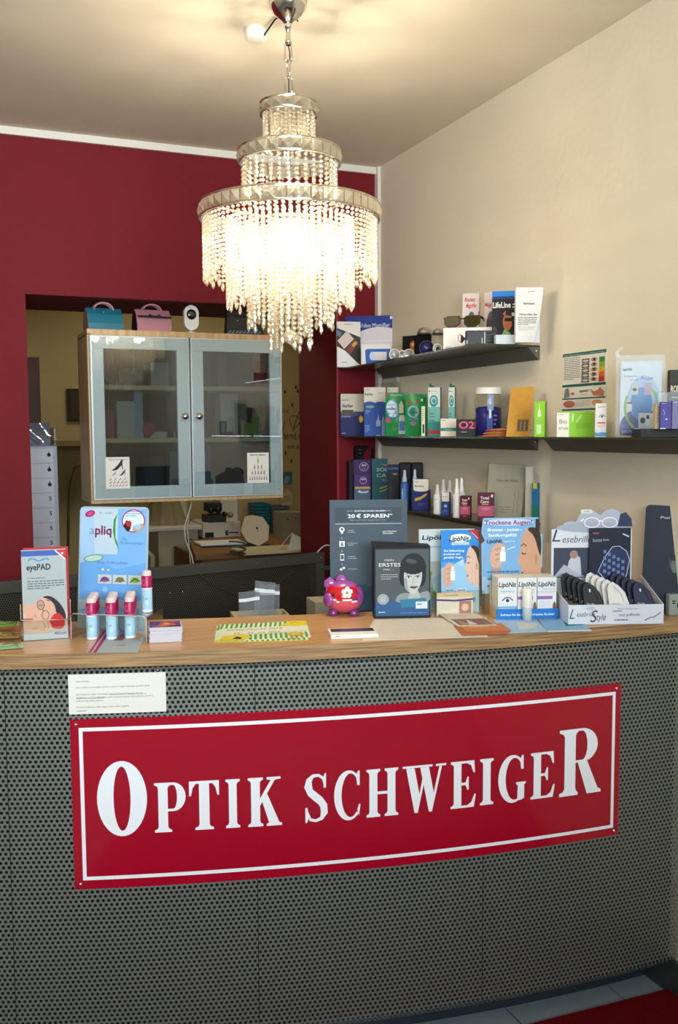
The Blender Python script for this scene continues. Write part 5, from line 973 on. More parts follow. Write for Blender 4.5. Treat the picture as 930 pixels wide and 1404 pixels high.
# MEIN ERSTES MAL box
P, ang, w_ = cpx((513, 848), (590, 846.5)); h_ = onv(P, ang, 552, 750)[1]-ZC
def d_mein(p):
    p.rect(.03, .03, .98, .97, '4f585c').rect(.03, .03, .98, .24, '2f5c8c')
    p.blob([(.36, .20), (.42, .33), (.56, .36), (.62, .34), (.80, .34), (.92, .38), (1.0, .36), (1.0, .20)], '8f9698').blob([(.60, .20), (.63, .40), (.80, .40), (.84, .20)], 'b0b4b2')
    p.ell(.69, .69, .235, .225, '202426', 36, rot=-.1).blob([(.46, .70), (.44, .50), (.56, .42), (.84, .42), (.93, .52), (.92, .72)], '202426')
    p.blob([(.535, .68), (.53, .52), (.58, .40), (.69, .315), (.79, .40), (.85, .52), (.86, .68), (.70, .74)], 'c2c6c4').blob([(.53, .56), (.54, .42), (.64, .34), (.60, .44), (.58, .58)], '9aa09e')
    p.ell(.695, .70, .195, .085, '202426', 30).ell(.66, .80, .10, .03, '4a5254', 20, rot=-.2)
    for x in (.615, .775): p.ell(x, .575, .042, .014, 'e8eaea', 14).ell(x, .576, .018, .014, '1e2224', 10).stroke([(x-.05, .577), (x-.02, .592), (x+.02, .593), (x+.05, .58)], .012, '1a1c1e').stroke([(x-.055, .612), (x, .627), (x+.055, .612)], .009, '4a4e50')
    p.stroke([(.70, .56), (.685, .495), (.72, .485)], .008, '8f9492').blob([(.625, .432), (.67, .45), (.71, .443), (.76, .45), (.79, .44), (.71, .405)], '5c4c4e').stroke([(.63, .432), (.71, .434), (.785, .44)], .006, '3a3032').rect(.03, .03, .98, .22, '2f5c8c')
    p.text('MEIN', .27, .82, .026, 'd8dcdc', w=.16).text('ERSTES', .28, .755, .050, 'f0f2f2', w=.38).text('MAL ...', .26, .69, .024, 'd8dcdc', w=.18).lines(.12, .42, .62, .53, 3, 'b8bebe', .3).ell(.16, .27, .10, .075, 'a8b2b6', 26).ring(.16, .27, .08, .06, .008, '6a767c').text('Bausch', .14, .09, .020, 'd8e4f0', w=.11, bold=True).text('www.kontaktlinsen-magazin.de', .70, .075, .016, '9ab8d4', w=.48).poly([(.46, .26), (.92, .28), (.94, .18), (.48, .14)], '2f7a9c').rect(.74, .13, .95, .23, 'd4e0e8').lines(.76, .92, .20, .15, 1, '5a7a90')
o = carton('folding_box', 'dark box picturing a woman with a fringe and lettered MEIN ERSTES MAL', 'box', P, ang, w_, .045, h_, '14181c', d_mein)
b = MB(); b.hexa([(0, 0, h_), (w_, 0, h_), (w_, .045, h_), (0, .045, h_), (-.006, .002, h_+.004), (w_, .001, h_+.0015), (w_, .046, h_+.003), (-.004, .046, h_+.012)], paint('101418')); b.obj('lid_flap', o)
# piggy bank
P = onz(481, 846, ZC); P = off(P, 0, 0, .045); mpp = np.linalg.norm(P[:2])/FPX; o = thing('piggy_bank', 'glossy purple and pink piggy bank with a red patch and white flower', 'piggy bank', P, R_(-28))
pu = mat('purple_glaze', '7a3276', .12, coat=.6); pk = mat('pink_glaze', 'd4566c', .12, coat=.6); rd = mat('red_glaze', 'c81824', .12, coat=.6); wt_ = mat('white_glaze', 'efe8e2', .12, coat=.6); ppk = mat('mauve_glaze', 'a04c9c', .12, coat=.6)
b = MB(); rx, ry, rz = .055, .047, .045; zc = .049; N_, K_ = 40, 28; v = []; f = []
b0 = MB(); b0.ball((0, 0, zc), (rx, ry, rz), pu, N_, K_)
for mm in (pk, rd, ppk, wt_): b0.mi(mm)
for i, fc in enumerate(b0.f):
    c_ = np.mean([b0.v[j] for j in fc], axis=0)-np.array([0, 0, zc]); x, y, z = c_[0]/rx, c_[1]/ry, c_[2]/rz
    k = pu
    if z < -.12+.06*math.sin(8*x): k = pk
    elif z < -.04+.06*math.sin(8*x) and y < 0: k = wt_
    elif y < .2 and (x+.05)**2/.55+(z-.38)**2/.42 < 1: k = rd
    if z > .72: k = ppk
    if x > .74: k = ppk
    b0.m[i] = b0.mi(k)
b0.obj('body', o)
b = MB(); b.lathe([(0, 0), (.014, 0), (.018, -.003), (.020, -.016), (.0, -.018)], ppk, 18); rot = Vector((0, 0, 1)).rotation_difference(Vector((-.75, -.66, .0))).to_matrix(); b.v = [tuple(Vector((-.045, -.034, .044))+rot @ Vector(q)) for q in b.v]; b.obj('snout', o)
for x, y, ez in ((-.038, -.004, .082), (-.010, .026, .086)):
    b = MB(); b.lathe([(0, .020), (.006, .017), (.014, .010), (.018, .0), (.014, -.010), (0, -.014)], ppk, 16, (x, y, ez), sy=.45); b.obj('ear', o)
for x, y in ((-.028, -.020), (.028, -.020), (-.026, .022), (.028, .022)): b = MB(); b.lathe([(0, 0), (.011, 0), (.013, .004), (.012, .016), (0, .018)], pu, 12, (x, y, 0)); b.obj('leg', o)
for x, y, z in ((-.026, -.0415, .060), (-.0535, -.004, .060)): b = MB(); b.ball((x, y, z), .0042, M['black'], 10, 6); b.obj('eye', o)
fl_ = MB(); fx, fz = .012, .066
def surf(x, z, e=.0012):
    k = max(0, 1-(x/rx)**2-((z-zc)/rz)**2); return (x, -ry*math.sqrt(k)-e, z)
for k in range(5):
    a = 2*math.pi*k/5+.3; cx_, cz_ = fx+.009*math.cos(a), fz+.009*math.sin(a); pts = [surf(cx_+.0062*math.cos(t*math.pi/7), cz_+.0062*math.sin(t*math.pi/7), .0012) for t in range(14)]
    c0 = surf(cx_, cz_, .0014); fl_.add([c0]+pts, [(0, 1+i, 1+(i+1) % 14) for i in range(14)], wt_)
pts = [surf(fx+.0035*math.cos(t*math.pi/6), fz+.0035*math.sin(t*math.pi/6), .0022) for t in range(12)]; fl_.add([surf(fx, fz, .0026)]+pts, [(0, 1+i, 1+(i+1) % 12) for i in range(12)], paint('c87a1c')); fl_.obj('flower', o)
# paper things in front of the pig
A, B, D = onz(454, 876.5, ZC), onz(519, 874.5, ZC), onz(454, 853, ZC); ang = math.atan2(B[1]-A[1], B[0]-A[0]); w_ = np.linalg.norm((B-A)[:2])
carton('slim_white_box', 'flat white box with a dark purple picture lying before the pig', 'box', A, ang, w_, .075, .010, 'e9e6e0', lambda p: p.lines(.08, .3, .7, .3, 1, 'a8442c'), None, topdraw=lambda p: p.rect(.04, .45, .97, .95, '33303a').poly([(.2, .5), (.35, .9), (.55, .7), (.7, .92), (.85, .55)], '5a3c6c').rect(.03, .05, .97, .42, 'efece6'))
A, B, D = onz(497, 878.5, ZC), onz(669, 873.5, ZC), onz(512, 850, ZC)
flat('price_list', 'large cream paper list lying between the white box and the leaflets', 'paper', (A, B, onz(512, 851, ZC)), ZC, .0014, 'd8cdb8', lambda p: p.lines(.1, .9, .9, .15, 12, 'b8ac98', .12))
A, B, D = onz(504, 875.2, ZC+.0018), onz(665, 870.5, ZC+.0018), onz(514, 849.5, ZC+.0018)
flat('paper_sheet', 'cream printed paper sheet on top of the large cream list', 'paper', (A, B, D), ZC+.0018, .0005, 'd9d0c0', lambda p: p.lines(.06, .94, .92, .2, 14, 'bcb2a2', .15))
# orange leaflets and picture leaflet
A, B, D = onz(633, 871, ZC), onz(699, 868, ZC), onz(622, 856, ZC)
flat('orange_leaflet', 'orange leaflet under the picture leaflet, lower one', 'leaflet', (onz(634, 873, ZC), onz(700, 871, ZC), onz(622, 860, ZC)), ZC+.0030, .0006, 'b8642c')
flat('orange_leaflet', 'orange leaflet under the picture leaflet, upper one', 'leaflet', (onz(640, 868.5, ZC), onz(702, 867, ZC), onz(628, 858, ZC)), ZC+.0040, .0006, 'c4783c', lambda p: p.lines(.2, .9, .6, .3, 1, 'e0a468'))
flat('picture_leaflet', 'cream leaflet with a strip of people pictures on the orange leaflets', 'leaflet', (onz(628, 862, ZC), onz(682, 860.5, ZC), onz(601, 844.5, ZC)), ZC+.0050, .0006, 'd0c4b0', lambda p: p.rect(.10, .08, .97, .55, '6c6058').poly([(.15, .1), (.25, .5), (.38, .1)], 'b07a5c').poly([(.35, .1), (.48, .5), (.60, .1)], 'c8c8c4').poly([(.55, .1), (.70, .52), (.80, .1)], '9a4a34').poly([(.75, .1), (.88, .5), (.96, .1)], '8c7460').lines(.3, .95, .8, .7, 1, '8a8070'))
# LipoNit leaflet holder: back board, front leaflet, holder, card pack
P, ang, w_ = cpx((592, 843.5), (661, 842)); Pa = off(P, ang, -.012, .028)
def d_lb(p, W, H):
    liponit(p, .33, .90, .055, w=.54); p.text('Kompetenz', .36, .79, .034, '3a78c0', w=.40).poly([(0, .3), (.5, .5), (1, .5), (1, 0), (0, 0)], 'a8c8dc').stroke([(.22, .25), (.17, .35), (.20, .48)], .06, '6cb83c').stroke([(.30, .18), (.22, .25)], .06, '6cb83c')
o, *_ = stand_board('leaflet', 'pale LipoNit competence leaflet behind the bright blue one', 'leaflet', (581, 843), (659, 841), 725.5, .012, .003, 'c8d4d4', d_lb, yback=.058)
def d_lf(p, W, H):
    p.rect(0, 0, 1, 1, '4aa0e4').rect(0, .62, 1, 1, '2f8ce0').ell(.5, .25, .9, .35, '9accec', 30, a0=0, a1=180).rect(0, 0, 1, .25, 'a8d0ea').poly([(.70, 1), (1, 1), (1, .86)], 'b02c38').stroke([(.80, .975), (.97, .90)], .02, 'e8c4c4').ell(.50, .905, .29, .050, 'f0f6fa', 28); liponit(p, .48, .90, .062, w=.52)
    p.rect(.28, .82, .74, .855, 'c4dcf0').text('Augenspray', .51, .837, .022, '3a78b8', w=.38).text('Zur Befeuchtung', .34, .755, .026, 'eaf4fc', w=.54, bold=True).text('trockener und', .28, .715, .026, 'eaf4fc', w=.44, bold=True).text('gereizter Augen', .32, .675, .026, 'eaf4fc', w=.50, bold=True)
    profile(p, .60, .30, .42, .52); hand(p, .02, .32, .36, .30); p.poly([(.38, .60), (.60, .66), (.60, .56)], 'b4d8f4').rect(.10, .18, .34, .30, 'b8d4e8').text('LipoNit', .22, .28, .018, '14202c', w=.2, bold=True).rect(.40, .18, .66, .30, 'd4d8e4').text('LipoNit', .53, .28, .018, '2a3444', w=.2, bold=True).rect(.74, .02, .98, .26, 'c4dcE8'.lower()).ell(.84, .16, .06, .035, '5aa8b4', 14)
o, *_ = stand_board('leaflet', 'bright blue LipoNit leaflet of a woman spraying her eye, in the holder', 'leaflet', (606.5, 842), (658.5, 840.8), 727, .008, .004, '4aa0e4', d_lf, yback=.012)
hl = thing('leaflet_holder', 'clear acrylic holder carrying the blue LipoNit leaflets', 'holder', P, ang); wq = w_+.008
b = MB(); b.box(0, wq, 0, .002, 0, .105*.62, M['acrylic']); b.box(0, .002, .002, .050, 0, .13*.62, M['acrylic']); b.box(wq-.002, wq, .002, .050, 0, .13*.75, M['acrylic']); b.box(.002, wq-.002, .048, .050, 0, .14, M['acrylic']); b.obj('acrylic_body', hl)
P3, a3, w3 = cpx((597.5, 843), (647, 842)); P3 = off(P3, a3, 0, -.016); z0 = .004; h3 = onv(P3, a3, 620, 813)[1]-ZC
carton('business_card_pack', 'cream and violet appointment card pack before the LipoNit holder', 'card', P3, a3, w3, .007, h3, 'd4ccbc', lambda p: p.rect(0, .82, 1, 1, 'd0b88c').text('Optik Schweiger', .40, .91, .07, '4a3c30', w=.40).poly([(0, .74), (.5, .70), (1, .76), (1, .68), (.5, .62), (0, .66)], '4c3c78').rect(.62, .10, .95, .64, 'a87866').ell(.78, .36, .10, .16, 'd8b8a0').rect(.10, .14, .56, .60, 'ddd4c0').lines(.12, .54, .56, .2, 5, 'a89c88', .2))
# blue LipoNit spray display
P, ang, w_ = cpx((681, 850), (766, 848.2)); zt = ZC
ds = thing('counter_display', 'blue LipoNit tray display with a header card of a smiling woman', 'display', P, ang); trh = onv(P, ang, 725, 835)[1]-ZC; D_ = .080
b = MB(); bl = paint('1f78c8'); b.box(0, w_, 0, .002, 0, trh, bl); b.box(0, .002, .002, D_, 0, trh*1.0, M['cardboard']); b.box(w_-.002, w_, .002, D_, 0, trh, M['cardboard']); b.box(0, w_, 0, D_, 0, .0015, M['cardboard']); b.box(0, w_, D_-.002, D_, 0, trh*3, M['cardboard']); b.obj('tray', ds)
p = Print(w_, trh); p.text('Befreien Sie die Augen und testen Sie hier!', .50, .48, .22, 'e4f0fc', w=.86, bold=True); p.done('tray_lettering', ds)
hz0 = trh*2; Pq = off(P, ang, -.018, D_+.002); hh = onv(Pq, ang, 700, 710)[1]-ZC-hz0; wl = onv(Pq, ang, 661, 740)[0]; wr = onv(Pq, ang, 745, 740)[0]
prof = [(0.02, 0), (1, 0), (.97, .12), (.86, .20), (.80, .28), (1.0, .34), (1.0, .78), (.93, .78), (.93, 1.0), (.06, 1.0), (.02, .98), (0, .80), (.06, .70), (.0, .66)]
WW = wr-wl; fq = lambda x, z: (-.018+wl+x*WW, D_+.002+.006, hz0+z*hh); b = MB(); b.prism(prof, fq, lambda x, z: tuple(np.array(fq(x, z))+np.array([0, .002, 0])), paint('8fb8dc')); b.obj('header_card', ds)
p = Print(WW, hh, lambda x, z, d: (-.018+wl+x, D_+.008-d, hz0+z)); p.poly([(.02, .0), (.96, .0), (.86, .2), (.86, .98), (.06, .98), (.02, .80), (.07, .70), (.02, .66)], '7cb0dc').poly([(.02, .0), (.70, .0), (.62, .18), (.02, .22)], 'a4cce8')
profile(p, .58, .02, .40, .86, 'd0a080'); p.rect(.88, .72, .93, .98, '2e2824'); p.ell(.44, .94, .41, .045, 'c8d8f0', 26).text('Trockene Augen?', .44, .94, .058, '8c2c6c', w=.78, bold=True).text('Brennen - Jucken -', .38, .845, .042, 'f0f6fc', w=.56, bold=True).text('Sandkorngef\u00fchl', .34, .775, .042, 'f0f6fc', w=.46, bold=True); liponit(p, .22, .695, .05, w=.26); p.text('Augenspray', .44, .693, .028, 'e8f2fa', w=.22)
hand(p, .13, .34, .28, .34); p.rect(.17, .02, .32, .34, 'b89484').stroke([(.42, .58), (.55, .62)], .015, 'd8ecf8').lines(.10, .62, .30, .02, 3, '4a78a8', .25); p.done('printed_header', ds)
# packs in the tray: three columns, four deep
bw = (w_-.014)/3; bh = onv(off(P, ang, 0, .012), ang, 718, 791.5)[1]-ZC-.002
def d_lp(kind):
    def f(p):
        p.rect(0, 0, 1, 1, 'e2e4e4'); liponit(p, .5, .84, .12, w=.90)
        if kind == 0: p.rect(0, 0, 1, .30, '6cacd4').text('Augenspray', .48, .68, .06, '5a9cd0', w=.72, shear=.2); eye(p, .50, .44, .26); p.lines(.08, .9, .26, .14, 3, 'e4f0f8', .25)
        else: p.text('Augenspray', .60, .72, .04, '8a94a8', w=.62, shear=.2).rect(0, .46, .80, .54, '9a6aa8').lines(.1, .7, .42, .24, 4, 'a8a8ac', .2).ell(.5, .14, .28, .08, '8cc0dc').ell(.90, .24, .09, .16, '8a5a44').rect(0, .62, .9, .66, 'd8ccd4')
    return f
for c in range(3):
    src = None
    for k in range(4):
        loc = off(P, ang, .005+c*(bw+.002), .005+k*.0175, .002)
        L_ = f'white LipoNit spray pack, {("left", "middle", "right")[c]} column of the blue tray, {("front", "second", "third", "rear")[k]} one'
        if src is None: src = carton('spray_pack', L_, 'pack', loc, ang, bw, .0168, bh, 'e0d8c4', d_lp(0 if c == 0 else 1), None, 'LipoNit packs in the blue tray')
        else: dup(src, loc, ang, L_)
Q = off(P, ang, w_*.43, -.0); tb_ = thing('tester_bottle', 'white tester spray bottle standing before the middle LipoNit pack', 'bottle', off(P, ang, w_*.47, -.0135, 0.0001), ang)
Hq = onv(Q, ang, 720, 806)[1]-ZC; r = .0125
b = MB(); b.lathe([(0, 0), (r, 0), (r, Hq*.45), (r*.98, Hq*.46), (0, Hq*.46)], mat('clear_bottle_base', 'c4cccc', .15), 20); b.obj('bottle', tb_)
b = MB(); b.lathe([(r*.98, Hq*.42), (r*1.04, Hq*.44), (r*1.0, Hq*.97), (r*.85, Hq), (0, Hq)], paint('ece8dc', .3), 22); b.obj('cap', tb_)
# blue leaflets lying in front of the tray displays
flat('blue_leaflet', 'pale blue leaflet lying under the front of the blue tray', 'leaflet', (onz(690, 868.5, ZC), onz(752, 866.5, ZC), onz(676, 850, ZC)), ZC, .0008, '9cc0e0', lambda p: p.poly([(.4, .2), (.5, .8), (.95, .6), (.8, .25)], 'c8ccc8').stroke([(.6, .15), (.9, .4), (.7, .75)], .01, '8a7a70'))
flat('blue_leaflet', 'blue leaflet with a green patch lying right of the pale one', 'leaflet', (onz(752, 867.5, ZC), onz(812, 866, ZC), onz(738, 850, ZC)), ZC+.001, .0008, '7cb0dc', lambda p: p.rect(.0, .0, 1, .10, 'e0dcd0').poly([(.52, .40), (.55, .75), (.98, .75), (.95, .45)], '1f6a6a'))
# Lesebrille display
P, ang, w_ = cpx((779.5, 857), (910, 855.5)); fh = onv(P, ang, 845, 829)[1]-ZC; D_ = .165; Pk = off(P, ang, 0, D_)
ld = thing('glasses_display', 'white Lesebrille Style tray display with cloud shaped header', 'display', P, ang); wc = paint('d4d8e0'); xl = onv(Pk, ang, 756, 780)[0]; xr = onv(Pk, ang, 866, 780)[0]
zl = onv(Pk, ang, 760, 780)[1]-ZC
b = MB(); b.box(0, w_, 0, .002, 0, fh, wc); b.hexa([(0, .002, 0), (.002, .002, 0), (.002, D_, 0), (0, D_, 0), (0, .002, fh), (.002, .002, fh), (.002, D_, .075), (0, D_, .075)], wc); b.hexa([(w_-.002, .002, 0), (w_, .002, 0), (w_, D_, 0), (w_-.002, D_, 0), (w_-.002, .002, fh), (w_, .002, fh), (w_, D_, .10), (w_-.002, D_, .10)], wc); b.box(0, w_, 0, D_, 0, .0015, wc)
b.hexa([(.002, .004, fh*.55), (w_-.002, .004, fh*.55), (w_-.002, D_-.002, .030), (.002, D_-.002, .030), (.002, .004, fh*.55+.0015), (w_-.002, .004, fh*.55+.0015), (w_-.002, D_-.002, .0315), (.002, D_-.002, .0315)], paint('c8b8a0')); b.obj('tray', ld)
p = Print(w_, fh); p.text('esebrille', .185, .54, .26, '3a4464', w=.19, shear=.25).text('L', .05, .56, .50, '3a4464', w=.05, shear=.3).text('S', .27, .44, .62, '2e3858', w=.06, shear=.2).text('tyle', .345, .40, .36, '2e3858', w=.10, shear=.2).text('einfach vor die Augen setzen', .62, .80, .09, '5a6484', w=.22, shear=.2).text('stets griffbereit', .64, .50, .16, '3a4464', w=.22, shear=.2).lines(.46, .64, .70, .58, 1, '5a6484', .4).lines(.48, .74, .26, .14, 1, '5a6484', .5).stroke([(.80, .20), (.86, .36), (.90, .34), (.97, .62)], .006, '2a3454').stroke([(.80, .18), (.97, .55)], .003, '2a3454').ell(.23, .82, .05, .10, 'b8c0d4', 16); p.done('tray_lettering', ld)
ztop = onv(Pk, ang, 800, 699)[1]-ZC; zsh = onv(Pk, ang, 765, 726)[1]-ZC; cw = xr-xl
cloud = [(0, 0), (cw, 0), (cw, zsh*.98)]
ar = lambda cx_, cz_, rx_, rz_, a0_, a1_: [(cx_+rx_*math.cos(R_(t)), cz_+rz_*math.sin(R_(t))) for t in range(a0_, a1_+1, 12)]
cloud += ar(cw*.74, zsh+.004, cw*.18, (ztop-zsh)*.96, 5, 140)+ar(cw*.46, zsh+.006, cw*.16, (ztop-zsh)*.90, 50, 160)+ar(cw*.24, zsh, cw*.12, (ztop-zsh)*.42, 60, 178)+[(0, zsh)]
b = MB(); fx_ = lambda x, z: (xl+x, D_+.001, z); b.prism(cloud, fx_, lambda x, z: (xl+x, D_+.003, z), paint('b4bac8')); b.obj('header_card', ld)
p = Print(cw, zsh, lambda x, z, d: (xl+x, D_+.001-d, z)); p.clip = False; p.rect(0, 0, 1, 1.0, 'dcdee4').ell(.5, 1.02, .44, .06, 'a9b0c0', 24).text('esebrille', .32, .885, .085, '38405c', w=.36, shear=.25).text('L', .08, .93, .15, '38405c', w=.10, shear=.3).text('S', .55, .84, .22, '2c3450', w=.12, shear=.2).rect(.03, .42, .47, .78, '3c4458').poly([(.18, .45), (.22, .62), (.28, .72), (.36, .66), (.38, .44)], 'c8ccd4').ell(.28, .70, .05, .05, 'a88474', 16).poly([(.04, .44), (.16, .58), (.36, .46), (.46, .43), (.04, .43)], 'b4bac8').lines(.50, .62, .60, .42, 4, '7a8298', .3)
for cx_ in (.50, .72): p.ring(cx_, 1.08, .10, .065, .014, 'eceef2')
p.stroke([(.36, 1.10), (.40, 1.12)], .02, 'eceef2').stroke([(.59, 1.10), (.63, 1.10)], .02, 'eceef2').poly([(.82, 1.03), (.85, 1.18), (.92, 1.20), (.99, 1.12), (1.0, 1.03)], '2f3a5c').rect(.36, 1.19, .50, 1.235, 'e4e2dc').text('14,90', .43, 1.212, .020, '3a3a3a', w=.07); p.done('printed_header', ld)
# dark brochure in the display
Pb = off(P, ang, 0, D_-.012); x0 = onv(Pb, ang, 808.5, 750)[0]; x1 = onv(Pb, ang, 865, 750)[0]; zt_ = onv(Pb, ang, 838, 724)[1]-ZC; zb_ = .036
br = thing('brochure', 'dark navy brochure with a net-like lens drawing standing in the display', 'brochure', off(Pb, ang, x0, 0, zb_), ang); wb_ = x1-x0; hb_ = zt_-zb_
b = MB(); b.box(0, wb_, 0, .004, 0, hb_, paint('1a2236')); b.obj('brochure', br); p = Print(wb_, hb_); p.lines(.08, .34, .94, .88, 1, 'a8646c').text('Das optimale Zubeh\u00f6r', .28, .84, .028, 'c0c8d8', w=.40).lines(.08, .48, .82, .79, 1, '8a94a8').poly([(.20, .40), (.40, .62), (.58, .74), (.84, .70), (.98, .58), (.92, .34), (.70, .08)], '28345c')
p.stroke([(.22, .40), (.38, .60), (.56, .74), (.72, .75), (.90, .68), (.98, .56), (.92, .36), (.70, .08), (.46, .24), (.22, .40)], .016, 'c8d0e0').stroke([(.0, .18), (.22, .40)], .03, '2c3890').stroke([(.38, .02), (.56, .20)], .03, '3a2f80')
for i in range(5):
    for j in range(4): a_, c_ = .34+i*.11, .38+j*.09-i*.035; p.rect(a_, c_, a_+.07, c_+.045, '6a80b0')
p.stroke([(.80, .92), (.95, .88)], .03, 'd8dce4').ring(.28, .18, .09, .07, .02, '4a5878'); p.done('printed_front', br)
# reading glasses cases: three colours, five deep
csh = [(.0, .0), (.036, .0), (.039, .012), (.034, .040), (.026, .058), (.016, .066), (.007, .062), (.001, .050)]
csh = [(x+ (.0 if z < .03 else -(z-.03)*.22), z) for x, z in csh]
for c, (nm, col, px) in enumerate((('black', '0a0c0e', 832), ('white', 'd8d6d0', 877), ('navy blue', '0f1538', 917))):
    src = None; m_ = mat(nm.replace(' ', '_')+'_case_plastic', col, .5, spec=.3)
    for k in range(5):
        sx = w_*(.20+.285*c)-.004*c; loc = off(P, ang, sx-k*.0085, .030+k*.020, fh*.55+.0105+k*.0034)
        L_ = f'{nm} slanted reading glasses case, {("front", "second", "third", "fourth", "hindmost")[k]} of its row in the display'
        if src is None:
            src = thing('glasses_case', L_, 'case', loc, ang-.12, 'reading glasses cases in the tray display', tilt=-.30)
            b = MB(); b.prism([(x*1.28, z*.98) for x, z in csh], lambda x, z: (x, 0, z), lambda x, z: (x+.001, .011, z), m_); b.obj('case', src, .0018)
            pb = MB(); pb.prism([(.024, .040), (.028, .041), (.027, .049), (.023, .048)], lambda x, z: (x-.010, -.0006, z), lambda x, z: (x-.010, -.0002, z), paint('c8ccd4')); pb.obj('emblem', src)
            p = Print(.04, .066); p.text('Style', .42, .14, .10, 'c8ccd8' if c != 1 else '3a3f54', w=.5, shear=.2); p.done('printed_name', src)
            b = MB(); b.tube([(.036, .0, .018), (.030, -.001, .036), (.012, -.001, .056)], .0008, paint('2c3038' if c != 1 else 'b8b8b8'), 4); b.obj('seam', src)
        else: dup(src, loc, None, L_)
# PolXpert board and its stand
def d_pol(p, W, H):
    p.text('Pol', .44, .89, .022, 'c8ccd4', w=.20, bold=True).text('pert', .79, .89, .022, 'c8ccd4', w=.27, bold=True).stroke([(.54, .865), (.66, .915)], .022, '0a0c10')
    p.ell(1.0, .48, .42, .13, '56655c', 36).ell(1.0, .45, .38, .09, '6c8078', 30).poly([(.60, .50), (1, .49), (1, .545), (.62, .555)], '38443c').lines(.66, .98, .47, .38, 6, '8aa098', .4)
Pp, ap, wp = cpx((886, 848), (952, 846))
o, *_ = stand_board('display_board', 'slate grey lens board with rounded corners at the right photo edge', 'board', (876, 837), (938, 845.5), 693.5, .02, .006, '3c4252', d_pol, corner=.012, yback=.010)
Pz, az, wz_ = cpx((910, 841), (960, 839)); Pz = off(Pz, az, -.003, -.036)
o = thing('lens_tester', 'small grey tester stand with a black dial at the right edge', 'stand', Pz, az); hz_ = onv(Pz, az, 925, 815)[1]-ZC
b = MB(); b.box(0, .052, 0, .022, 0, hz_, paint('8f9690', .4)); b.obj('block', o, .004)
b = MB(); b.lathe([(0, .004), (.014, .004), (.016, 0)], M['black'], 20); q = b.obj('dial', o); q.location = (.038, -.001, hz_*.5); q.rotation_euler = (R_(90), 0, 0)
p = Print(.10, hz_); p.rect(.08, .66, .17, .72, '2a302c').rect(.08, .56, .17, .62, '2a302c'); p.done('mark', o)

# ================================================================== SCREEN BEHIND THE COUNTER
A = onz(-60, 803, 1.05); B = onz(443, 757, 1.05); ang = math.atan2(B[1]-A[1], B[0]-A[0]); w_ = np.linalg.norm((B-A)[:2]); hs_ = .72
sc_ = thing('perforated_screen', 'dark framed perforated metal screen between counter and wall opening', 'screen', (A[0], A[1], 0), ang)
fr_ = M['screenframe']; t = 1.05
b = MB(); b.box(0, w_, -.012, .012, t-.042, t, fr_); b.obj('top_rail', sc_, .002)
b = MB(); b.box(w_-.042, w_, -.012, .012, 0, t-.042, fr_); b.obj('post', sc_, .002); b = MB(); b.box(0, .035, -.012, .012, 0, t-.042, fr_); b.obj('post', sc_, .002)
b = MB(); b.grid(lambda u, v: (.035+(w_-.077)*u, 0, .25+(t-.042-.25)*v), 1, 1, M['mesh'], lambda u, v: ((w_-.077)*u, (t-.29)*v), False); b.obj('perforated_sheet', sc_)
b = MB(); b.box(.035, w_-.042, -.012, .012, .21, .25, fr_); b.obj('bottom_rail', sc_)
b = MB(); b.box(.035, w_-.042, .03, .034, .2, t-.05, paint('1a1814', .8)); b.obj('rear_board', sc_)
for x, z in ((w_*.52, t-.10), (w_*.555, t-.10), (w_*.78, t-.02), (w_-.02, t-.02), (w_-.012, t-.06)): b = MB(); b.ball((x, -.013, z), .003, M['chrome'], 8, 5); b.obj('screw', sc_)
b = MB(); b.tube([(w_*(.60+.32*k/10), -.018, t-.035-.12*math.sin(math.pi*k/10)*(1-.2*k/10)) for k in range(11)], .0016, paint('3c3c38'), 5); b.obj('safety_cord', sc_)
q = off(np.array([A[0], A[1], 0]), ang, w_, 0); b = MB(); b.box(0, .03, -.01, .01, t-.075, t-.06, fr_); o = b.obj('hinge', sc_); o.location = (w_, 0, 0)
b = MB(); b.box(.03, .10, -.02, .02, 0, t-.03, mat('black_cabinet_side', '181818', .5)); o = b.obj('end_post', sc_); o.location = (w_, 0, 0)
b = MB(); b.tube([(w_-.03+.10*k/8, .0, t+.0+.028*math.sin(math.pi*k/8)) for k in range(9)], .003, paint('b8b4ac'), 6); b.obj('cable_loop', sc_)

# ================================================================== HANGING CABINET IN THE OPENING
cx0, cx1, cz0, cz1, cyf, cyb = .536, 1.350, 1.266, 1.962, 3.88, 4.17
cab = thing('wall_cabinet', 'birch cabinet with two glass doors hanging in the wall opening', 'cabinet', (cx0, cyf, cz0)); W_, H_, DD = cx1-cx0, cz1-cz0, cyb-cyf; t = .018
b = MB(); b.box(0, t, 0, DD, t, H_-t, M['birch']); b.box(W_-t, W_, 0, DD, t, H_-t, M['birch']); b.box(0, W_, 0, DD, 0, t, M['birch']); b.box(0, W_, 0, DD, H_-t-.006, H_, M['birch']); b.obj('carcass', cab, .001)
b = MB(); b.box(t, W_-t, DD-.006, DD, t, H_-t-.006, mat('cabinet_back', '1c1a18', .8)); b.obj('back_panel', cab)
b = MB(); b.box(W_/2-.009, W_/2+.009, .03, DD-.006, t, H_-t-.006, M['birchdark']); b.obj('divider', cab)
shz = [ony(190, 531, cyf)[2]-cz0, ony(190, 604, cyf)[2]-cz0]
for z in shz:
    for s0, s1 in ((t, W_/2-.009), (W_/2+.009, W_-t)): b = MB(); b.box(s0, s1, .02, DD-.006, z-.009, z+.009, mat('pale_shelf', 'dccb98', .5) if z == shz[0] and s0 == t else bpy.data.materials['pale_shelf']); b.obj('shelf', cab)
dm = .003
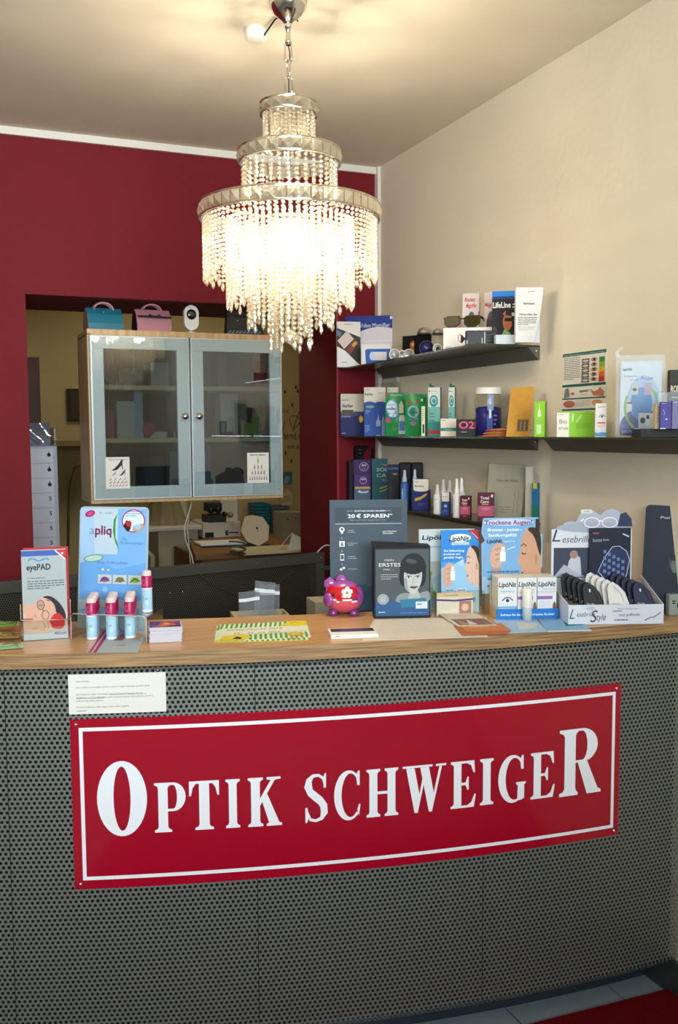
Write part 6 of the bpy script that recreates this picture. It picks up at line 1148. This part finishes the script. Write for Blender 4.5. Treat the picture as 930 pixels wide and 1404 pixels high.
for k, (s0, s1) in enumerate(((t*.4, W_/2-.002), (W_/2+.004, W_-t*.55))):
    z0, z1 = .016, H_-.026; fw = .052
    b = MB(); y0, y1 = -.022, -.003
    b.box(s0, s1, y0, y1, z0, z0+fw, M['alu']); b.box(s0, s1, y0, y1, z1-fw, z1, M['alu']); b.box(s0, s0+fw, y0, y1, z0+fw, z1-fw, M['alu']); b.box(s1-fw, s1, y0, y1, z0+fw, z1-fw, M['alu']); d = b.obj('door', cab, .001)
    b = MB(); e = .0022
    for a in ((s0+.004, s1-.004, z0+.004, z0+.006), (s0+.004, s1-.004, z1-.006, z1-.004), (s0+.004, s0+.006, z0+.006, z1-.006), (s1-.006, s1-.004, z0+.006, z1-.006)): b.box(a[0], a[1], y0-.001, y0+.001, a[2], a[3], M['steel'])
    b.obj('door_edge', d)
    b = MB(); b.box(s0+.006, s1-.006, y0-.003, y0-.0012, z0+.006, z1-.006, M['glass']); b.obj('glass_pane', d)
    b = MB(); b.box(s0+fw, s1-fw, -.006, -.0045, z0+fw, z1-fw, M['inner_shade']); b.obj('inner_shade_pane', d)  # added pane, its tint darkens the cabinet interior like shade
    kx = s1-.024 if k == 0 else s0+.028; kz = ony(249, 571, cyf)[2]-cz0
    b = MB(); b.lathe([(0, .024), (.009, .023), (.014, .018), (.014, .012), (.006, .006), (.006, 0)], M['chrome'], 18); q = b.obj('door_knob', d); q.location = (kx, y0-.003, kz); q.rotation_euler = (R_(90), 0, 0)
def door_card(label, px0, px1, py0, py1, draw):
    A = ony(px0, py1, cyf-.0268); B = ony(px1, py0, cyf-.0268); o = thing('picture_card', label, 'card', (A[0], cyf-.0268, A[2])); w2, h2 = B[0]-A[0], B[2]-A[2]; b = MB(); b.box(0, w2, 0, .0012, 0, h2, paint('ddd8d0')); b.obj('card', o); p = Print(w2, h2); draw(p); p.done('printed_front', o)
def shoe(p, x, y, s, c='1a1a1c'):
    q = lambda L_: [(x+a*s, y+b_*s*.8) for a, b_ in L_]; p.poly(q([(0, 0), (.25, .16), (.60, .50), (.86, .86), (.98, .84), (.92, .50), (.96, .02), (.92, .02), (.84, .40), (.66, .22), (.50, .05), (.2, -.02)]), c)
def d_sh(p):
    p.text('Selbst f\u00fcr Damen', .5, .93, .055, '3a3a40', w=.74); shoe(p, .24, .58, .50); shoe(p, .24, .42, .18, '8a8880'); shoe(p, .56, .42, .26)
    for j in range(3):
        for i in range(4+j): shoe(p, .12+i*(.80/(4+j)), .27-.10*j, .11, ('7a706a', '5a5254', '8c7a70')[j])
def d_bo(p):
    p.text('Selbst f\u00fcr M\u00e4nner', .5, .93, .05, '2a2a2e', w=.72, bold=True)
    def bt(x, y, s, c): p.rect(x-.022*s, y, x+.022*s, y+.09*s, c).poly([(x-.022*s, y+.09*s), (x+.022*s, y+.09*s), (x+.009*s, y+.13*s), (x+.009*s, y+.17*s), (x-.009*s, y+.17*s), (x-.009*s, y+.13*s)], c)
    bt(.5, .66, 1.3, '8a8a34')
    for j, n_ in enumerate((3, 5, 8)):
        for i in range(n_): bt(.5+(i-(n_-1)/2)*.11*(1.5-.25*j), .46-.18*j, 1.0-.1*j, ('5a4a30', '3a3028', '4a2a24')[j])
door_card('white card of ladies shoes stuck low on the left cabinet door', 145.5, 177.5, 626.5, 670.5, d_sh)
door_card('white card of bottles stuck low on the right cabinet door', 339.5, 368.5, 620.5, 662.5, d_bo)
# things inside the cabinet
def inner(name, label, cat, px0, px1, pyt, shelf_i, body, y=4.0, d=.08):
    zb = {0: cz0+shz[0]+.0095, 1: cz0+shz[1]+.0095, 2: cz0+t+.0005}[shelf_i]; A = ony(px0, 560, y); B = ony(px1, 560, y); zt = ony((px0+px1)/2, pyt, y)[2]
    return carton(name, label, cat, (A[0], y, zb), 0, B[0]-A[0], d, max(.02, zt-zb), body)
inner('white_carton', 'pale carton on the top right part of the left cabinet half', 'box', 208, 232, 497, 0, 'b0b0a8')
inner('grey_carton', 'dull grey carton on the top board behind the lamp reflection', 'box', 168, 196, 505, 0, '6a6a64')
inner('white_carton', 'white carton on the middle board behind the left glass door', 'box', 160, 184, 550, 1, 'c4c4bc')
inner('folder', 'light blue narrow folder upright on the middle left board', 'folder', 184, 196, 536, 1, '8cb0d0')
inner('clear_case', 'black and silver case on the middle board near the door knob', 'case', 228, 238, 545, 1, '2a2e34')
inner('white_tray', 'flat white tray on the middle board of the left half', 'tray', 206, 240, 592, 1, 'd8d4c4')
inner('pink_carton', 'magenta carton at the left of the middle board', 'box', 144, 156, 562, 1, 'a03a70')
inner('silver_box', 'silver ribbed box low in the left cabinet half', 'box', 232, 243, 620, 2, '7a8694')
inner('dark_carton', 'dark brown carton low behind the left glass door', 'box', 196, 222, 626, 2, '3a3430')
inner('white_carton', 'pale square carton on the middle board behind the right door', 'box', 302, 326, 540, 1, 'b8b8b0')
inner('grey_carton', 'small grey carton at the upper left of the right half', 'box', 298, 312, 485, 0, '55585a')
inner('striped_box', 'stacked black and white box right on the middle board', 'box', 354, 368, 566, 1, '8a9094')
inner('black_carton', 'black carton in the centre of the right middle board', 'box', 330, 346, 583, 1, '1a1816')
inner('blue_carton', 'blue-grey carton low left behind the right door', 'box', 276, 288, 610, 2, '4a6a8c')
inner('brown_carton', 'rust red carton low behind the bottle card', 'box', 352, 362, 610, 2, '8a3a20')
for k, (px, zt, lab) in enumerate(((357, 486, 'bright orange cylindrical canister upper right in the cabinet'),)):
    A = ony(px, 560, 4.03); zb = cz0+shz[0]+.0095; Ht = ony(px, zt, 4.03)[2]-zb; o = thing('canister', lab, 'canister', (A[0], 4.03, zb)); b = MB(); b.lathe([(0, 0), (.028, 0), (.028, Ht*.8), (.0, Ht*.8)], paint('d8481c', .3), 20); b.obj('can', o); b = MB(); b.lathe([(.0285, Ht*.8), (.0285, Ht*.97), (.024, Ht), (0, Ht)], paint('e8682c', .3), 20); b.obj('lid', o)
A = ony(196, 568, 4.02); o = thing('pink_ball', 'rose pink ball on the middle board behind the left glass', 'ball', (A[0]+.02, 4.02, cz0+shz[1]+.0095)); b = MB(); b.ball((0, 0, .036), .035, paint('c84c68', .4), 20, 12); b.obj('ball', o); b = MB(); b.lathe([(.016, 0), (.016, .003), (.010, .006)], paint('8a8480'), 14); b.obj('base_ring', o)
A = ony(300, 603, 4.0); o = thing('orange_tray', 'low orange tray on the middle board of the right half', 'tray', (ony(306, 600, 3.96)[0], 3.96, cz0+shz[1]+.0095)); b = MB(); b.box(0, .075, 0, .05, 0, .003, paint('c83c20')); b.box(0, .075, 0, .003, .003, .014, paint('c83c20')); b.box(0, .003, .003, .05, .003, .014, paint('c83c20')); b.box(.072, .075, .003, .05, .003, .014, paint('c83c20')); b.obj('tray', o)
# on top of the cabinet
def bag(label, px0, px1, pyt, col, endcol, ang, y=3.92, blk=False):
    A = ony(px0, 448, y); B = ony(px1, 448, y); w2 = (B[0]-A[0])*.92; zb = cz1+.0006; zt = ony((px0+px1)/2, pyt, y)[2]; h2 = (zt-zb)*.80; o = thing('handbag', label, 'handbag', (A[0]+.008, y, zb), ang)
    prof = [(0, 0), (.085, 0), (.088, .3*h2), (.075, .72*h2), (.052, h2), (.034, h2), (.010, .72*h2), (-.003, .3*h2)]; m_ = mat('bag_leather_'+col, col, .35, bump=(120, .2))
    b = MB(); b.prism(prof, lambda a, c: (0, a, c), lambda a, c: (w2, a, c), m_, caps=True); b.obj('bag_body', o, .002)
    b = MB(); b.prism([(.004+a*.88, c*.95+.001) for a, c in prof], lambda a, c: (-.003, a, c), lambda a, c: (-.0005, a, c), paint(endcol)); b.obj('end_panel', o)
    for yy in (.028, .056): b = MB(); b.tube([(w2*.22, yy, h2*.93)]+[(w2*(.5-.28*math.cos(math.pi*k/8)), yy, h2*.95+h2*.30*math.sin(math.pi*k/8)) for k in range(9)]+[(w2*.78, yy, h2*.93)], .0038, paint('c898a4' if not blk else 'c08890', .4), 6); b.obj('handle', o)
    if blk:
        b = MB(); b.prism([(0, .70), (.30, .70), (.36, .78), (.44, .72), (.56, .72), (.64, .78), (.70, .70), (1, .70), (1, .62), (0, .62)], lambda a, c: (a*w2, .006, c*h2), lambda a, c: (a*w2, .012, c*h2), paint('241818')); b.v = [(x, -.0045+.018*max(0, (z/h2-.6))+ (0.006 if q_ >= 10 else 0)-.004, z) for q_, (x, y_, z) in enumerate(b.v)]; b.obj('flap_trim', o)
    else: b = MB(); b.ball((w2*.45, .006, h2*.80), (.008, .003, .006), paint('3a6a78'), 10, 6); b.obj('clasp', o)
bag('small turquoise leather handbag with a pink handle on the cabinet', 119, 171, 413.5, '1d6f86', '8a6a58', .10)
bag('small pink leather handbag with dark flap trim on the cabinet', 186, 237, 416, 'b57f8a', '2a1414', .08, blk=True)
A = ony(262, 451, 3.93); o = thing('security_camera', 'white upright oval camera with a black lens on the cabinet', 'camera', (A[0], 3.93, cz1+.0005))
wq = 9.3/FPX*4.25; zt = ony(262, 419, 3.93)[2]-cz1; pts = [(wq*math.cos(R_(a)), zt-wq+wq*math.sin(R_(a))) for a in range(0, 181, 15)]+[(wq*math.cos(R_(a)), .012+wq+wq*math.sin(R_(a))) for a in range(180, 361, 15)]
b = MB(); b.prism(pts, lambda x, z: (x, -.012, z), lambda x, z: (x, .012, z), paint('e4e4e2', .3)); b.obj('housing', o, .003)
b = MB(); b.lathe([(0, .006), (.010, .005), (.019, .003), (.021, 0)], mat('camera_lens', '08080a', .08, coat=1), 24); q = b.obj('lens', o); q.location = (0, -.013, zt-wq-.008); q.rotation_euler = (R_(90), 0, 0)
b = MB(); b.lathe([(0, 0), (.030, 0), (.030, .004), (.006, .008), (.006, .016), (0, .016)], paint('d8d8d4', .3), 20); b.obj('foot', o)
A = ony(311, 455, 3.93); B = ony(362, 455, 3.93); zt = ony(330, 420, 3.93)[2]-cz1; o = thing('clutch_bag', 'black purse with woven silver lower edge beside the white camera', 'purse', (A[0], 3.93, cz1+.0005))
w2 = B[0]-A[0]; b = MB(); b.hexa([(0, 0, 0), (w2, 0, 0), (w2, .05, 0), (0, .05, 0), (.006, .012, zt*.85), (w2-.006, .012, zt*.85), (w2-.006, .036, zt*.85), (.006, .036, zt*.85)], mat('black_satin', '0c0c10', .35, bump=(200, .4))); b.obj('purse_body', o, .003)
for i in range(9): b = MB(); b.tube([(w2*(.03+.10*i), -.001, .006), (w2*(.11+.10*i), -.003, .018)], .004, paint('6a7c94', .25), 6); b.obj('woven_band', o)
for i in range(6): b = MB(); b.tube([(w2*(.05+.15*i), .004, zt*.66), (w2*(.18+.15*i), .004, zt*.68)], .003, paint('2a2c34', .25), 6); b.obj('stitching', o)
b = MB(); b.ball((w2*.3, .004, zt*.5), (.004, .003, .004), M['chrome'], 8, 5); b.obj('stud', o)
# cable under the cabinet
A = ony(263, 684, 3.97); b = MB(); pz = [(263, 680), (263, 690), (258, 706), (253, 722), (254, 738), (259, 752), (263, 762), (266, 778), (270, 782)]
tag(MB().tube([ony(x, y, 3.97) for x, y in pz], .0032, paint('b8b4a4'), 6).obj('power_cable'), 'pale grey cable hanging down from the cabinet bottom centre', 'cable')
tag(MB().tube([ony(x, y, 3.99) for x, y in [(260, 700), (257, 722), (259, 745), (261, 770), (263, 785)]], .0028, paint('a8a494'), 6).obj('power_cable'), 'second thin cable hanging close behind the first under the cabinet', 'cable')

# ================================================================== BACK ROOM
A = ony(36, 490, YR); B = ony(53, 490, YR)
b = MB(); b.box(B[0]-.95, B[0], -.03, -.001, 0, A[2], M['brown']); o = b.obj('door_1'); o.location = (0, YR, 0); tag(o, kind='structure')
A = ony(91, 533, YR); B = ony(109, 578, YR); o = thing('wall_picture', 'small dark picture on the back room wall left of the cabinet', 'picture', (A[0], YR-.02, B[2])); b = MB(); b.box(0, B[0]-A[0]+.1, 0, .018, 0, A[2]-B[2], paint('2e2718')); b.obj('frame', o); b = MB(); b.box(.02, B[0]-A[0]+.08, -.002, 0, .02, A[2]-B[2]-.02, paint('3c3420')); b.obj('picture', o)
A = ony(72, 605, YR-.3); b = MB(); b.box(-.25, .75, -.3, -.002, A[2]-.03, A[2], paint('8a7a50')); o = b.obj('wall_board'); o.location = (A[0], YR, 0); tag(o, 'ochre wall mounted board in the back room beside the drawer tower', 'shelf')
b = MB(); q = lambda x, y: ony(x, y, 5.6); b.tube([q(93, 760), q(94, 700), (q(97, 660)), q(102, 642), q(110, 636), q(122, 636)], .008, paint('6a5c34'), 7); tag(b.obj('bent_tube'), 'bent ochre metal tube of a stand in the dim back room', 'tube')
# drawer tower
z1 = 1.488; A = ony(46, 612, 4.55); B = ony(78, 612, 4.55); tx0, tx1 = A[0]-.16, B[0]
tw = thing('drawer_tower', 'tall white tower of small numbered drawers behind the left jamb', 'drawer unit', (tx0, 4.55, 0)); W2 = tx1-tx0; zt = A[2]
b = MB(); b.box(0, W2, .004, .30, 0, zt, paint('c0c4cc')); b.obj('housing', tw)
dh = .0685; b = MB(); b.box(.004, W2-.018, -.004, .004, .002, dh-.002, paint('d8dae0', .4)); src = None
for k in range(12):
    z = zt-.010-dh*(k+1)
    if src is None: o = src = b.obj('drawer', tw)
    else: o = src.copy(); COL.objects.link(o); o.parent = tw
    o.location = (0, 0, z)
    p = Print(.03, .03, lambda x, zz, d: (W2-.052+x, -.005-d, .028+zz))
    if k < 3: p.ell(.5, .35, .30, .28, '0c0c10', 14).poly([(.36, .5), (.64, .5), (.5, 1.0)], '0c0c10')
    else: p.text('5', .5, .5, .62, '24242a', bold=True)
    p.done('number_mark', o)
b = MB(); b.box(W2-.012, W2, -.006, .30, zt, zt+.085, M['acrylic']); b.obj('side_plate', tw)
A = ony(42, 599, 4.56); B = ony(73, 580, 4.56); o = thing('film_packet', 'shiny silver film packet standing on top of the drawer tower', 'packet', (A[0]-.06, 4.62, zt+.0005)); hp = B[2]-zt
b = MB(); b.grid(lambda u, v: ((B[0]-A[0]+.05)*u, .012*math.sin(9*u+5*v)+.006*math.sin(23*u*v+2), hp*v), 14, 8, mat('crinkled_foil', 'c4ccd8', .18, metal=.7)); b.grid(lambda u, v: ((B[0]-A[0]+.05)*u, .02+.012*math.sin(9*u+5*v), hp*v), 8, 6, bpy.data.materials['crinkled_foil']); b.obj('packet', o)
# workbench with instruments
wb_ = thing('workbench', 'wooden workbench in the back room under the hanging cabinet', 'workbench', (1.15, 4.9, 0))
zb = .905; P0 = onz(265, 747, zb); b = MB(); yf = P0[1]-.45; b.hexa([(P0[0]-.10-1.15, yf-4.9, zb-.03), (2.3-1.15, yf-4.9, zb-.03), (2.3-1.15, .70, zb-.03), (P0[0]+.04-1.15, .70, zb-.03), (P0[0]-.10-1.15, yf-4.9, zb), (2.3-1.15, yf-4.9, zb), (2.3-1.15, .70, zb), (P0[0]+.04-1.15, .70, zb)], wood('bench_wood', '7a5228', '94683a', 0, .5)); b.box(1.47-1.15, 2.3-1.15, .70, 1.2, zb-.03, zb, b.mats[0]); b.obj('bench_top', wb_)
b = MB(); b.box(P0[0]-.06-1.15, P0[0]-.04-1.15, yf-4.9+.03, .66, 0, zb-.03, paint('6a4420')); b.obj('side_panel', wb_); b = MB(); b.box(1.1, 1.12, yf-4.9+.03, 1.1, 0, zb-.03, paint('6a4420')); b.obj('side_panel', wb_)
b = MB(); b.box(P0[0]-.04-1.15, 1.1, yf-4.9+.03, yf-4.9+.05, 0, zb-.03, paint('7a4e26')); b.obj('front_panel', wb_)
ZB = zb+.0005
def onb(x, y): return onz(x, y, ZB)
o = thing('white_board', 'cream work board lying on the right part of the workbench', 'board', onb(335, 762)); P1 = onb(335, 764); P2 = onb(415, 762); b = MB(); b.box(0, .45, 0, .26, 0, .014, paint('c8bc94')); b.obj('board', o, .002)
A = onb(280, 752); o = thing('clipboard', 'dark clipboard holding white papers on the workbench', 'clipboard', off(A, 0, 0, 0.02)); b = MB(); b.box(0, .32, 0, .22, 0, .006, paint('2a2620')); b.obj('board', o); b = MB(); b.hexa([(.0, .05, .006), (.26, .03, .006), (.26, .21, .006), (0, .23, .006), (.0, .05, .016), (.26, .03, .016), (.26, .21, .016), (0, .23, .016)], M['paper']); b.obj('paper_stack', o)
b = MB(); b.tube([(.05+.04*math.cos(k*.7), .05*math.sin(k*.7)+.06, .014+.003*k) for k in range(24)], .005, paint('5a5848'), 6); o = b.obj('cable_coil'); o.location = tuple(onb(318, 766)); tag(o, 'coiled grey cable beside the cream board on the workbench', 'cable')
# round paper disc leaning
A = onb(352, 752); A = off(A, 0, 0, .10); z1 = onv(A, 0, 356, 708)[1]-ZB; x0 = onv(A, 0, 334, 730)[0]; x1 = onv(A, 0, 374, 730)[0]; o = thing('paper_disc', 'large cream many-sided paper disc with centre hole leaning on the workbench', 'disc', A)
pts = [(.52, .0), (.88, .18), (1, .62), (.84, .92), (.50, 1.0), (.22, .96), (.0, .50), (.14, .16)]; pts = [(x0+a*(x1-x0), c*z1) for a, c in pts]
b = MB(); b.prism(pts, lambda x, z: (x, .10*z/z1, z), lambda x, z: (x, .006+.10*z/z1, z), paint('bfae94', .8)); b.obj('disc', o); b = MB(); b.ball(((x0+x1)/2+.01, .05, z1*.58), (.007, .004, .007), M['black'], 8, 5); b.obj('pin', o)
# slit lamp like machine
A = onb(300, 744); A = off(A, 0, 0, .25); S = np.linalg.norm(A[:2])/FPX; o = thing('eye_instrument', 'cream optical instrument with black knobs on the workbench', 'instrument', A); cg = M['chairgrey']
def bx_(nm, x0, x1, y0, y1, d0, d1, m_, bev=.006):
    b = MB(); X0 = onv(A, 0, x0, y1)[0]; X1 = onv(A, 0, x1, y1)[0]; Za = onv(A, 0, (x0+x1)/2, y1)[1]-ZB; Zb2 = onv(A, 0, (x0+x1)/2, y0)[1]-ZB; b.box(X0, X1, d0, d1, max(0, Za), Zb2, m_); return b.obj(nm, o, bev)
bx_('base_block', 279, 331, 716, 745, 0, .28, cg); bx_('column', 306, 330, 686, 718, .05, .24, cg); bx_('arm', 283, 312, 706, 717, .02, .12, paint('3a3830')); bx_('cross_head', 286, 306, 690, 702, .02, .12, paint('2a2824'))
bx_('dark_slot', 281, 293, 730, 737, -.004, .0, M['black'], 0); bx_('switch', 309, 313, 727, 734, -.004, .0, paint('4a4840'), 0); bx_('nameplate', 314, 327, 729, 731, -.003, .0, paint('5a584c'), 0)
for px, py, r in ((289, 700, .020), (299, 699, .022), (308, 705, .016), (316, 706, .018)):
    X, Z = onv(A, 0, px, py); b = MB(); b.ball((X, 0, Z-ZB), (r, .03, r), M['black'] if px < 310 else paint('8a7a60'), 12, 8); b.obj('knob', o)
# instrument table with plastic-covered device
A2 = onz(215, 730, .95); A2[1] = 5.64; tb2 = thing('instrument_table', 'cream instrument table under the plastic cover in the back room', 'table', (A2[0], A2[1], 0)); b = MB(); xr_ = 1.44-A2[0]; xl_ = onv(A2, 0, 196, 728)[0]
b.box(xl_, xr_, 0, .40, .955, .985, cg); b.obj('table_top', tb2, .008); b = MB(); b.box(xl_+.10, xr_-.02, .04, .36, .03, .955, paint('a89c7c')); b.obj('cabinet_body', tb2); b = MB(); b.box(xl_+.09, xr_, .02, .38, 0, .03, M['black']); b.obj('plinth', tb2)
b = MB(); b.prism([(0, 0), (.05, .0), (.025, -.035)], lambda x, z: (xl_+.26+x, .034, .90+z), lambda x, z: (xl_+.26+x, .04, .90+z), M['black']); b.obj('emblem', tb2)
o = thing('covered_device', 'eye device under a draped clear plastic cover on the cream table', 'instrument', (A2[0], A2[1], .9855)); hc_ = .24; b = MB()
def dr(u, v):
    r_ = (1-.45*v)*(1+.06*math.sin(7*u*6.283+3*v)+.05*math.sin(11*u*6.283)); return (xl_+.19+.135*r_*math.cos(u*6.283), .20+.15*r_*math.sin(u*6.283), .002+hc_*v*(1+.1*math.sin(u*12)))
b.grid(dr, 40, 8, glassy('plastic_cover', 'd8d0b0', 1.6, .2, milk=.35, milkcol='c4b890')); b.obj('plastic_cover', o); b = MB(); b.box(xl_+.14, xl_+.30, .12, .28, 0, .15, cg); b.obj('device_body', o, .01); b = MB(); b.tube([(xl_+.22, .2, .15), (xl_+.22, .2, .22)], .012, paint('5a5440'), 8); b.obj('post', o)
A3 = onz(208, 770, .75); o = thing('swivel_chair', 'pale chair with rounded back half hidden behind the apliq board', 'chair', (.88, 5.20, 0)); b = MB(); b.box(-.2, .2, -.2, .2, .44, .50, paint('4a463a')); b.obj('seat', o, .02)
b = MB(); b.tube([(-.16, .18, .48), (-.18, .2, .80), (-.10, .2, .92), (.12, .2, .93), (.20, .2, .84), (.18, .18, .48)], .016, paint('a89c7c'), 8); b.obj('back_frame', o); b = MB(); b.tube([(0, 0, .44), (0, 0, .06)], .025, M['steel'], 10); b.obj('column', o)
for k in range(5): a = k*1.2566; b = MB(); b.tube([(0, 0, .07), (.24*math.cos(a), .24*math.sin(a), .05)], .014, M['black'], 6); b.ball((.25*math.cos(a), .25*math.sin(a), .028), .026, M['black'], 8, 6); b.obj('leg', o)
# teal and grey trays stacked
A = onb(370, 742); A = off(A, 0, 0, .42); z0 = 0; n = 9; zt = onv(A, 0, 362, 690)[1]-ZB; th = zt/n; xa = onv(A, 0, 350, 710)[0]; xb = onv(A, 0, 371, 710)[0]; xc = onv(A, 0, 398, 710)[0]
def tray(col, w2):
    b = MB(); m_ = paint(col, .35); h2 = th*.80; b.box(0, w2, 0, .003, 0, h2, m_); b.box(0, w2, .157, .16, 0, h2, m_); b.box(0, .003, .003, .157, 0, h2, m_); b.box(w2-.003, w2, .003, .157, 0, h2, m_); b.box(.003, w2-.003, .003, .157, 0, .003, m_); return b
sA = sB = None
for k in range(n):
    if k < 9:
        o = tray('1f6470', xb-xa).obj('job_tray') if sA is None else sA.copy()
        if sA is None: sA = o
        else: COL.objects.link(o)
        o.location = tuple(off(A, 0, xa, 0, .0005+k*th)); tag(o, 'teal work tray in the left stack behind the paper disc', 'tray', 'teal trays stacked in the back room')
    if k < 8:
        o = tray('54626a', xc-xb-.01).obj('job_tray') if sB is None else sB.copy()
        if sB is None: sB = o
        else: COL.objects.link(o)
        o.location = tuple(off(A, 0, xb+.006, 0, .0005+k*th)); tag(o, 'grey-blue work tray in the right stack behind the paper disc', 'tray', 'grey trays stacked in the back room')
zt2 = 8*th+.001; P9 = off(A, 0, xb+.02, .03, zt2); w9 = onv(P9, 0, 397, 690)[0]; h9 = onv(P9, 0, 391, 647)[1]-P9[2]
u8 = onv(P9, 0, 386, 680)[0]
carton('brochure_pack', 'teal topped leaflet pack standing on the grey trays near the wall text', 'leaflet', off(P9, 0, u8, 0), 0, .075, .01, h9, 'a08c6c', lambda p: p.rect(0, .62, 1, 1, '3a7478').poly([(.2, .66), (.4, .9), (.8, .84), (.6, .66)], '7aa4b0').poly([(0, .3), (.5, .5), (1, .35), (1, 0), (0, 0)], 'c4b490').lines(.1, .9, .26, .05, 4, '5a4a38'), None)
A = onb(398, 746); A = off(A, 0, 0, .22); X0 = onv(A, 0, 388, 720)[0]; X1 = onv(A, 0, 416, 720)[0]; h8 = onv(A, 0, 400, 703)[1]-ZB
carton('grey_machine_box', 'grey-beige machine box beside the trays at the opening edge', 'box', off(A, 0, X0, 0), 0, X1-X0, .18, h8, '8a8268', lambda p: p.ell(.25, .75, .03, .03, '2a2820', 10).ell(.62, .78, .03, .03, '2a2820', 10))
A = onb(400, 757); A = off(A, 0, -.02, .0, .0148); o = thing('folded_paper', 'folded cream paper standing like a tent at the right bench end', 'paper', A); b = MB(); h7 = .085
b.hexa([(0, 0, 0), (.12, .02, 0), (.12, .0225, 0), (0, .0025, 0), (.035, .03, h7), (.10, .05, h7*.6), (.10, .052, h7*.6), (.035, .032, h7)], M['paper']); b.hexa([(.035, .032, h7), (.036, .034, h7), (-.03, .06, 0.001), (-.032, .058, 0.001), (.033, .034, h7), (.034, .036, h7), (-.02, .09, .001), (-.022, .088, .001)], M['paper']); b.obj('paper', o)
# lettering on the back wall
def wallat(x, y): return ony(x, y, YR-.002)
A = wallat(386, 640); B = wallat(413, 520); o = thing('wall_lettering', 'brown script lettering with small birds on the ochre back room wall', 'lettering', (A[0], YR-.001, A[2])); W3, H3 = B[0]-A[0], B[2]-A[2]; W3 *= 1.5
p = Print(W3, H3, lambda x, z, d: (x, -d, z)); U = lambda px, py: ((wallat(px, py)[0]-A[0])/W3, (wallat(px, py)[2]-A[2])/H3); dk_ = '4a3418'
for tx, px, py, hh_, ww in (('hernd, m', 402, 597, .085, .62), ('wst ist', 390, 563, .05, .30), ('damit die m', 405, 612, .045, .5)):
    u_, v_ = U(px, py); p.text(tx, u_, v_, hh_, dk_, w=ww, shear=.15)
p.stroke([U(*q_) for q_ in ((386, 598), (388, 590), (391, 577))], .02, dk_); p.stroke([U(*q_) for q_ in ((402, 592), (405, 580), (409, 568), (412, 562))], .02, dk_); p.stroke([U(*q_) for q_ in ((412, 576), (406, 570), (400, 570), (397, 577), (400, 585), (404, 588), (409, 582), (412, 578))], .02, dk_)
p.done('script_print', o)
for k, (px, py) in enumerate(((391, 538), (401, 556), (392, 622), (400, 633), (406, 532), (409, 537))):
    u_, v_ = U(px, py); p = Print(W3, H3, lambda x, z, d: (x, -d, z)); p.poly([(u_-.04, v_), (u_-.01, v_+.04), (u_+.02, v_+.01), (u_+.05, v_+.03), (u_+.01, v_-.02)], '3a2814'); p.done('bird', o)
